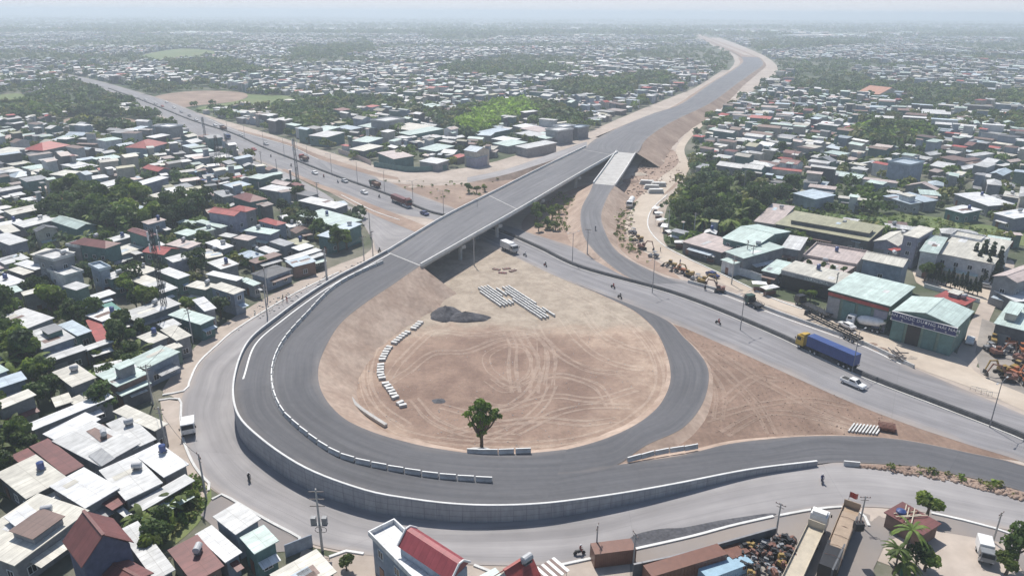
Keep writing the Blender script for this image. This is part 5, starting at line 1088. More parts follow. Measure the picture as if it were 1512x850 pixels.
def truck(name, label, cat_, ccol, kind, bcol, L=8.0):
    o = thing(name, label, cat_); cab(o, L/2-1.0, ccol)
    part(o, 'chassis', 'black', lambda b: [b.box((0, s*.45, .85), (L-.4, .18, .25)) for s in (-1, 1)] and [b.box((x, 0, .85), (.2, .8, .2)) for x in (-L*.35, 0, L*.3)])
    x0, x1 = -L/2, L/2-2.2; cx, ln = (x0+x1)/2, x1-x0
    if kind == 'box': c = part(o, 'cargo_box', 'paint_'+bcol, lambda b: b.box((cx,0,2.15), (ln,2.45,2.2)), .05)
    elif kind == 'dump':
        part(o, 'dump_bed', 'paint_'+bcol, lambda b: [b.box((cx,0,1.15),(ln,2.4,.15)), b.box((cx,-1.17,1.8),(ln,.1,1.3)), b.box((cx,1.17,1.8),(ln,.1,1.3)), b.box((x0+.05,0,1.7),(.1,2.24,1.1)), b.box((x1-.05,0,1.9),(.1,2.24,1.5))]+[b.box((x0+ln*i/6, s*1.25, 1.75),(.12,.1,1.3)) for i in range(7) for s in (-1,1)])
        part(o, 'load', 'soil', lambda b: b.sphere((cx,0,1.7),(ln*.48,1.1,.75),14,8))
    elif kind == 'flat':
        part(o, 'flatbed', 'paint_'+bcol, lambda b: [b.box((cx,0,1.15),(ln,2.45,.2))]+[b.box((x1,0,1.7),(.12,2.4,1.0))]+[b.box((x0+ln*i/6, s*1.2, 1.45),(.1,.08,.5)) for i in range(7) for s in (-1,1)])
    elif kind == 'mixer':
        part(o, 'drum', 'paint_'+bcol, lambda b: b.tube([(x1-.1,0,2.0),(x1-.9,0,2.1),(x1-2.4,0,2.35),(x0+1.4,0,2.65),(x0+.4,0,3.0),(x0,0,3.1)], [.5,1.05,1.25,1.0,.5,.42], 18))
        part(o, 'drum_stand', 'paint_darkgreen', lambda b: [b.box((x1-.2,0,1.4),(.3,1.6,1.0)), b.box((x0+.9,0,1.6),(.3,1.4,1.5)), b.box((x0-.1,0,1.9),(.7,.6,.15)), b.box((x0+.1,.0,3.55),(.7,.9,.5))])
    elif kind == 'tank':
        part(o, 'tank', 'paint_'+bcol, lambda b: b.tube([(x1,0,2.1),(x1-.3,0,2.1),(x0+.3,0,2.1),(x0,0,2.1)], [.8,1.15,1.15,.8], 18))
    for x in ([L/2-1.1, -L/2+1.2, -L/2+2.4] if L > 6.5 else [L/2-1.1, -L/2+1.3]):
        for s in (-1, 1): wheel(o, x, s*1.0)
    return o
def semi(name, label, ccol, kind, bcol, L=16.0, cabup=True):
    o = thing(name, label, 'truck'); xf = L/2
    if cabup:
        c = cab(o, xf-1.1, ccol, 2.5, 2.5, 2.1); part(c, 'air_deflector', 'paint_'+ccol, lambda b: b.prof([(xf-2.1,3.35),(xf-.4,3.35),(xf-1.3,3.85),(xf-2.1,3.85)], -1.0, 1.0))
        part(o, 'chassis', 'black', lambda b: b.box((xf-3.6,0,.8),(5.0,.9,.3)))
        for x in (xf-1.2, xf-4.3, xf-5.5):
            for s in (-1, 1): wheel(o, x, s*1.02)
        x1 = xf-2.9
    else: x1 = xf
    x0 = -L/2; ln = x1-x0; cx = (x0+x1)/2
    part(o, 'trailer_frame', 'black', lambda b: [b.box((cx, s*.5, 1.2),(ln,.2,.3)) for s in (-1,1)]+[b.box((x0+ln*i/9,0,1.2),(.15,2.4,.16)) for i in range(10)])
    if kind == 'container': part(o, 'container', 'paint_'+bcol, lambda b: [b.box((cx,0,2.75),(ln-.2,2.4,2.6))]+[b.box((x0+.3+(ln-.6)*i/26, s*1.22, 2.75),(.16,.05,2.4)) for i in range(27) for s in (-1,1)])
    elif kind == 'bare': part(o, 'side_rail', 'paint_'+bcol, lambda b: [b.box((cx,s*1.2,1.4),(ln,.08,.3)) for s in (-1,1)]+[b.box((x1-.1,0,1.9),(.15,2.4,1.0)), b.box((x0+.05,0,1.3),(.12,2.4,.5))])
    elif kind == 'bed': part(o, 'trailer_bed', 'paint_'+bcol, lambda b: [b.box((cx,0,1.45),(ln,2.45,.2))]+[b.box((cx,s*1.2,1.75),(ln,.06,.5)) for s in (-1,1)]+[b.box((x1-.1,0,2.1),(.12,2.45,1.4))])
    elif kind == 'slats': part(o, 'cargo_body', 'paint_'+bcol, lambda b: [b.box((cx,0,1.4),(ln,2.4,.15)), b.box((cx,0,3.15),(ln,2.3,.1))]+[b.box((cx,s*1.2,2.2),(ln,.08,1.6)) for s in (-1,1)]+[b.box((x0+ln*i/10, s*1.26, 2.2),(.14,.08,1.9)) for i in range(11) for s in (-1,1)]+[b.box((x0+.05,0,2.2),(.1,2.3,1.6)), b.box((x1-.05,0,2.2),(.1,2.3,1.6))])
    for x in (x0+1.0, x0+2.3, x0+3.6):
        for s in (-1, 1): wheel(o, x, s*1.02)
    return o
def car(label, col, pickup=False, L=4.6):
    o = thing('pickup_truck' if pickup else 'car', label, 'pickup' if pickup else 'car'); h = L/2; k = L/4.6
    low = [(-h,.35),(h,.35),(h,.75),(h-.2,.9),(.75,1.0),(-h+.1,1.0),(-h,.85)]
    if pickup:
        part(o, 'body', 'paint_'+col, lambda b: b.prof([(-h,.4),(h,.4),(h,.85),(h-.2,1.0),(.9*k,1.1),(-h,1.1)], -.9, .9), .05)
        cb = part(o, 'cabin', 'paint_'+col, lambda b: b.prof([(-.75*k,1.05),(1.3*k,1.05),(.65*k,1.72),(-.55*k,1.75)], -.78, .78), .04)
        part(o, 'load_bed', 'black', lambda b: b.box((-h+.85*k+.02,0,1.09), (1.45*k,1.5,.06)))
    else:
        part(o, 'body', 'paint_'+col, lambda b: b.prof(low, -.88, .88), .05)
        cb = part(o, 'cabin', 'paint_'+col, lambda b: b.prof([(-h+.35,.95),(1.15,.95),(.45,1.45),(-1.25,1.47)], -.76, .76), .04)
    x1, x2, z1, z2 = (1.3*k, .65*k, 1.1, 1.7) if pickup else (1.15, .45, 1.0, 1.43)
    part(cb, 'windscreen', 'glass_dark', lambda b: b.add([(x1-.03,-.68,z1),(x1-.03,.68,z1),(x2+.04,.64,z2),(x2+.04,-.64,z2),(x1-.2,-.68,z1),(x1-.2,.68,z1),(x2-.15,.64,z2),(x2-.15,-.64,z2)], [(0,1,2,3),(7,6,5,4),(0,4,5,1),(1,5,6,2),(2,6,7,3),(3,7,4,0)]))
    for s in (-1, 1):
        part(cb, 'side_window', 'glass_dark', lambda b: b.box((.1 if pickup else -.35, s*.79, (z1+z2)/2+.04), (1.2 if pickup else 1.9, .05, .34)))
        for x in (-h+.85, h-.85): wheel(o, x, s*.8, .34, .22)
    return o
def human(par, pts, m='paint_navy', name='person', riding=False, head_m=None):
    """one continuous skinned figure"""
    me = bpy.data.meshes.new(name)
    if riding: V = [(0,0,.85),(.06,0,1.12),(.16,0,1.38),(.2,0,1.5),(.24,0,1.64),(.35,.14,.86),(.42,.14,.45),(.38,-.14,.86),(.44,-.14,.45),(.16,.19,1.36),(.32,.26,1.12),(.55,.24,1.08),(.16,-.19,1.36),(.32,-.26,1.12),(.55,-.24,1.08),(.28,0,1.74),(.55,.14,.42),(.57,-.14,.42)]; rr = [.16,.15,.15,.065,.11,.095,.06,.095,.06,.07,.05,.04,.07,.05,.04,.1,.05,.05]
    else: V = [(0,0,.95),(0,0,1.2),(.02,0,1.42),(.02,0,1.52),(.03,0,1.66),(.06,.1,.5),(.02,.1,.08),(-.1,-.1,.5),(-.16,-.1,.08),(.02,.19,1.4),(.05,.25,1.12),(.12,.24,.88),(.02,-.19,1.4),(-.03,-.25,1.12),(.0,-.25,.88),(.04,0,1.74),(.14,.1,.05),(-.04,-.1,.05)]; rr = [.14,.13,.145,.06,.1,.08,.05,.08,.05,.065,.045,.035,.065,.045,.035,.09,.045,.045]
    E = [(0,1),(1,2),(2,3),(3,4),(4,15),(0,5),(5,6),(0,7),(7,8),(2,9),(9,10),(10,11),(2,12),(12,13),(13,14),(6,16),(8,17)]
    me.from_pydata(V, E, []); me.materials.append(MATS[m]); o = link(name, me, par); o.modifiers.new('skin', 'SKIN')
    for i, r in enumerate(rr): me.skin_vertices[0].data[i].radius = (r, r*(.8 if i in (0,1,2) else 1))
    me.skin_vertices[0].data[0].use_root = True
    s = o.modifiers.new('sub', 'SUBSURF'); s.levels = s.render_levels = 1
    hd = MB().sphere((V[4][0]+.02,0,V[4][2]+.05), (.105,.095,.125), 12, 8); hd.sphere((V[4][0]+.12,0,V[4][2]+.03), (.03,.02,.03), 6, 4); hd.build('head_skin', 'skin', o)
    MB().sphere((V[4][0]-.01,0,V[4][2]+.1), (.135,.125,.13), 12, 8).build('helmet' if riding else 'hat', head_m or 'paint_white', o)
    return o
def motorbike(label, col, loc, rz, shirt='paint_navy', plab=''):
    o = thing('motorbike', label, 'motorbike', loc, rz)
    part(o, 'frame', 'paint_'+col, lambda b: [b.tube([(-.55,0,.65),(-.1,0,.45),(.25,0,.5),(.5,0,.95)], [.12,.16,.12,.08], 8), b.box((-.35,0,.62),(.7,.22,.2))])
    part(o, 'seat', 'black', lambda b: b.box((-.25,0,.78),(.75,.26,.1))); part(o, 'handlebar', 'black', lambda b: b.tube([(.5,-.32,1.02),(.55,0,1.0),(.5,.32,1.02)], .025, 6)); part(o, 'fork', 'steel_grey', lambda b: b.tube([(.5,0,1.0),(.68,0,.3)], .04, 6))
    for x in (-.6, .68):
        w = MB().tube([(x,-.05,.3),(x,.05,.3)], .3, 16).build('wheel', 'rubber', o)
    p = human(None, None, shirt, riding=True); p.location = loc; p.rotation_euler = (0, 0, rz); tag(p, plab, 'person'); LASTP[0] = p; return o
def heading(a, b): p, q = P(*a), P(*b); return math.atan2(q.y-p.y, q.x-p.x)
def put(o, px_, a=None, b=None, rz=None, z=.06, s=None):
    o.location = P(px_[0], px_[1], z) if len(px_) == 2 else P(*px_); o.rotation_euler = (0, 0, rz if rz is not None else heading(a, b))
    if s: o.scale = (s, s, s)
    return o
RHT = ((1250,545),(1150,500)); RHT2 = ((900,412),(1300,570))
put(semi('articulated_truck', 'yellow cab lorry hauling a long dark blue container beside the median', 'yellow', 'container', 'blue', 15.5), (1219,528), *RHT, z=.1)
put(car('white double cab pickup on the highway below the blue container lorry', 'white', True, 5.3), (1259,569), (1150,522), (1260,568), z=.1)
put(truck('box_truck', 'white cab truck parked at the kerb of the ring road', 'truck', 'white', 'flat', 'white', 6.5), (279,634), (279,640), (275,610), rz=heading((279,600),(281,650)), z=.1)
put(truck('box_truck', 'pale bodied truck coming out from under the overpass', 'truck', 'silver', 'box', 'white', 7.5), (752,371), (800,392), (745,368), z=.1, rz=heading((735,366),(775,384)))
put(semi('articulated_truck', 'dark red slatted lorry just left of the overpass', 'darkred', 'slats', 'darkred', 14), (593,302), (560,286), (625,313), z=.1)
put(truck('dump_truck', 'dark tipper on the upper carriageway right of the white cars', 'truck', 'darkgreen', 'dump', 'rust', 7), (554,276), (600,296), (550,276), z=.1)
put(truck('dump_truck', 'dark red tipper beside the roadside mast on the upper carriageway', 'truck', 'red', 'dump', 'brown', 8), (449,237), (500,256), (440,234), z=.1)
put(truck('dump_truck', 'small brown tipper high up the highway near the bend', 'truck', 'grey', 'dump', 'brown', 8), (330,192), (370,206), (320,186), z=.1)
put(truck('box_truck', 'blue truck high up the highway near the drilling rig', 'truck', 'blue', 'box', 'grey', 7), (336,205), (320,196), (345,208), z=.1)
for p_, c_, l_ in [((538,286),'white','white car below the dark tipper on the lower carriageway'), ((509,269),'silver','silver car beside the median above the white car'), ((627,317),'navy','dark car nosing under the overpass'), ((393,214),'silver','silver car on the upper carriageway above the roadside mast'),
                   ((290,178),'white','white car in the far queue, lowest'), ((280,172),'grey','grey car in the far queue, middle'), ((268,166),'silver','silver car in the far queue, third'), ((257,160),'white','white car in the far queue, uppermost'), ((240,158),'red','red car on the far stretch above the queue'), ((246,152),'white','white car on the far upper carriageway')]:
    put(car(l_, c_), p_, (480,255), (580,295), z=.1)
for p_, h_, c_, sh, l_, pl in [((368,709),((360,690),(372,715)),'black','paint_black','dark motorbike on the ring road below the lone kerbside truck','person in black riding the motorbike on the lower left ring road'), ((1213,711),((1212,690),(1214,715)),'black','paint_navy','black motorbike beside the open end of the retaining wall','person in navy riding past the end of the retaining wall'),
                          ((805,393),((780,380),(840,410)),'red','paint_black','motorbike on the highway below the right end of the overpass','person riding alone on the highway near the stacked kerbs'), ((879,340),((870,360),(885,320)),'grey','paint_grey','motorbike climbing the curved ramp','person in grey riding up the curved ramp'),
                          ((162/3+506,372),((560,372),(600,350)),'black','paint_darkgreen','motorbike at the corner of the overpass and service road','person in green riding beside the overpass corner'), ((855,818),((830,820),(870,815)),'black','paint_darkred','motorbike at the kerb left of the rusty container','person in dark red on the motorbike left of the rusty container'),
                          ((499,270),((540,285),(490,265)),'blue','paint_white','motorbike high on the highway beside the median','person in white riding high on the highway')]:
    q = P(*p_, 2.9 if p_ == (879,340) else .08); motorbike(l_, c_, q, heading(*h_), sh, pl)
for k, (p_, m_, l_) in enumerate([((418,443),'paint_black','person in black walking on the sandy verge outside the kerb'), ((424,446),'paint_red','person in red walking on the sandy verge beside another'), ((975,372),'paint_black','person standing on the sandy lot beside parked rollers'), ((1004,390),'paint_navy','person in navy standing among the parked machines')]):
    p = human(None, None, m_); p.location = P(*p_, .05); p.rotation_euler = (0,0,k*1.7); tag(p, l_, 'person')
# parked trucks and trailers on the sandy lot
D1 = ((1240,500),(1180,470))
put(truck('tractor_unit', 'dark green lorry cab parked alone on the sandy frontage lot', 'truck', 'darkgreen', 'flat', 'black', 5.6), (1112,452), *D1)
put(truck('flatbed_truck', 'black flatbed truck parked in front of the open workshop', 'truck', 'black', 'flat', 'black', 12), (1200,459), *D1)
put(semi('low_trailer', 'long bare black trailer parked by the concrete barrier', 'black', 'bare', 'black', 17, False), (1228,488), *D1)
put(truck('mixer_truck', 'white concrete mixer truck parked outside the warehouses', 'truck', 'white', 'mixer', 'white', 9), (1277,485), (1330,500), (1250,478))
put(car('white car parked nose to nose with the mixer truck', 'white'), (1250,483), *D1)
put(truck('tanker_truck', 'white tanker parked where the sandy track bends', 'truck', 'white', 'tank', 'white', 9.5), (931,304), (938,290), (922,318))
put(car('small pale car parked at the lot edge below the tanker', 'silver'), (1027,368), (1000,350), (1040,380)); put(car('dark car in the open yard left of the workshop', 'navy'), (1052,408), (1000,390), (1080,425))
put(car('silver car parked by the far lane of the machine yard', 'silver'), (1457,425), (1430,420), (1490,432)); put(car('white car on the side street beside the signboard warehouse', 'white'), (1432,505), (1420,540), (1450,450))
# machines
def excavator(label, col):
    o = thing('excavator', label, 'excavator')
    for s in (-1, 1): part(o, 'track', 'rubber', lambda b: b.prof([(-1.7,.15),(-1.4,0),(1.4,0),(1.7,.15),(1.8,.5),(1.5,.85),(-1.5,.85),(-1.8,.5)], s*1.0-.25, s*1.0+.25))
    part(o, 'house', 'paint_'+col, lambda b: [b.box((-.5,0,1.5),(2.8,2.3,.9)), b.box((-1.4,0,2.1),(1.0,2.2,.4))], .06)
    c = part(o, 'cab', 'paint_'+col, lambda b: b.box((.4,.65,2.1),(1.3,.9,1.5)), .05); part(c, 'window', 'glass_dark', lambda b: [b.box((.4,1.12,2.3),(1.0,.04,.9)), b.box((1.07,.65,2.3),(.04,.7,.9))])
    part(o, 'boom', 'paint_'+col, lambda b: [b.tube([(.7,-.3,1.7),(2.2,-.3,4.2),(4.3,-.3,4.3)], [.28,.32,.2], 4)]); part(o, 'arm', 'paint_'+col, lambda b: b.tube([(4.3,-.3,4.5),(5.3,-.3,1.6)], [.24,.16], 4)); part(o, 'bucket', 'black', lambda b: b.prof([(4.8,.4),(5.6,.5),(5.5,1.6),(5.0,1.5)], -.75, .15))
    return o
def roller(label, col):
    o = thing('road_roller', label, 'roller')
    part(o, 'drum', 'steel_grey', lambda b: b.tube([(1.6,-.95,.7),(1.6,.95,.7)], .7, 20)); part(o, 'yoke', 'paint_'+col, lambda b: [b.box((1.3,s*1.05,.8),(1.9,.12,.35)) for s in (-1,1)]+[b.box((.45,0,.9),(.3,2.1,.5))])
    part(o, 'body', 'paint_'+col, lambda b: b.box((-1.1,0,1.3),(2.2,1.5,.9)), .08); part(o, 'canopy', 'paint_'+col, lambda b: [b.box((-.4,0,2.75),(1.6,1.6,.1))]+[b.box((-.4+a*.7,d*.7,2.1),(.07,.07,1.3)) for a in (-1,1) for d in (-1,1)])
    for s in (-1, 1): wheel(o, -1.2, s*.95, .7, .45)
    return o
def loader(label, col):
    o = thing('wheel_loader', label, 'loader')
    part(o, 'body', 'paint_'+col, lambda b: b.box((-1.2,0,1.5),(2.6,1.5,1.0)), .1); c = part(o, 'cab', 'paint_'+col, lambda b: b.box((.2,0,2.3),(1.2,1.3,1.5)), .05); part(c, 'window', 'glass_dark', lambda b: b.box((.2,0,2.45),(1.25,1.35,.8)))
    part(o, 'lift_arm', 'paint_'+col, lambda b: [b.tube([(.7,s*.5,1.9),(2.4,s*.5,1.4),(3.0,s*.5,.6)], .13, 6) for s in (-1,1)]+[b.box((2.2,0,1.45),(.15,1.0,.15))]); part(o, 'bucket', 'black', lambda b: b.prof([(2.9,.15),(4.0,.1),(3.3,.35),(3.1,1.1),(2.9,1.1)], -1.3, 1.3))
    for x in (-1.4, 1.2):
        for s in (-1, 1): wheel(o, x, s*.95, .7, .45)
    return o
protos = dict(e=excavator('', 'dullyellow'), r=roller('', 'grey'), l=loader('', 'dullyellow'), eo=excavator('', 'orange'), ed=excavator('', 'rust'), lr=loader('', 'orange'))
LOTM = [('r',(934,345),120,'road roller, uppermost in the machine row by the curved ramp'), ('l',(942,356),200,'wheel loader below the uppermost road roller'), ('ed',(948,368),-30,'rust brown excavator third from the top of the roadside machine row'), ('r',(965,380),150,'road roller beside the standing person on the sandy lot'),
 ('l',(990,394),150,'dull yellow loader just above the orange machine by the barrier'), ('lr',(1003,402),150,'orange loader in the middle of the machine row by the barrier'), ('e',(1017,408),140,'dull yellow excavator right of the orange loader by the barrier'), ('r',(1028,414),150,'grey roller second from the lower end of the roadside row'), ('e',(1037,419),-20,'dull yellow excavator at the lower end of the tight roadside row'), ('ed',(1062,431),160,'rust brown excavator standing apart below the roadside row')]
YARD = [('l',(1466,506),60,''), ('e',(1477,498),20,''), ('eo',(1490,510),100,''), ('r',(1484,520),200,''), ('e',(1500,500),250,''), ('ed',(1472,525),0,''), ('lr',(1508,520),70,''), ('l',(1494,492),160,''), ('e',(1478,551),190,''), ('eo',(1500,556),20,''), ('ed',(1488,562),160,''), ('lr',(1512,566),80,''), ('r',(1462,517),10,''), ('ed',(1506,535),300,''), ('l',(1500,546),30,'')]
WRD = dict(e='dull yellow excavator', r='grey road roller', l='dull yellow wheel loader', eo='orange excavator', ed='rust brown excavator', lr='orange wheel loader')
for k, (t, p_, an, l_) in enumerate(LOTM+YARD):
    o = place(protos[t], P(*p_, .05), R(an), l_, 'machines parked on the sandy lot' if k < len(LOTM) else 'machines in the equipment yard', scale=(.78,)*3)
    if not l_: AUTO.append((o, WRD[t]+' in the crowded yard', o.location.x, o.location.y))
# --- bottom right yard: scrap, lorry, heap
def heap(name, c, rx, ry, h, m, label, cat_, seed=1, kind=None):
    mb = MB(); n, k = 26, 9; z = c.z
    for j in range(k+1):
        t = j/k
        for i in range(n):
            a = i*6.283/n; r = (1-t)*(1+.22*noise.noise(Vector((math.cos(a)*1.5+seed, math.sin(a)*1.5, t)))); mb.v.append((c.x+rx*r*math.cos(a), c.y+ry*r*math.sin(a), z-.05+h*(t**.75)*(1+.15*noise.noise(Vector((a*2, t*3, seed))))))
    mb.f = [(j*n+i, j*n+(i+1) % n, (j+1)*n+(i+1) % n, (j+1)*n+i) for j in range(k) for i in range(n)]; o = mb.build(name, m); tag(o, label, cat_, None, kind); return o
q = P(658,466); heap('gravel_heap', q, 4.6, 4.2, 2.9, 'gravel_black', 'rounded black gravel heap, taller of the touching pair', 'gravel heap', 1)
q = P(688,470); heap('gravel_heap', q, 6.2, 3.0, 2.0, 'gravel_black', 'low black gravel heap stretching from the taller heap', 'gravel heap', 4)
q = P(648,592); heap('gravel_heap', q, 1.6, 1.3, .35, 'gravel_black', 'small flat dark gravel patch left of the lone tree', 'gravel heap', 7)
q = P(708,664); heap('sand_heap', q, 2.6, 1.0, .5, 'concrete', 'grey rubble heap at the foot of the lone tree', 'rubble heap', 3)
put(semi('articulated_truck', 'white cab lorry with a long pale flat trailer parked in the yard', 'white', 'bed', 'beige', 17), (1188,822), rz=heading((1168,862),(1205,783)), z=.08)
o = put(semi('trailer', 'sand coloured long tipping trailer between the lorry and the lane', 'sandy', 'bed', 'sandy', 15, False), (1240,800), rz=heading((1222,845),(1254,762)), z=.08)
tb = thing('tarpaulin_stack', 'tan tarpaulin covered load on the long tipping trailer', 'load', P(1240,800,1.62), heading((1222,845),(1254,762)))
part(tb, 'tarpaulin', 'paint_sandy', lambda b: b.prof([(-7,0),(7,0),(6.8,.9),(3,1.15),(-2,.95),(-6.8,.8)], -1.1, 1.1), .1); part(tb, 'rope', 'paint_brown', lambda b: [b.tube([(x,-1.15,0),(x,-1.14,1.0),(x,0,1.2),(x,1.14,1.0),(x,1.15,0)], .04, 5) for x in (-5,-2.5,0,2.5,5)])
# flag
fl = thing('flag', 'red flag on a thin pole by the kerb corner', 'flag', P(1249,757,.1)); part(fl, 'pole', 'steel_grey', lambda b: b.tube([(0,0,0),(0,0,4.2)], .04, 6))
fb = MB(); [fb.v.append((x*.18, .12*math.sin(x*.9), 3.1+z*1.0-.06*x)) for z in (0, 1) for x in range(9)]; fb.f = [(i, i+1, i+10, i+9) for i in range(8)]; fb.v += [(a, b+.02, c) for a, b, c in fb.v[:18]]; fb.f += [(i+19, i+18, i+27, i+28) for i in range(8)]; fb.build('flag_cloth', 'paint_red', fl)
# scrap heap: engines and frames as individual objects
sp = []
for m_ in ('black','rust','grey','yellow'):
    o = thing('scrap_engine', '', 'scrap'); part(o, 'block', 'paint_'+('dullyellow' if m_ == 'yellow' else m_), lambda b: [b.box((0,0,.45),(1.2,.6,.7)), b.box((.2,0,.95),(.7,.4,.35))]); part(o, 'flywheel', 'paint_rust', lambda b: b.tube([(-.75,0,.45),(-.6,0,.45)], .4, 12)); part(o, 'pipe', 'steel_grey', lambda b: b.tube([(-.3,.35,.5),(.2,.5,.7),(.6,.4,.3)], .07, 6)); sp.append(o)
g = random.Random(3); n = 0; SC = [(1082,825),(1100,806),(1140,798),(1172,797),(1176,812),(1168,826),(1155,850),(1105,850)]
for _ in range(400):
    a, b = g.uniform(1080,1178), g.uniform(795,850)
    if n < 120 and inpoly(a, b, SC): k = g.choice((0,0,0,1,1,2,2,0,0,0,2)) if g.random() < .93 else 3; q = P(a, b, g.choice((0,0,.5,.9))); place(sp[k], q, g.uniform(0,6), 'greasy %s engine or axle lying in the scrap heap of the yard' % ('black','rusty','grey','yellow')[k], 'scrap engines heaped in the yard, %s' % ('black','rusty','grey','yellow')[k], scale=(g.uniform(.6,1.1),)*3); n += 1
def container(label, px_, a, b, col, L=6.0, z=.05, h=2.5, w=2.4):
    o = thing('shipping_container', label, 'container', P(*px_, z), heading(a, b)); part(o, 'shell', 'paint_'+col, lambda m: [m.box((0,0,h/2),(L,w,h))]+[m.box((-L/2+L*(i+.5)/22, s*(w/2+.02), h/2),(.12,.05,h-.3)) for i in range(22) for s in (-1,1)])
    part(o, 'door', 'paint_'+col, lambda m: [m.box((L/2+.04, s*w/4, h/2),(.06,w/2-.06,h-.15)) for s in (-1,1)]+[m.tube([(L/2+.1,s*.2,.1),(L/2+.1,s*.2,h-.1)], .03, 5) for s in (-1,1)]); return o
container('rusty red shipping container between the kerb and the yard wall', (904,826), (880,824), (928,818), 'rust', 6.2)
container('long brown container end-on beside the scrap heap, lower of two', (1010,846), (965,865), (1072,832), 'brown', 12.5); container('short dark brown container next to the scrap heap', (1084,824), (1070,828), (1098,816), 'brown', 3.4, h=1.6)
container('light blue container beside the scrap heap', (1070,846), (1036,862), (1100,838), 'cyan', 8, h=1.5); container('black box standing in for a shadow behind the trailer tail', (1225,838), (1218,860), (1234,815), 'black', 6)  # the black container stands in for a boxy shadow by the trailer
# long wall along the pavement of the yard
def longwall(name, label, L, h, t, m, cat_='wall', top=None):
    pth = resample(px3(L, 0), 3); o = thing(name, label, cat_, tuple(pth[0])); pp = [p-o.location for p in pth]
    sweep(pp, [(-t/2,-.1),(-t/2,h),(t/2,h),(t/2,-.1)]).build('wall_body', m, o)
    if top: sweep(pp, [(-t/2-.05,h),(-t/2-.05,h+.12),(t/2+.05,h+.12),(t/2+.05,h)]).build('wall_cap', top, o)
    return o
longwall('yard_wall', 'sheet metal wall coloured dark for shade along the scrap yard pavement', [(934,852),(1000,838),(1080,815),(1143,797)], 2.3, .2, 'wall_dark', top='steel_grey')  # dark wall colour carries the shade on the side facing the camera
longwall('yard_wall', 'tall dark wall beside the narrow concrete lane', [(1262,782),(1240,830),(1225,862)], 2.6, .25, 'wall_dark')
longwall('yard_wall', 'low white wall with cypress-like conifers behind it', [(1364,424),(1400,434),(1446,447)], 1.2, .25, 'white_paint')
longwall('yard_wall', 'corrugated bluish fence at the kerb bend below the roadside houses', [(422,822),(445,816),(462,806)], 2.2, .15, 'wall_blue')
longwall('yard_wall', 'pale grey sheet fence around the lot beside the mint barns', [(1072,402),(1100,408),(1128,418)], 2.4, .15, 'wall_white')
longwall('yard_wall', 'dusty pink wall along the dirt frontage beyond the highway', [(500,226),(530,236),(548,244)], 2.4, .2, 'roof_pink')
longwall('yard_wall', 'teal fence in front of the curved pink roofed building', [(552,246),(600,254),(622,254),(660,251)], 2.6, .2, 'wall_teal')
# shed with planks, tank, small truck
sh = thing('shed', 'dark red brown shack roofed with loose planks by the sandy plot', 'shed', P(1342,785), R(-58))
part(sh, 'wall', 'wall_brick', lambda b: b.box((0,0,1.25),(5.6,4.4,2.5))); part(sh, 'roof', 'roof_maroon', lambda b: b.box((0,0,2.65),(6.2,5,.16)))
for k in range(9): part(sh, 'plank', 'paint_beige' if k % 3 else 'paint_brown', lambda b: b.box((-1.6+k*.22, .3*math.sin(k), 2.8+.03*k), (.16, 4.2, .05), rz=.5*math.sin(k*2.1)))
bt = thing('water_tank', 'blue plastic water tank beside the plank roofed shack', 'water tank', P(1325,778)); part(bt, 'tank_body', 'paint_blue', lambda b: b.tube([(0,0,2.0),(0,0,2.1),(0,0,3.2),(0,0,3.5)], [.5,.72,.72,.25], 14)); part(bt, 'stand', 'steel_grey', lambda b: [b.box((x,y,1),(.12,.12,2)) for x in (-.5,.5) for y in (-.5,.5)]+[b.box((0,0,1.96),(1.2,1.2,.08))])
put(truck('box_truck', 'small white box truck parked on the sandy plot', 'truck', 'grey', 'box', 'white', 5.6), (1452,822), rz=heading((1448,806),(1458,845)), z=.05, s=.78)
# debris row
# ------------------------------------------------------------------ barriers and blocks
jb = thing('traffic_barrier', '', 'barrier'); part(jb, 'barrier_body', 'concrete', lambda b: b.prof([(-.3,0),(.3,0),(.28,.15),(.13,.4),(.1,.85),(-.1,.85),(-.13,.4),(-.28,.15)], -1.35, 1.35)); part(jb, 'cap_line', 'white_paint', lambda b: b.box((0,0,.87),(.22,2.7,.04)))
MED = [(566,388,7),(500,420,6.6),(450,468,6.0),(418,505,5.5),(403,540,5.1),(403,575,4.7),(415,605,4.4),(430,622,4.2),(450,640,3.9),(480,662,3.6),(510,677,3.4),(555,689,3.1),(604,698,2.9),(650,705,2.7),(700,709,2.55),(728,711,2.45)]
mpth = resample(cat(WQ(MED), 8), 2.95)
# keep them on the road surface: height from the nearest loop section
secs = list(zip(cat(lo, 8), cat(li, 8)))
def roadz(p):
    best = min(secs, key=lambda s: abs((p-s[0]).xy.dot(Vector(((s[1]-s[0]).xy.normalized().y, -(s[1]-s[0]).xy.normalized().x))))+(0 if (p-s[0]).xy.length < (s[1]-s[0]).xy.length*1.3 else 99)); return best[0].z
for a, b in zip(mpth, mpth[1:]):
    m_ = (a+b)/2; m_.z = roadz(m_)+.01; place(jb, m_, math.atan2(b.y-a.y, b.x-a.x)-math.pi/2, 'white topped concrete block in the curved divider along the raised loop', 'concrete blocks dividing the loop')
for L in ([(690,668),(712,669),(735,669),(760,668),(785,667)],):
    q = [P(x, y, 2.5) for x, y in L]
    for a, b in zip(q, q[1:]): m_ = (a+b)/2; place(jb, m_, math.atan2(b.y-a.y, b.x-a.x)-math.pi/2, 'concrete block in the short row below the lone tree', 'concrete blocks below the lone tree')
q = [P(x, y, z) for x, y, z in [(926,681,1.55),(946,676,1.5),(966,671,1.4),(988,667,1.35),(1010,664,1.3),(1030,661,1.2)]]
for a, b in zip(q, q[1:]): m_ = (a+b)/2; place(jb, m_, math.atan2(b.y-a.y, b.x-a.x)-math.pi/2, 'concrete block in the row on the nose between the two loop branches', 'concrete blocks on the nose')
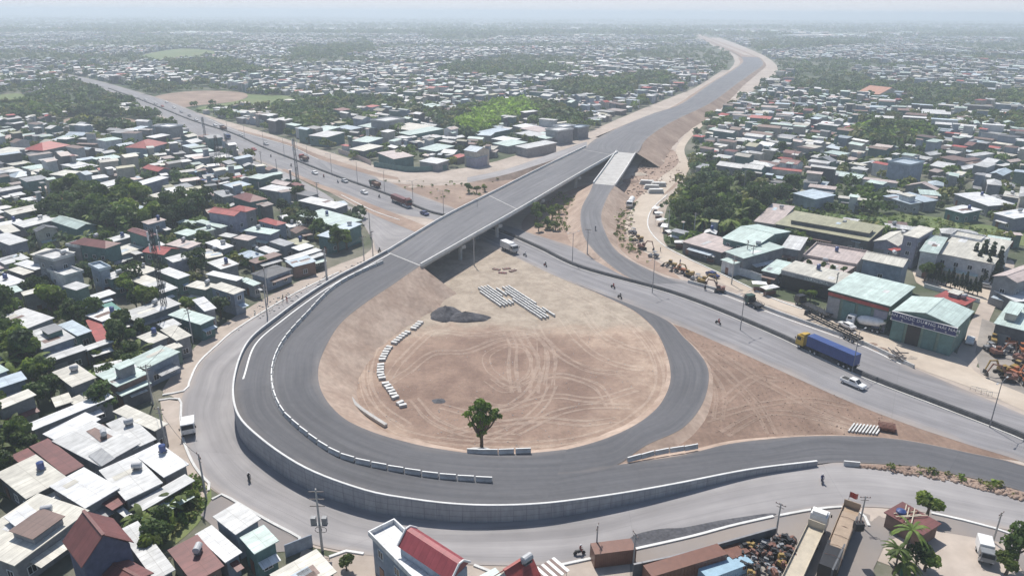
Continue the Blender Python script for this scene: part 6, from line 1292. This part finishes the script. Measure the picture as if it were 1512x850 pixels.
q = [P(x, y, .1) for x, y in [(1246,686),(1268,688)]]; m_ = (q[0]+q[1])/2; place(jb, m_, math.atan2((q[1]-q[0]).y, (q[1]-q[0]).x)-math.pi/2, 'single concrete block across the gap from the end of the wall', None)
# bundles of kerb units stacked inside the loop
kb = thing('kerb_unit', '', 'kerb unit'); part(kb, 'unit_body', 'concrete', lambda b: b.prof([(-.3,0),(.3,0),(.3,.45),(-.22,.62),(-.3,.55)], -1.5, 1.5), .03); part(kb, 'top_face', 'concrete_white', lambda b: b.box((.04,0,.6),(.5,2.9,.06)))
A0, B0 = P(718,424), P(786,470); du = (B0-A0); Lr = du.length; du.normalize(); nv = Vector((-du.y, du.x, 0)); rz0 = math.atan2(du.y, du.x)
if nv.y < 0: nv = -nv
n = int(Lr/3.2)
for c in (0, 1):
    for i in range(0 if c == 0 else 1, n if c == 0 else n+1):
        if c == 0 and i > n*.6: continue
        for j in range(5):
            if (i*7+j*3+c) % 11 == 0: continue
            pos = A0+du*(i*3.15+1.5+(j % 2)*.3)+nv*((c-.5)*5.3+(j-2)*.98+1.0); place(kb, pos+Vector((0,0,.03)), rz0-math.pi/2+R(2)*math.sin(i*3+j), 'pale concrete kerb unit in the long double stack inside the loop', 'kerb units in the double stack', scale=(.78,1,1.1))
rw_ = resample(cat(px3([(622,476),(610,487),(597,495),(585,505),(574,515),(568,525),(563,536),(562,547),(562,555),(568,566),(576,576),(585,590),(597,602)], .03), 6), 1.3)
for k, (a, b) in enumerate(zip(rw_, rw_[1:])):
    if k % 7 in (4,): continue
    m_ = (a+b)/2; m_.z = .03; place(kb, m_, math.atan2(b.y-a.y, b.x-a.x)+R(12)*math.sin(k*3.1), 'pale concrete unit in the curved line inside the loop field', 'concrete units in the curved line', scale=(1.5,.52,.95))
gl_ = resample(cat(px3([(513,580),(525,597),(545,612),(570,628)], .4), 6), 2.5)
tag(sweep([p-Vector((0,0,.3)) for p in gl_], [(-.35,0),(-.35,.6),(.35,.6),(.35,0)]).build('drain_channel', 'concrete'), 'curved pale concrete channel half dug into the slope of the loop', 'channel')
for k in range(9):
    m_ = P(1257+k*5.0, 632+k*.55, .05); place(kb, m_, heading((1256,636),(1262,628))-math.pi/2, 'pale beam laid flat in the row beside the slip road', 'beams beside the slip road', scale=(.5,1.25,.6))
pal = thing('pallet_stack', 'brown pallet stack at the end of the pale beams', 'pallet stack', P(1309,634), R(-20)); [part(pal, 'pallet', 'paint_brown', lambda b: [b.box((0,y,.1+.3*k),(3,.25,.06)) for y in (-1,-.5,0,.5,1)]+[b.box((x,0,.02+.3*k),(.15,2.2,.12)) for x in (-1.3,0,1.3)]) for k in range(4)]
for k, (a, b) in enumerate([(733,398),(742,403),(748,397),(757,400)]):
    o = thing('formwork_panel', ['rusty','dark red','brown','weathered'][k]+' formwork panel lying near the stacked kerbs', 'formwork', P(a, b, .05), R(-30+25*k)); part(o, 'panel_sheet', 'paint_'+['rust','darkred','brown','rust'][k], lambda m: m.box((0,0,.15),(2.6,1.2,.1))); part(o, 'stiffener', 'paint_grey', lambda m: [m.box((x,0,.26),(.1,1.2,.12)) for x in (-1.1,0,1.1)])
lp = []
for k in range(16):
    g2 = random.Random(k); o = MB().tube([(-1.8,0,0),(1.8,0,.1)], g2.uniform(.1,.17), 7).build('timber_log', 'wood_pole'); o.location = P(1321+g2.uniform(-7,9), 524+g2.uniform(-4,5), .2+g2.uniform(0,.9)); o.rotation_euler = (0, R(g2.uniform(-25,25)), R(g2.uniform(95,150))); tag(o, 'log in the loose timber pile near the open end of the barrier', 'log', 'logs in the timber pile')
for k, (a, b) in enumerate([(1440,578),(1448,580),(1456,584),(1466,586)]):
    o = thing('metal_barrier', '', 'barrier', P(a, b, .08), R(-35+k*9), 'fallen metal barriers'); o['label'] = 'metal barrier leaning in the tangle at the lower edge of the highway lot'; part(o, 'frame', 'steel_grey', lambda m: [m.tube([(-1,0,.1),(-1,0,1.1),(1,0,1.1),(1,0,.1)], .04, 6)]); part(o, 'bar', 'white_paint', lambda m: [m.tube([(x,0,.2),(x,0,1.1)], .025, 5) for x in (-.6,-.2,.2,.6)])
# ------------------------------------------------------------------ poles, lamps, masts
lamp = thing('street_lamp', '', 'street lamp'); part(lamp, 'pole', 'steel_grey', lambda b: b.tube([(0,0,0),(0,0,9.5),(0,0,10)], [.12,.07,.06], 8))
for s in (-1, 1): a_ = part(lamp, 'arm', 'steel_grey', lambda b: b.tube([(0,0,9.6),(0,s*1.0,10.1),(0,s*1.9,10.2)], .045, 6)); part(a_, 'lamp_head', 'paint_silver', lambda b: b.box((0,s*2.2,10.2),(.25,.75,.12)))
for k, (a, b) in enumerate([(1461,630),(1258,549),(1093,487),(963,432),(845,388),(705,333),(655,318),(610,302),(568,285),(528,270),(490,257),(455,244),(420,231),(390,220),(362,207),(336,197)]):
    o = place(lamp, P(a, b, .1), heading((745,344),(1260,548)), '', 'street lamps along the median'); AUTO.append((o, 'slim grey twin-arm street lamp on the median', o.location.x, o.location.y))
pole = thing('utility_pole', '', 'utility pole'); part(pole, 'post', 'concrete', lambda b: b.tube([(0,0,-.2),(0,0,9)], [.19,.12], 8)); ca_ = part(pole, 'crossarm', 'wood_pole', lambda b: [b.box((0,0,8.5),(.12,2.0,.12)), b.box((0,0,7.7),(.12,1.5,.12))]); part(ca_, 'insulator', 'paint_brown', lambda b: [b.tube([(0,y,8.55),(0,y,8.8)], .06, 6) for y in (-.9,-.3,.3,.9)])
UP = [(305,738),(246,664),(226,596),(285,505),(395,440),(482,457-45),(483,408),(538,388),(551,380),(547,350),(1146,786),(1269,775),(1466,780+20),(880,820),(935,832),(395,470-2),(418,345),(470,300),(440,276),(410,262),(387,250),(385,300),(347,245),(375,268),(310,240),(270,222),(1108,352+50),(1230,447),(1100,395),(1024,350),(986,345),(1098,280),(1170,250),(1020,305),(700,392),(867,376),(1080,420)]
UPL = []
for k, (a, b) in enumerate(UP):
    o = place(pole, P(a, b, 0), R(40+37*k), '', 'utility poles', scale=(.8,.8,.62) if b > 745 else (1,1,1)); UPL.append(Vector(o.location)); AUTO.append((o, 'grey concrete utility pole with crossarm', o.location.x, o.location.y))
tr = thing('transformer', 'dark pole-mounted transformer bank on the pole at the kerb corner near the trailer', 'transformer', P(1268,776,5.6)); part(tr, 'tank_case', 'black', lambda b: b.box((0,0,0),(1.3,1.0,1.3)), .08); part(tr, 'bushing', 'paint_brown', lambda b: [b.tube([(x,0,.6),(x,0,.95)], .07, 6) for x in (-.4,0,.4)])
tp = thing('transformer_pole', 'tall utility pole crowded with transformers and cables near the lower kerb', 'utility pole', P(476,812)); part(tp, 'post', 'concrete', lambda b: b.tube([(0,0,0),(0,0,11)], [.22,.12], 8)); part(tp, 'crossarm', 'wood_pole', lambda b: [b.box((0,0,z),(2.2,.12,.12)) for z in (10.5,9.2,8.0)]); part(tp, 'transformer_case', 'paint_grey', lambda b: [b.box((x,0,5.5),(.7,.7,1.1)) for x in (-.8,.8)]+[b.box((0,0,4.8),(2.4,.8,.12))]); part(tp, 'cable_coil', 'black', lambda b: [b.tube([(.5*math.cos(t)+dx,.2,3.6+.5*math.sin(t)) for t in [i*.63 for i in range(11)]], .05, 5) for dx in (-.3,.4)])
def cable(a, b, z, sag, n=10): mb = MB(); [mb.tube([a.lerp(b, i/n)+Vector((0,0,z-sag*4*(i/n)*(1-i/n))) for i in range(n+1)], .035, 4)]; return mb
for i, j in ((0,1),(1,2),(2,3),(3,4),(4,6),(6,7)):
    o = cable(UPL[i], UPL[j], 8.7, 1.2).build('power_line', 'black'); tag(o, '', 'cable', 'power lines by the ring road'); o['label'] = 'thin black power line sagging between poles along the outer kerb'
def lattice(name, label, px_, H, w0, w1, antennas=True, m='steel_grey'):
    q = P(*px_); o = thing(name, label, 'mast', q); n = int(H/3)
    def legs(b):
        for sx, sy in ((-1,-1),(1,-1),(1,1),(-1,1)): b.tube([(sx*w0/2,sy*w0/2,0),(sx*w1/2,sy*w1/2,H)], .08, 5)
    def brc(b):
        for k in range(n):
            z0, z1 = H*k/n, H*(k+1)/n; r0, r1 = (w0+(w1-w0)*k/n)/2, (w0+(w1-w0)*(k+1)/n)/2
            for (ax, ay), (bx, by) in (((-1,-1),(1,-1)),((1,-1),(1,1)),((1,1),(-1,1)),((-1,1),(-1,-1))): b.tube([(ax*r0,ay*r0,z0),(bx*r1,by*r1,z1)], .04, 4); b.tube([(bx*r0,by*r0,z0),(ax*r1,ay*r1,z1)], .04, 4); b.tube([(ax*r1,ay*r1,z1),(bx*r1,by*r1,z1)], .04, 4)
    part(o, 'leg_frame', m, legs); part(o, 'bracing_lattice', m, brc)
    if antennas:
        for z in (H-1.5, H-4.5): part(o, 'antenna_frame', 'paint_white', lambda b: [b.box((1.3*math.cos(a),1.3*math.sin(a),z),(.22,.3,2.2),rz=a) for a in (0.3,2.4,4.5)]+[b.tube([(0,0,z),(1.3*math.cos(a),1.3*math.sin(a),z)], .05, 4) for a in (0.3,2.4,4.5)])
    return o
lattice('radio_mast', 'very tall lattice phone mast rising from the left houses', (247,476), 25, 1.1, .7, True, 'barrier_dark')
lattice('radio_mast', 'grey lattice mast at the highway kerb beyond the left houses', (440,272), 21, 1.3, .6, True)
lattice('radio_mast', 'slim lattice mast at the far left of the drilling rig', (305,216), 17, 1.2, .6, True)
lattice('drilling_rig', 'dark drilling tower in the machinery yard beside the upper highway', (326,262), 20, 3.2, .8, False, 'barrier_dark'); lattice('drilling_rig', 'slimmer rig tower just right of the dark drilling tower', (338,240), 14, 1.6, .6, False)
# blue racks of the machinery yard by the rig
def rack(b): [b.box((x,y,1.6),(.15,.15,3.2)) for x in (-2,0,2) for y in (-1,1)]; [b.box((0,0,z),(4.2,2.2,.1)) for z in (1.0,2.1,3.2)]
rk = []
for m_, c_ in (('blue','blue'),('cyan','pale blue'),('grey','grey'),('rust','rusty')):
    o = thing('storage_rack', '', 'rack'); part(o, 'rack_frame', 'paint_'+m_, rack); part(o, 'stored_parts', 'paint_'+('grey' if m_ != 'grey' else 'brown'), lambda b: [b.box((g.uniform(-1.7,1.7),g.uniform(-.7,.7),z+.3),(.7,.6,.45)) for z in (0,1.05,2.15) for _ in range(3)]); rk.append((o, c_))
for k in range(34):
    a = 288+(k*37 % 90); b = 262+(k*23 % 19)-(a-288)*.02; q = P(a, b); o, c_ = rk[k % 4]; place(o, q, R(k*50), 'small %s machinery rack in the cluttered yard below the drilling tower' % c_, 'machinery racks, %s' % c_)
# more of the roadside: stalls, slab stacks, piles of earth, a few more vehicles
stl = thing('market_stall', '', 'stall'); part(stl, 'canopy', 'white_paint', lambda b: b.add([(-1.6,-1.3,2.2),(1.6,-1.3,2.2),(1.6,1.3,2.2),(-1.6,1.3,2.2),(0,0,2.8)], [(0,1,4),(1,2,4),(2,3,4),(3,0,4),(3,2,1,0)])); part(stl, 'counter', 'paint_brown', lambda b: b.box((0,-.3,.5),(2.4,1.0,.9))); part(stl, 'post_frame', 'steel_grey', lambda b: [b.tube([(x,y,0),(x,y,2.2)], .04, 5) for x in (-1.5,1.5) for y in (-1.2,1.2)])
for k, (a, b) in enumerate([(972,322),(976,332),(981,341),(988,350),(996,358),(1006,366),(1018,373),(968,314),(1035,378),(1050,386),(1120,428),(1135,434)]):
    o = place(stl, P(a, b, .05), R(35*k), '', 'stalls along the sandy lot', scale=(1+.3*(k % 3), 1, 1)); AUTO.append((o, 'small white topped stall', o.location.x, o.location.y))
slb = thing('slab_stack', '', 'slab stack')
for k in range(4): part(slb, 'slab', 'concrete_white', lambda b: b.box((.1*(k % 2), 0, .25+.5*k), (7-.3*k, 2.2, .3)))
for k, (a, b) in enumerate([(955,272),(962,279),(972,275),(968,285)]): o = place(slb, P(a, b, .05), R(-12+5*k), '', 'slab stacks by the sandy track'); AUTO.append((o, 'stack of pale concrete slabs', o.location.x, o.location.y))
for k, (a, b, r_) in enumerate([(915,312,2.2),(908,326,1.8),(922,352,1.6),(930,268,3.5),(944,258,3.2),(912,285,2.2),(970,238,3.5),(985,222,3),(1130,462-12,1.2),(1300,516,1.6),(1345,528,1.3),(1288,508,1.1),(700,306,1.6),(650,286,2),(610,276,1.8)]):
    q = P(a, b, 0); heap('soil_heap', q, r_*1.3, r_, r_*.42, 'soil' if k % 2 else 'sand', '', 'soil heap', k); o = COL.objects[-1]; AUTO.append((o, ('reddish' if k % 2 else 'sandy')+' heap of earth', q.x, q.y))
for p_, c_ in [((700,352),'grey'),((356,201),'silver'),((318,186),'white'),((375,222),'red'),((465,257),'white'),((230,154),'silver'),((215,148),'white'),((205,146),'grey'),((600,306),'silver')]:
    o = put(car('', c_), p_, (480,255), (580,295), z=.1); AUTO.append((o, PAINTW.get(c_, c_)+' car on the highway', o.location.x, o.location.y))
for p_ in [(775,378),(915,440),(560,292),(478,262),(430,246),(400,232),(905,425),(1060,478)]:
    q = P(*p_, .1); o = motorbike('', 'black', q, heading((480,255),(580,295)), 'paint_'+('black','white','red')[int(q.x) % 3], ''); AUTO.append((o, 'small dark motorbike on the highway', q.x, q.y)); AUTO.append((LASTP[0], 'motorbike rider on the highway', q.x, q.y))
# stones and crumbs of rubble on the verges
sb = []
for k in range(3):
    m_ = MB().sphere((0,0,.1), (.28+.1*k,.22,.2), 7, 5); m_.v = [(x*(1+.3*noise.noise(Vector((x*4,y*4,z*4+k)))), y*(1+.3*noise.noise(Vector((y*4,x*4,k)))), z) for x, y, z in m_.v]; sb.append(m_)
def rubble(name, poly, n, m, label, s=(.5,1.6)):
    g_ = random.Random(n); mb = MB(); xs_ = [q[0] for q in poly]; ys_ = [q[1] for q in poly]; k = 0
    while k < n:
        a, b = g_.uniform(min(xs_), max(xs_)), g_.uniform(min(ys_), max(ys_))
        if not inpoly(a, b, poly): continue
        k += 1; q = P(a, b, .05); f = g_.uniform(*s); t = g_.uniform(0,6); c_, s_ = math.cos(t)*f, math.sin(t)*f; src = sb[k % 3]; mb.add([(q.x+x*c_-y*s_, q.y+x*s_+y*c_, q.z+z*f) for x, y, z in src.v], src.f)
    o = mb.build(name, m); o['kind'] = 'stuff'; o['label'] = label
rubble('rubble', [(1264,688),(1341,690),(1408,702),(1508,728),(1508,738),(1400,710)], 420, 'soil', 'loose rubble along the slip road verge')
rubble('field_rubble', [(500,470),(620,410),(700,380),(820,415),(940,470),(985,540),(940,620),(820,660),(650,660),(520,610),(480,540)], 420, 'concrete', 'crumbs of stone scattered over the loop soil', (.12,.42))
rubble('verge_rubble', [(380,450),(440,425),(500,398),(550,380),(556,390),(440,440),(350,490)], 160, 'concrete', 'stones on the verge below the houses', (.3,1.1))
rubble('triangle_rubble', [(990,480),(1150,548),(1340,628),(1320,640),(1150,645),(1050,640),(1050,560)], 350, 'soil', 'clods of soil in the triangular field', (.12,.5))
rubble('embankment_rubble', [(905,300),(950,240),(1000,225),(1010,262),(960,285),(930,300),(950,380),(915,350)], 350, 'soil_slope', 'clods of soil at the foot of the embankment', (.5,2.0))
# ------------------------------------------------------------------ labels from the neighbours
LMK = [('the tall lattice phone mast',240,440),('the tall dark red gable',150,800),('the kerbside white truck',278,625),('the roadside mint shed',190,550),('the charcoal hipped roof',400,400),('the pale blue roadside roof',505,342),('the drilling tower',326,240),('the long white lean-to',105,612),
 ('the maroon roof pair',70,680),('the teal walled red gable',212,345),('the red strip roof',145,490),('the mint gabled barn left',108,330),('the loop gravel heap',670,466),('the stacked kerb units',750,445),('the signboard warehouse',1378,470),('the red fascia warehouse',1290,440),('the long olive shed',1225,335),
 ('the big cream factory',1440,372),('the round dense grove',1315,205),('the bright green grove',738,178),('the overpass middle',740,290),('the pale ramp deck',905,250),('the motorway bend',1110,92),('the brown field',300,145),('the curved pink roof',588,240),('the orange tiled hall',1300,138),('the mansard building',640,815),
 ('the grey blue hall',704,225),('the blue container lorry',1219,520),('the mixer truck',1277,485),('the row of conifers',1410,425),('the open workshop',1200,410),('the scrap heap',1140,820),('the plank roofed shack',1342,785),('the lone loop tree',711,650),('the curved white tanker bay',931,304),('the highway mast',438,245),('the dark red slatted lorry',593,300),
 ('the lower left corner',0,850),('the left picture edge',0,480),('the left picture edge halfway up',0,300),('the right picture edge',1512,300),('the lower right corner',1512,850),('the upper left picture edge',0,200),('the blue tower block',1338,240),('the machine yard',1485,520),('the charcoal sheds by the kerb',470,375),('the far junction',180,140),('the wide mint barn',1118,345),('the left ramp strip',810,232)]
ORD = ['first','second','third','fourth','fifth','sixth','seventh','eighth','ninth','tenth','eleventh','twelfth','thirteenth','fourteenth','fifteenth','sixteenth','seventeenth','eighteenth','nineteenth','twentieth']+['twenty-'+x for x in ('first','second','third','fourth','fifth','sixth','seventh','eighth','ninth')]+['thirtieth']
by = {}
for o, look, x, y in AUTO:
    a, b = proj(x, y); best = min(LMK, key=lambda l: math.hypot(l[1]-a, (l[2]-b)*1.4)); dx, dy = a-best[1], (b-best[2])*1.3
    w = ('right of' if dx > 0 else 'left of') if abs(dx) > abs(dy) else ('below' if dy > 0 else 'above'); by.setdefault((look, w, best[0]), []).append((math.hypot(dx, dy), o))
for (look, w, lm), L in by.items():
    L.sort(key=lambda t: t[0])
    for i, (_, o) in enumerate(L):
        o['label'] = f"{look}, {'' if len(L) == 1 else ORD[min(i, 29)]+' '}{w} {lm}" if len(L) > 1 or w not in ('below','above') else f"{look}, just {w} {lm}"
for o in [o for o in COL.objects if o.type == 'EMPTY' and not o.get('label')]: o['label'] = 'spare '+o.name; print('nolabel', o.name)
# ------------------------------------------------------------------ air
if HAZE > 0:
    hz = bpy.data.materials.new('haze'); hz.use_nodes = True; N = hz.node_tree.nodes; N.clear(); out = N.new('ShaderNodeOutputMaterial'); pv = N.new('ShaderNodeVolumePrincipled')
    pv.inputs['Color'].default_value = (.8, .9, 1, 1); pv.inputs['Density'].default_value = HAZE; pv.inputs['Anisotropy'].default_value = .2; hz.node_tree.links.new(pv.outputs[0], out.inputs['Volume'])
    MATS['haze'] = hz; b = MB(); b.box((0, 8700, 35), (32400, 18200, 112)); o = b.build('haze', 'haze'); o['kind'] = 'stuff'; o['label'] = 'thin blue haze over the whole plain'
